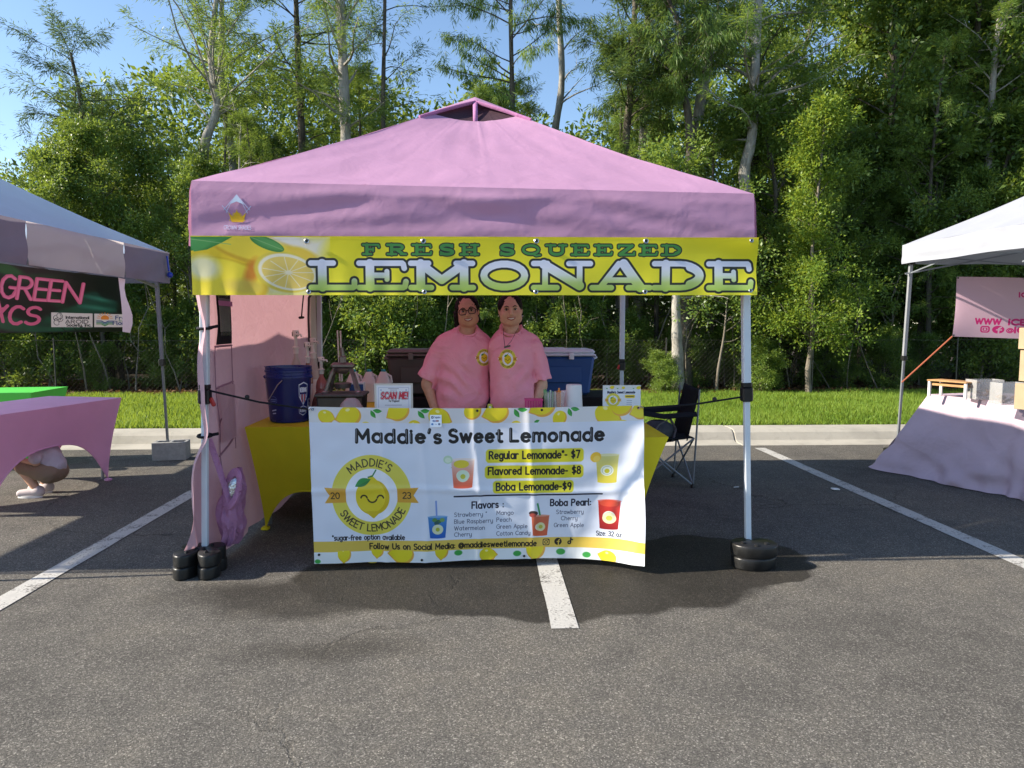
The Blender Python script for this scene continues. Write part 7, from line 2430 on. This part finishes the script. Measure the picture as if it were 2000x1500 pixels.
def head_parts(root, c, tilt, glasses, hairfn, lo, hi, skin, wide=1.0, s=1.0):
    Mt = Matrix.Translation(c) @ Euler((0, tilt, 0)).to_matrix().to_4x4() @ Matrix.Scale(s, 4)
    def put(mb, name, mat, **k):
        mb.v = [tuple(Mt @ Vector(v)) for v in mb.v]
        return mb.build(name, mat, root, local=True, **k)
    for sx in (-1, 1):
        m = MB(); m.sphere((sx * .031, -.074, .008), (.0135, .011, .0058), 12, 8); e = put(m, 'eye', M['eye_white'])
        m = MB(); m.sphere((sx * .031, -.0835, .0075), (.0060, .004, .0056), 10, 6); put(m, 'iris', M['eye_dark'])
        m = MB(); m.tube([(sx * .017, -.087, .010), (sx * .031, -.0895, .0165), (sx * .045, -.083, .011)], [.0016, .0026, .0018], 6); put(m, 'eyelid', M['hair'])
        m = MB(); m.tube([(sx * .014, -.092, .027), (sx * .030, -.091, .035), (sx * .048, -.080, .029)], [.0032, .0042, .002], 6, flat=.6); put(m, 'eyebrow', M['hair'])
    y = -.0985
    m = MB(); m.tube([(-.037, y + .022, -.040), (-.020, y + .004, -.047), (0, y + .000, -.0485), (.020, y + .004, -.047), (.037, y + .022, -.040)], [.0016, .0030, .0032, .0030, .0016], 6); put(m, 'upper_lip', M['lips'])
    m = MB(); m.tube([(-.037, y + .022, -.040), (-.023, y + .007, -.0585), (0, y + .002, -.0655), (.023, y + .007, -.0585), (.037, y + .022, -.040)], [.0016, .0036, .0044, .0036, .0016], 6); put(m, 'lower_lip', M['lips'])
    m = MB(); m.grid(lambda u, v: Vector(((-.030 + .060 * u), y + .0015 + .013 * (2 * u - 1) ** 2, -.0495 + .005 * (2 * u - 1) ** 2 - .012 * v * (1 - (2 * u - 1) ** 2))), 10, 2, uv=False); put(m, 'teeth', M['teeth'])
    if glasses:
        for sx in (-1, 1):
            ring = []
            for k in range(21):
                t = 2 * math.pi * k / 20
                cs, sn = math.cos(t), math.sin(t)
                ring.append((sx * .034 + .026 * abs(cs) ** .6 * (1 if cs > 0 else -1), -.101 + .006 * (abs(cs) if cs * sx > 0 else 0), .004 + .020 * abs(sn) ** .6 * (1 if sn > 0 else -1)))
            m = MB(); m.tube(ring, .0032, 6, cap=False); put(m, 'glasses_rim', M['black_plastic'])
            m = MB(); m.tube([(sx * .060, -.095, .010), (sx * .074, -.055, .010), (sx * .080, .015, .006)], .0026, 5); put(m, 'glasses_arm', M['black_plastic'])
        m = MB(); m.tube([(-.009, -.101, .010), (0, -.104, .013), (.009, -.101, .010)], .0028, 5); put(m, 'glasses_bridge', M['black_plastic'])
    sdf_obj('hair', hairfn, lo, hi, .006, M['hair'], root)


def nz(p, f, seed=0.):
    return (np.sin(p[..., 0] * f + seed + 1.3 * np.sin(p[..., 2] * f * .7)) * np.sin(p[..., 2] * f * 1.1 + 2 * np.sin(p[..., 1] * f * .8 + seed)) * np.sin(p[..., 1] * f * .9 + 1.7 + seed))


# ---- person on the left, glasses; local frame origin at the feet, facing -y
def slim(p, k=.82):
    """narrower and with higher shoulders than the working skeleton"""
    q = p.copy()
    q[..., 0] = p[..., 0] / k
    q[..., 2] = p[..., 2] - .045 * np.clip((p[..., 2] - .80) / .45, 0, 1)
    return q


def person_a():
    root = empty('person', (-.150, 5.06, 0), 'smiling person in black-framed glasses and pink lemon-badge T-shirt, standing on the left', 'person')
    HC = (.035, -.01, 1.490)
    tl = R(-8)
    def body(p):
        d = head_fn(p, HC, tl, 1.06, .95)
        d = smin(d, seg(p, (.035, .02, 1.43), (.03, .03, 1.27), .054, .066), .03)
        p = slim(p)
        d = smin(d, seg(p, (-.15, .02, 1.19), (.16, .03, 1.19), .075, .07), .05)
        d = smin(d, ell3(p, (0, .02, 1.05), (.20, .13, .26)), .05)
        d = smin(d, ell3(p, (0, .02, .85), (.215, .15, .18)), .05)
        # right arm (image left) hangs, hand rests on the table edge
        d = smin(d, seg(p, (-.19, .0, 1.17), (-.310, -.02, .965), .062, .050), .03)
        d = smin(d, seg(p, (-.310, -.02, .965), (-.225, -.11, .785), .048, .031), .012)
        d = smin(d, hand(p, (-.222, -.115, .775), (.25, -.75, -.35), (.9, .35, 0), .25), .012)
        # left arm goes round the other person's back
        d = smin(d, seg(p, (.18, .03, 1.17), (.27, .14, 1.02), .060, .048), .03)
        d = smin(d, seg(p, (.27, .14, 1.02), (.44, .20, .98), .046, .032), .012)
        d = smin(d, hand(p, (.45, .20, .98), (.9, .0, -.1), (0, .2, 1), .5), .012)
        for sx in (-1, 1):
            d = smin(d, seg(p, (sx * .10, .02, .80), (sx * .105, .02, .46), .105, .070), .03)
            d = smin(d, seg(p, (sx * .105, .02, .46), (sx * .11, .03, .09), .062, .042), .02)
            d = smin(d, seg(p, (sx * .11, .04, .05), (sx * .12, -.13, .035), .040, .030), .03)
        return d
    sdf_obj('body', body, (-.40, -.27, -.01), (.60, .32, 1.60), .0075, M['skin_a'], root)
    def shirt(p):
        p0 = p; p = slim(p)
        d = seg(p, (-.15, .02, 1.185), (.16, .03, 1.185), .105, .100)
        d = smin(d, seg(p, (.03, .02, 1.30), (-.17, .02, 1.195), .070, .080), .04)
        d = smin(d, seg(p, (.08, .03, 1.30), (.17, .03, 1.20), .070, .080), .04)
        d = smin(d, ell3(p, (0, .0, 1.07), (.225, .165, .25)), .06)
        d = smin(d, ell3(p, (.0, -.005, .86), (.245, .18, .22)), .06)
        d = smin(d, seg(p, (-.195, .0, 1.175), (-.315, -.02, .985), .082, .088), .014)
        d = smin(d, seg(p, (.18, .03, 1.18), (.27, .12, 1.06), .082, .080), .035)
        d = np.maximum(d, -seg(p0, (.035, -.05, 1.49), (.035, -.045, 1.375), .098, .070))
        sl = ((p - np.array((-.286, 0, .985), np.float32)) @ np.array((-.38, 0, -.92), np.float32))
        d = np.where(p[..., 0] < -.245 + .5 * (p[..., 2] - 1.0), np.maximum(d, sl), d)
        d = np.maximum(d, .70 - p[..., 2])
        drape = np.clip(1.2 - p[..., 2], 0, 1)
        d = d + .007 * nz(p, 26) + .017 * nz(p * np.array((1, 1, 1.8), np.float32), 15, 2.) * drape
        d = d + .014 * np.sin(p[..., 2] * 60 + p[..., 0] * 26 + 2 * np.sin(p[..., 0] * 14)) * np.exp(-((p[..., 2] - 1.0) / .10) ** 2) * np.exp(-((p[..., 0] + .10) / .16) ** 2)
        return d
    def uvf(V):
        u = (V[:, 0] - .150) / .125 + .5; v = (V[:, 2] - 1.175) / .140 + .5
        u = np.where(V[:, 1] > .03, 9, u)
        return np.stack([u, v], 1)
    sdf_obj('t_shirt', shirt, (-.42, -.26, .68), (.42, .32, 1.43), .0075, M['tshirt'], root, uvf)
    # ribbed collar
    m = MB(); ring = []
    for k in range(25):
        t = 2 * math.pi * k / 24
        ring.append((.035 + .072 * math.cos(t), -.004 + .082 * math.sin(t), 1.372 + .048 * math.sin(t)))
    m.tube(ring, .0075, 6, cap=False); m.build('collar', M['tshirt'], root, local=True)
    def legs_(p):
        d = ell3(p, (0, .02, .80), (.205, .155, .14))
        for sx in (-1, 1):
            d = smin(d, seg(p, (sx * .10, .02, .78), (sx * .107, .02, .46), .118, .085), .03)
            d = smin(d, seg(p, (sx * .107, .02, .46), (sx * .112, .03, .10), .080, .062), .02)
        return np.maximum(d + .004 * nz(p, 30), .07 - p[..., 2])
    sdf_obj('trousers', legs_, (-.26, -.2, .05), (.26, .22, .96), .011, M['denim'], root)
    for sx in (-1, 1):
        sdf_obj('shoe', lambda p, sx=sx: np.maximum(smin(seg(p, (sx * .11, .05, .045), (sx * .12, -.14, .038), .052, .042), ell3(p, (sx * .11, .05, .07), (.05, .055, .05)), .02), .002 - p[..., 2]), (sx * .12 - .08, -.22, -.005), (sx * .12 + .08, .14, .14), .009, M['black_plastic'], root)
    c = np.array(HC, np.float32)
    def hair(p):
        q = (p - c) @ np.array(Euler((0, tl, 0)).to_matrix(), np.float32) / .95
        d = ell3(q, (0, .030, .040), (.090, .094, .092))
        d = smin(d, ell3(q, (0, .10, .02), (.055, .04, .05)), .03)          # pulled back
        d = smin(d, seg(q, (-.080, .03, .0), (-.092, .02, -.10), .026, .020), .02)   # curls down the left side
        d = smin(d, seg(q, (.068, .045, .0), (.072, .05, -.07), .02, .014), .02)
        d = d + .007 * nz(q, 120) + .004 * nz(q, 210, 1)
        face = ell3(q, (0, -.088, -.024), (.064, .072, .080))
        return np.maximum(d, -face)
    head_parts(root, HC, tl, True, hair, (-.14, -.15, 1.30), (.20, .19, 1.66), None, 1.06, .95)
    return root


def person_b():
    root = empty('person', (.205, 5.00, 0), 'smiling person with dark hair pulled back and necklace, pink T-shirt, standing on the right', 'person')
    HC = (-.020, -.02, 1.498)
    tl = R(-3)
    def body(p):
        d = head_fn(p, HC, tl, 1.16, .97)
        d = smin(d, seg(p, (-.018, .02, 1.43), (-.01, .03, 1.27), .056, .070), .03)
        p = slim(p, .72)
        d = smin(d, seg(p, (-.13, .02, 1.19), (.165, .03, 1.19), .075, .075), .05)
        d = smin(d, ell3(p, (0, .02, 1.05), (.20, .14, .26)), .05)
        d = smin(d, ell3(p, (0, .02, .85), (.215, .155, .18)), .05)
        d = smin(d, seg(p, (.20, -.01, 1.17), (.275, -.055, .965), .064, .054), .03)
        d = smin(d, seg(p, (.275, -.055, .965), (.170, -.14, .800), .052, .034), .012)
        d = smin(d, hand(p, (.145, -.145, .790), (-.75, -.45, -.2), (.35, -.9, 0), .25), .012)
        d = smin(d, seg(p, (-.16, .04, 1.16), (-.27, .16, 1.02), .056, .048), .03)
        d = smin(d, seg(p, (-.27, .16, 1.02), (-.40, .26, .98), .046, .032), .012)
        d = smin(d, hand(p, (-.41, .26, .98), (-.9, .1, -.1), (0, .2, 1), .5), .012)
        for sx in (-1, 1):
            d = smin(d, seg(p, (sx * .10, .02, .80), (sx * .105, .02, .46), .110, .072), .03)
            d = smin(d, seg(p, (sx * .105, .02, .46), (sx * .11, .03, .09), .064, .042), .02)
            d = smin(d, seg(p, (sx * .11, .04, .05), (sx * .12, -.13, .035), .040, .030), .03)
        return d
    sdf_obj('body', body, (-.56, -.28, -.01), (.38, .40, 1.62), .0075, M['skin_b'], root)
    def shirt(p):
        p0 = p; p = slim(p, .72)
        d = seg(p, (-.13, .02, 1.185), (.165, .03, 1.185), .105, .108)
        d = smin(d, seg(p, (-.06, .02, 1.31), (-.15, .02, 1.20), .070, .080), .04)
        d = smin(d, seg(p, (-.01, .03, 1.31), (.18, .03, 1.20), .072, .086), .04)
        d = smin(d, ell3(p, (0, -.005, 1.06), (.232, .175, .25)), .06)
        d = smin(d, ell3(p, (.02, -.01, .86), (.255, .195, .22)), .06)
        d = smin(d, seg(p, (.205, -.01, 1.175), (.285, -.055, .985), .090, .092), .014)
        d = smin(d, seg(p, (-.16, .04, 1.17), (-.25, .13, 1.06), .078, .076), .035)
        d = np.maximum(d, -seg(p0, (-.018, -.05, 1.50), (-.015, -.045, 1.385), .100, .074))
        sl = ((p - np.array((.245, -.03, .985), np.float32)) @ np.array((.12, -.10, -.98), np.float32))
        d = np.where((p[..., 0] > .195) & (p[..., 1] < .05), np.maximum(d, sl), d)
        d = np.maximum(d, .70 - p[..., 2])
        drape = np.clip(1.2 - p[..., 2], 0, 1)
        d = d + .007 * nz(p, 26, 1.4) + .017 * nz(p * np.array((1, 1, 1.8), np.float32), 15, .6) * drape
        d = d + .011 * np.sin(p[..., 2] * 75 + p[..., 0] * 60) * np.exp(-((p[..., 2] - .93) / .10) ** 2) * np.exp(-((p[..., 0] - .27) / .07) ** 2)
        d = d + .013 * np.sin(p[..., 2] * 50 - p[..., 0] * 34) * np.exp(-((p[..., 2] - 1.03) / .07) ** 2) * np.exp(-((p[..., 0] - .08) / .12) ** 2)
        return d
    def uvf(V):
        u = (V[:, 0] + .045) / .135 + .5; v = (V[:, 2] - 1.170) / .155 + .5
        u = np.where(V[:, 1] > .03, 9, u)
        return np.stack([u, v], 1)
    sdf_obj('t_shirt', shirt, (-.42, -.27, .68), (.40, .32, 1.44), .0075, M['tshirt'], root, uvf)
    m = MB(); ring = []
    for k in range(25):
        t = 2 * math.pi * k / 24
        ring.append((-.015 + .076 * math.cos(t), -.004 + .088 * math.sin(t), 1.382 + .052 * math.sin(t)))
    m.tube(ring, .0075, 6, cap=False); m.build('collar', M['tshirt'], root, local=True)
    m = MB(); m.tube([(-.070, -.075, 1.38), (-.070, -.145, 1.31), (-.062, -.172, 1.245)], .002, 4)
    m.tube([(.03, -.085, 1.38), (-.02, -.150, 1.29), (-.060, -.172, 1.25)], .0016, 4); m.build('necklace', M['black_plastic'], root, local=True)
    m = MB(); m.box((-.048, -.180, 1.255), (.045, .006, .012), (0, -.25, 0), bev=.002); m.build('pendant', M['dark_metal'], root, local=True)
    def legs_(p):
        d = ell3(p, (0, .02, .80), (.215, .165, .14))
        for sx in (-1, 1):
            d = smin(d, seg(p, (sx * .10, .02, .78), (sx * .107, .02, .46), .122, .088), .03)
            d = smin(d, seg(p, (sx * .107, .02, .46), (sx * .112, .03, .10), .082, .064), .02)
        return np.maximum(d + .004 * nz(p, 30), .07 - p[..., 2])
    sdf_obj('trousers', legs_, (-.27, -.2, .05), (.27, .24, .96), .011, M['denim'], root)
    for sx in (-1, 1):
        sdf_obj('shoe', lambda p, sx=sx: np.maximum(smin(seg(p, (sx * .11, .05, .045), (sx * .12, -.14, .038), .052, .042), ell3(p, (sx * .11, .05, .07), (.05, .055, .05)), .02), .002 - p[..., 2]), (sx * .12 - .08, -.22, -.005), (sx * .12 + .08, .14, .14), .009, M['black_plastic'], root)
    c = np.array(HC, np.float32)
    def hair(p):
        q = (p - c) @ np.array(Euler((0, tl, 0)).to_matrix(), np.float32) / .97
        d = ell3(q, (0, .026, .038), (.091, .096, .088))
        d = smin(d, ell3(q, (.0, .105, -.01), (.05, .045, .06)), .03)
        d = smin(d, seg(q, (.075, .045, -.01), (.070, .06, -.11), .018, .016), .02)
        d = d + .0025 * nz(q, 150)
        face = ell3(q, (0, -.090, -.022), (.070, .074, .080))
        return np.maximum(d, -face)
    head_parts(root, HC, tl, False, hair, (-.18, -.16, 1.30), (.14, .19, 1.66), None, 1.16, .97)
    for sx in (-1, 1):
        m = MB(); m.sphere((HC[0] + sx * .083, HC[1] + .0, HC[2] - .035), .005, 8, 6); m.build('earring', M['chrome'], root, local=True)
    return root


person_a(); person_b()

# ---- child squatting under the pink table on the left, seen from the side, facing left
def child():
    root = empty('person', (-3.66, 5.93, 0), 'child in khaki shorts and pale T-shirt squatting under the pink table', 'person')
    s_ = .82
    hc = (-.10, .10, .60)
    def body(p):
        p = p / s_
        d = ell3(p, (-.06, .0, .66), (.070, .085, .085))
        d = smin(d, ell3(p, (-.085, .0, .625), (.055, .055, .06)), .03)
        d = smin(d, seg(p, (-.147, 0, .655), (-.157, 0, .635), .010, .012), .01)
        d = smin(d, seg(p, (-.03, .0, .60), (.02, 0, .54), .040, .045), .02)
        d = smin(d, seg(p, (.02, 0, .52), (.13, .0, .27), .095, .105), .05)
        for sy, k in ((-.085, 0), (.085, 1)):
            d = smin(d, seg(p, (.12, sy, .235), (-.12, sy * 1.3, .315), .085, .060), .03)
            d = smin(d, seg(p, (-.12, sy * 1.3, .315), (.02 - .03 * k, sy * 1.2, .075), .056, .036), .02)
            d = smin(d, seg(p, (.03 - .03 * k, sy * 1.2, .05), (-.12 - .03 * k, sy * 1.3, .03), .034, .026), .03)
            d = smin(d, seg(p, (.02, sy * 1.5, .50), (.06, sy * 1.9, .36), .042, .034), .025)
            d = smin(d, seg(p, (.06, sy * 1.9, .36), (-.10, sy * 1.6, .38), .033, .024), .012)
            d = smin(d, hand(p, (-.11, sy * 1.6, .38), (-1, 0, -.05), (0, -.1, 1), .4, .8), .01)
        return d * s_
    sdf_obj('body', body, (-.30, -.22, -.01), (.24, .22, .68), .0075, M['skin_a'], root)
    def tee(p):
        p = p / s_
        d = seg(p, (.015, 0, .545), (.12, .0, .30), .105, .125)
        d = smin(d, seg(p, (.02, -.09, .52), (.055, -.16, .40), .062, .060), .03)
        d = smin(d, seg(p, (.02, .09, .52), (.055, .16, .40), .062, .060), .03)
        d = np.maximum(d, -seg(p, (-.05, 0, .66), (-.02, 0, .59), .06, .05))
        d = np.maximum(d, ((p - np.array((.13, 0, .235), np.float32)) @ np.array((.15, 0, -.99), np.float32)))
        return (d + .006 * nz(p, 32)) * s_
    sdf_obj('t_shirt', tee, (-.12, -.22, .12), (.26, .22, .56), .008, cloth('pale_grey_tshirt', (.50, .46, .52), 0, wr=.5, wscale=9), root)
    def sh(p):
        p = p / s_
        d = ell3(p, (.13, 0, .235), (.115, .135, .105))
        for sy in (-.085, .085):
            d = smin(d, seg(p, (.12, sy, .235), (-.105, sy * 1.28, .312), .100, .078), .03)
        d = np.maximum(d, -(p[..., 0] + .135))
        return (d + .005 * nz(p, 34, 1)) * s_
    sdf_obj('shorts', sh, (-.16, -.22, .08), (.24, .22, .36), .008, M['khaki'], root)
    for sy, k in ((-.085, 0), (.085, 1)):
        o = sdf_obj('shoe', lambda p, sy=sy, k=k: np.maximum(smin(seg(p / s_, (.04 - .03 * k, sy * 1.2, .055), (-.135 - .03 * k, sy * 1.3, .040), .050, .040), ell3(p / s_, (.03 - .03 * k, sy * 1.2, .075), (.048, .044, .045)), .02) * s_, .016 - p[..., 2]), (-.24, sy - .12, -.002), (.14, sy + .12, .13), .007, M['shoe'], root)
        m = MB(); pts = []
        for q in range(20):
            t = 2 * math.pi * q / 20
            pts.append(((-.048 - .03 * k) * s_ + .118 * s_ * math.cos(t), sy * 1.25 * s_ + .050 * s_ * math.sin(t)))
        m.add([(x, y, .001) for (x, y) in pts] + [(x, y, .020) for (x, y) in pts], [tuple(range(19, -1, -1)), tuple(range(20, 40))] + [(i, (i + 1) % 20, 20 + (i + 1) % 20, 20 + i) for i in range(20)])
        m.build('sole', M['sole'], o, local=True)
    sdf_obj('hair', lambda p: np.maximum(ell3(p / s_, (-.045, 0, .68), (.078, .092, .085)) * s_ + .003 * nz(p, 150), -ell3(p / s_, (-.12, 0, .64), (.06, .065, .07)) * s_), (-.14, -.1, .46), (.06, .1, .66), .007, M['hair'], root)
    for sy in (-.03, .03):
        m = MB(); m.sphere((-.128 * s_, sy * s_, .665 * s_), .009, 8, 6); m.build('eye', M['eye_white'], root, local=True)
    return root
child()
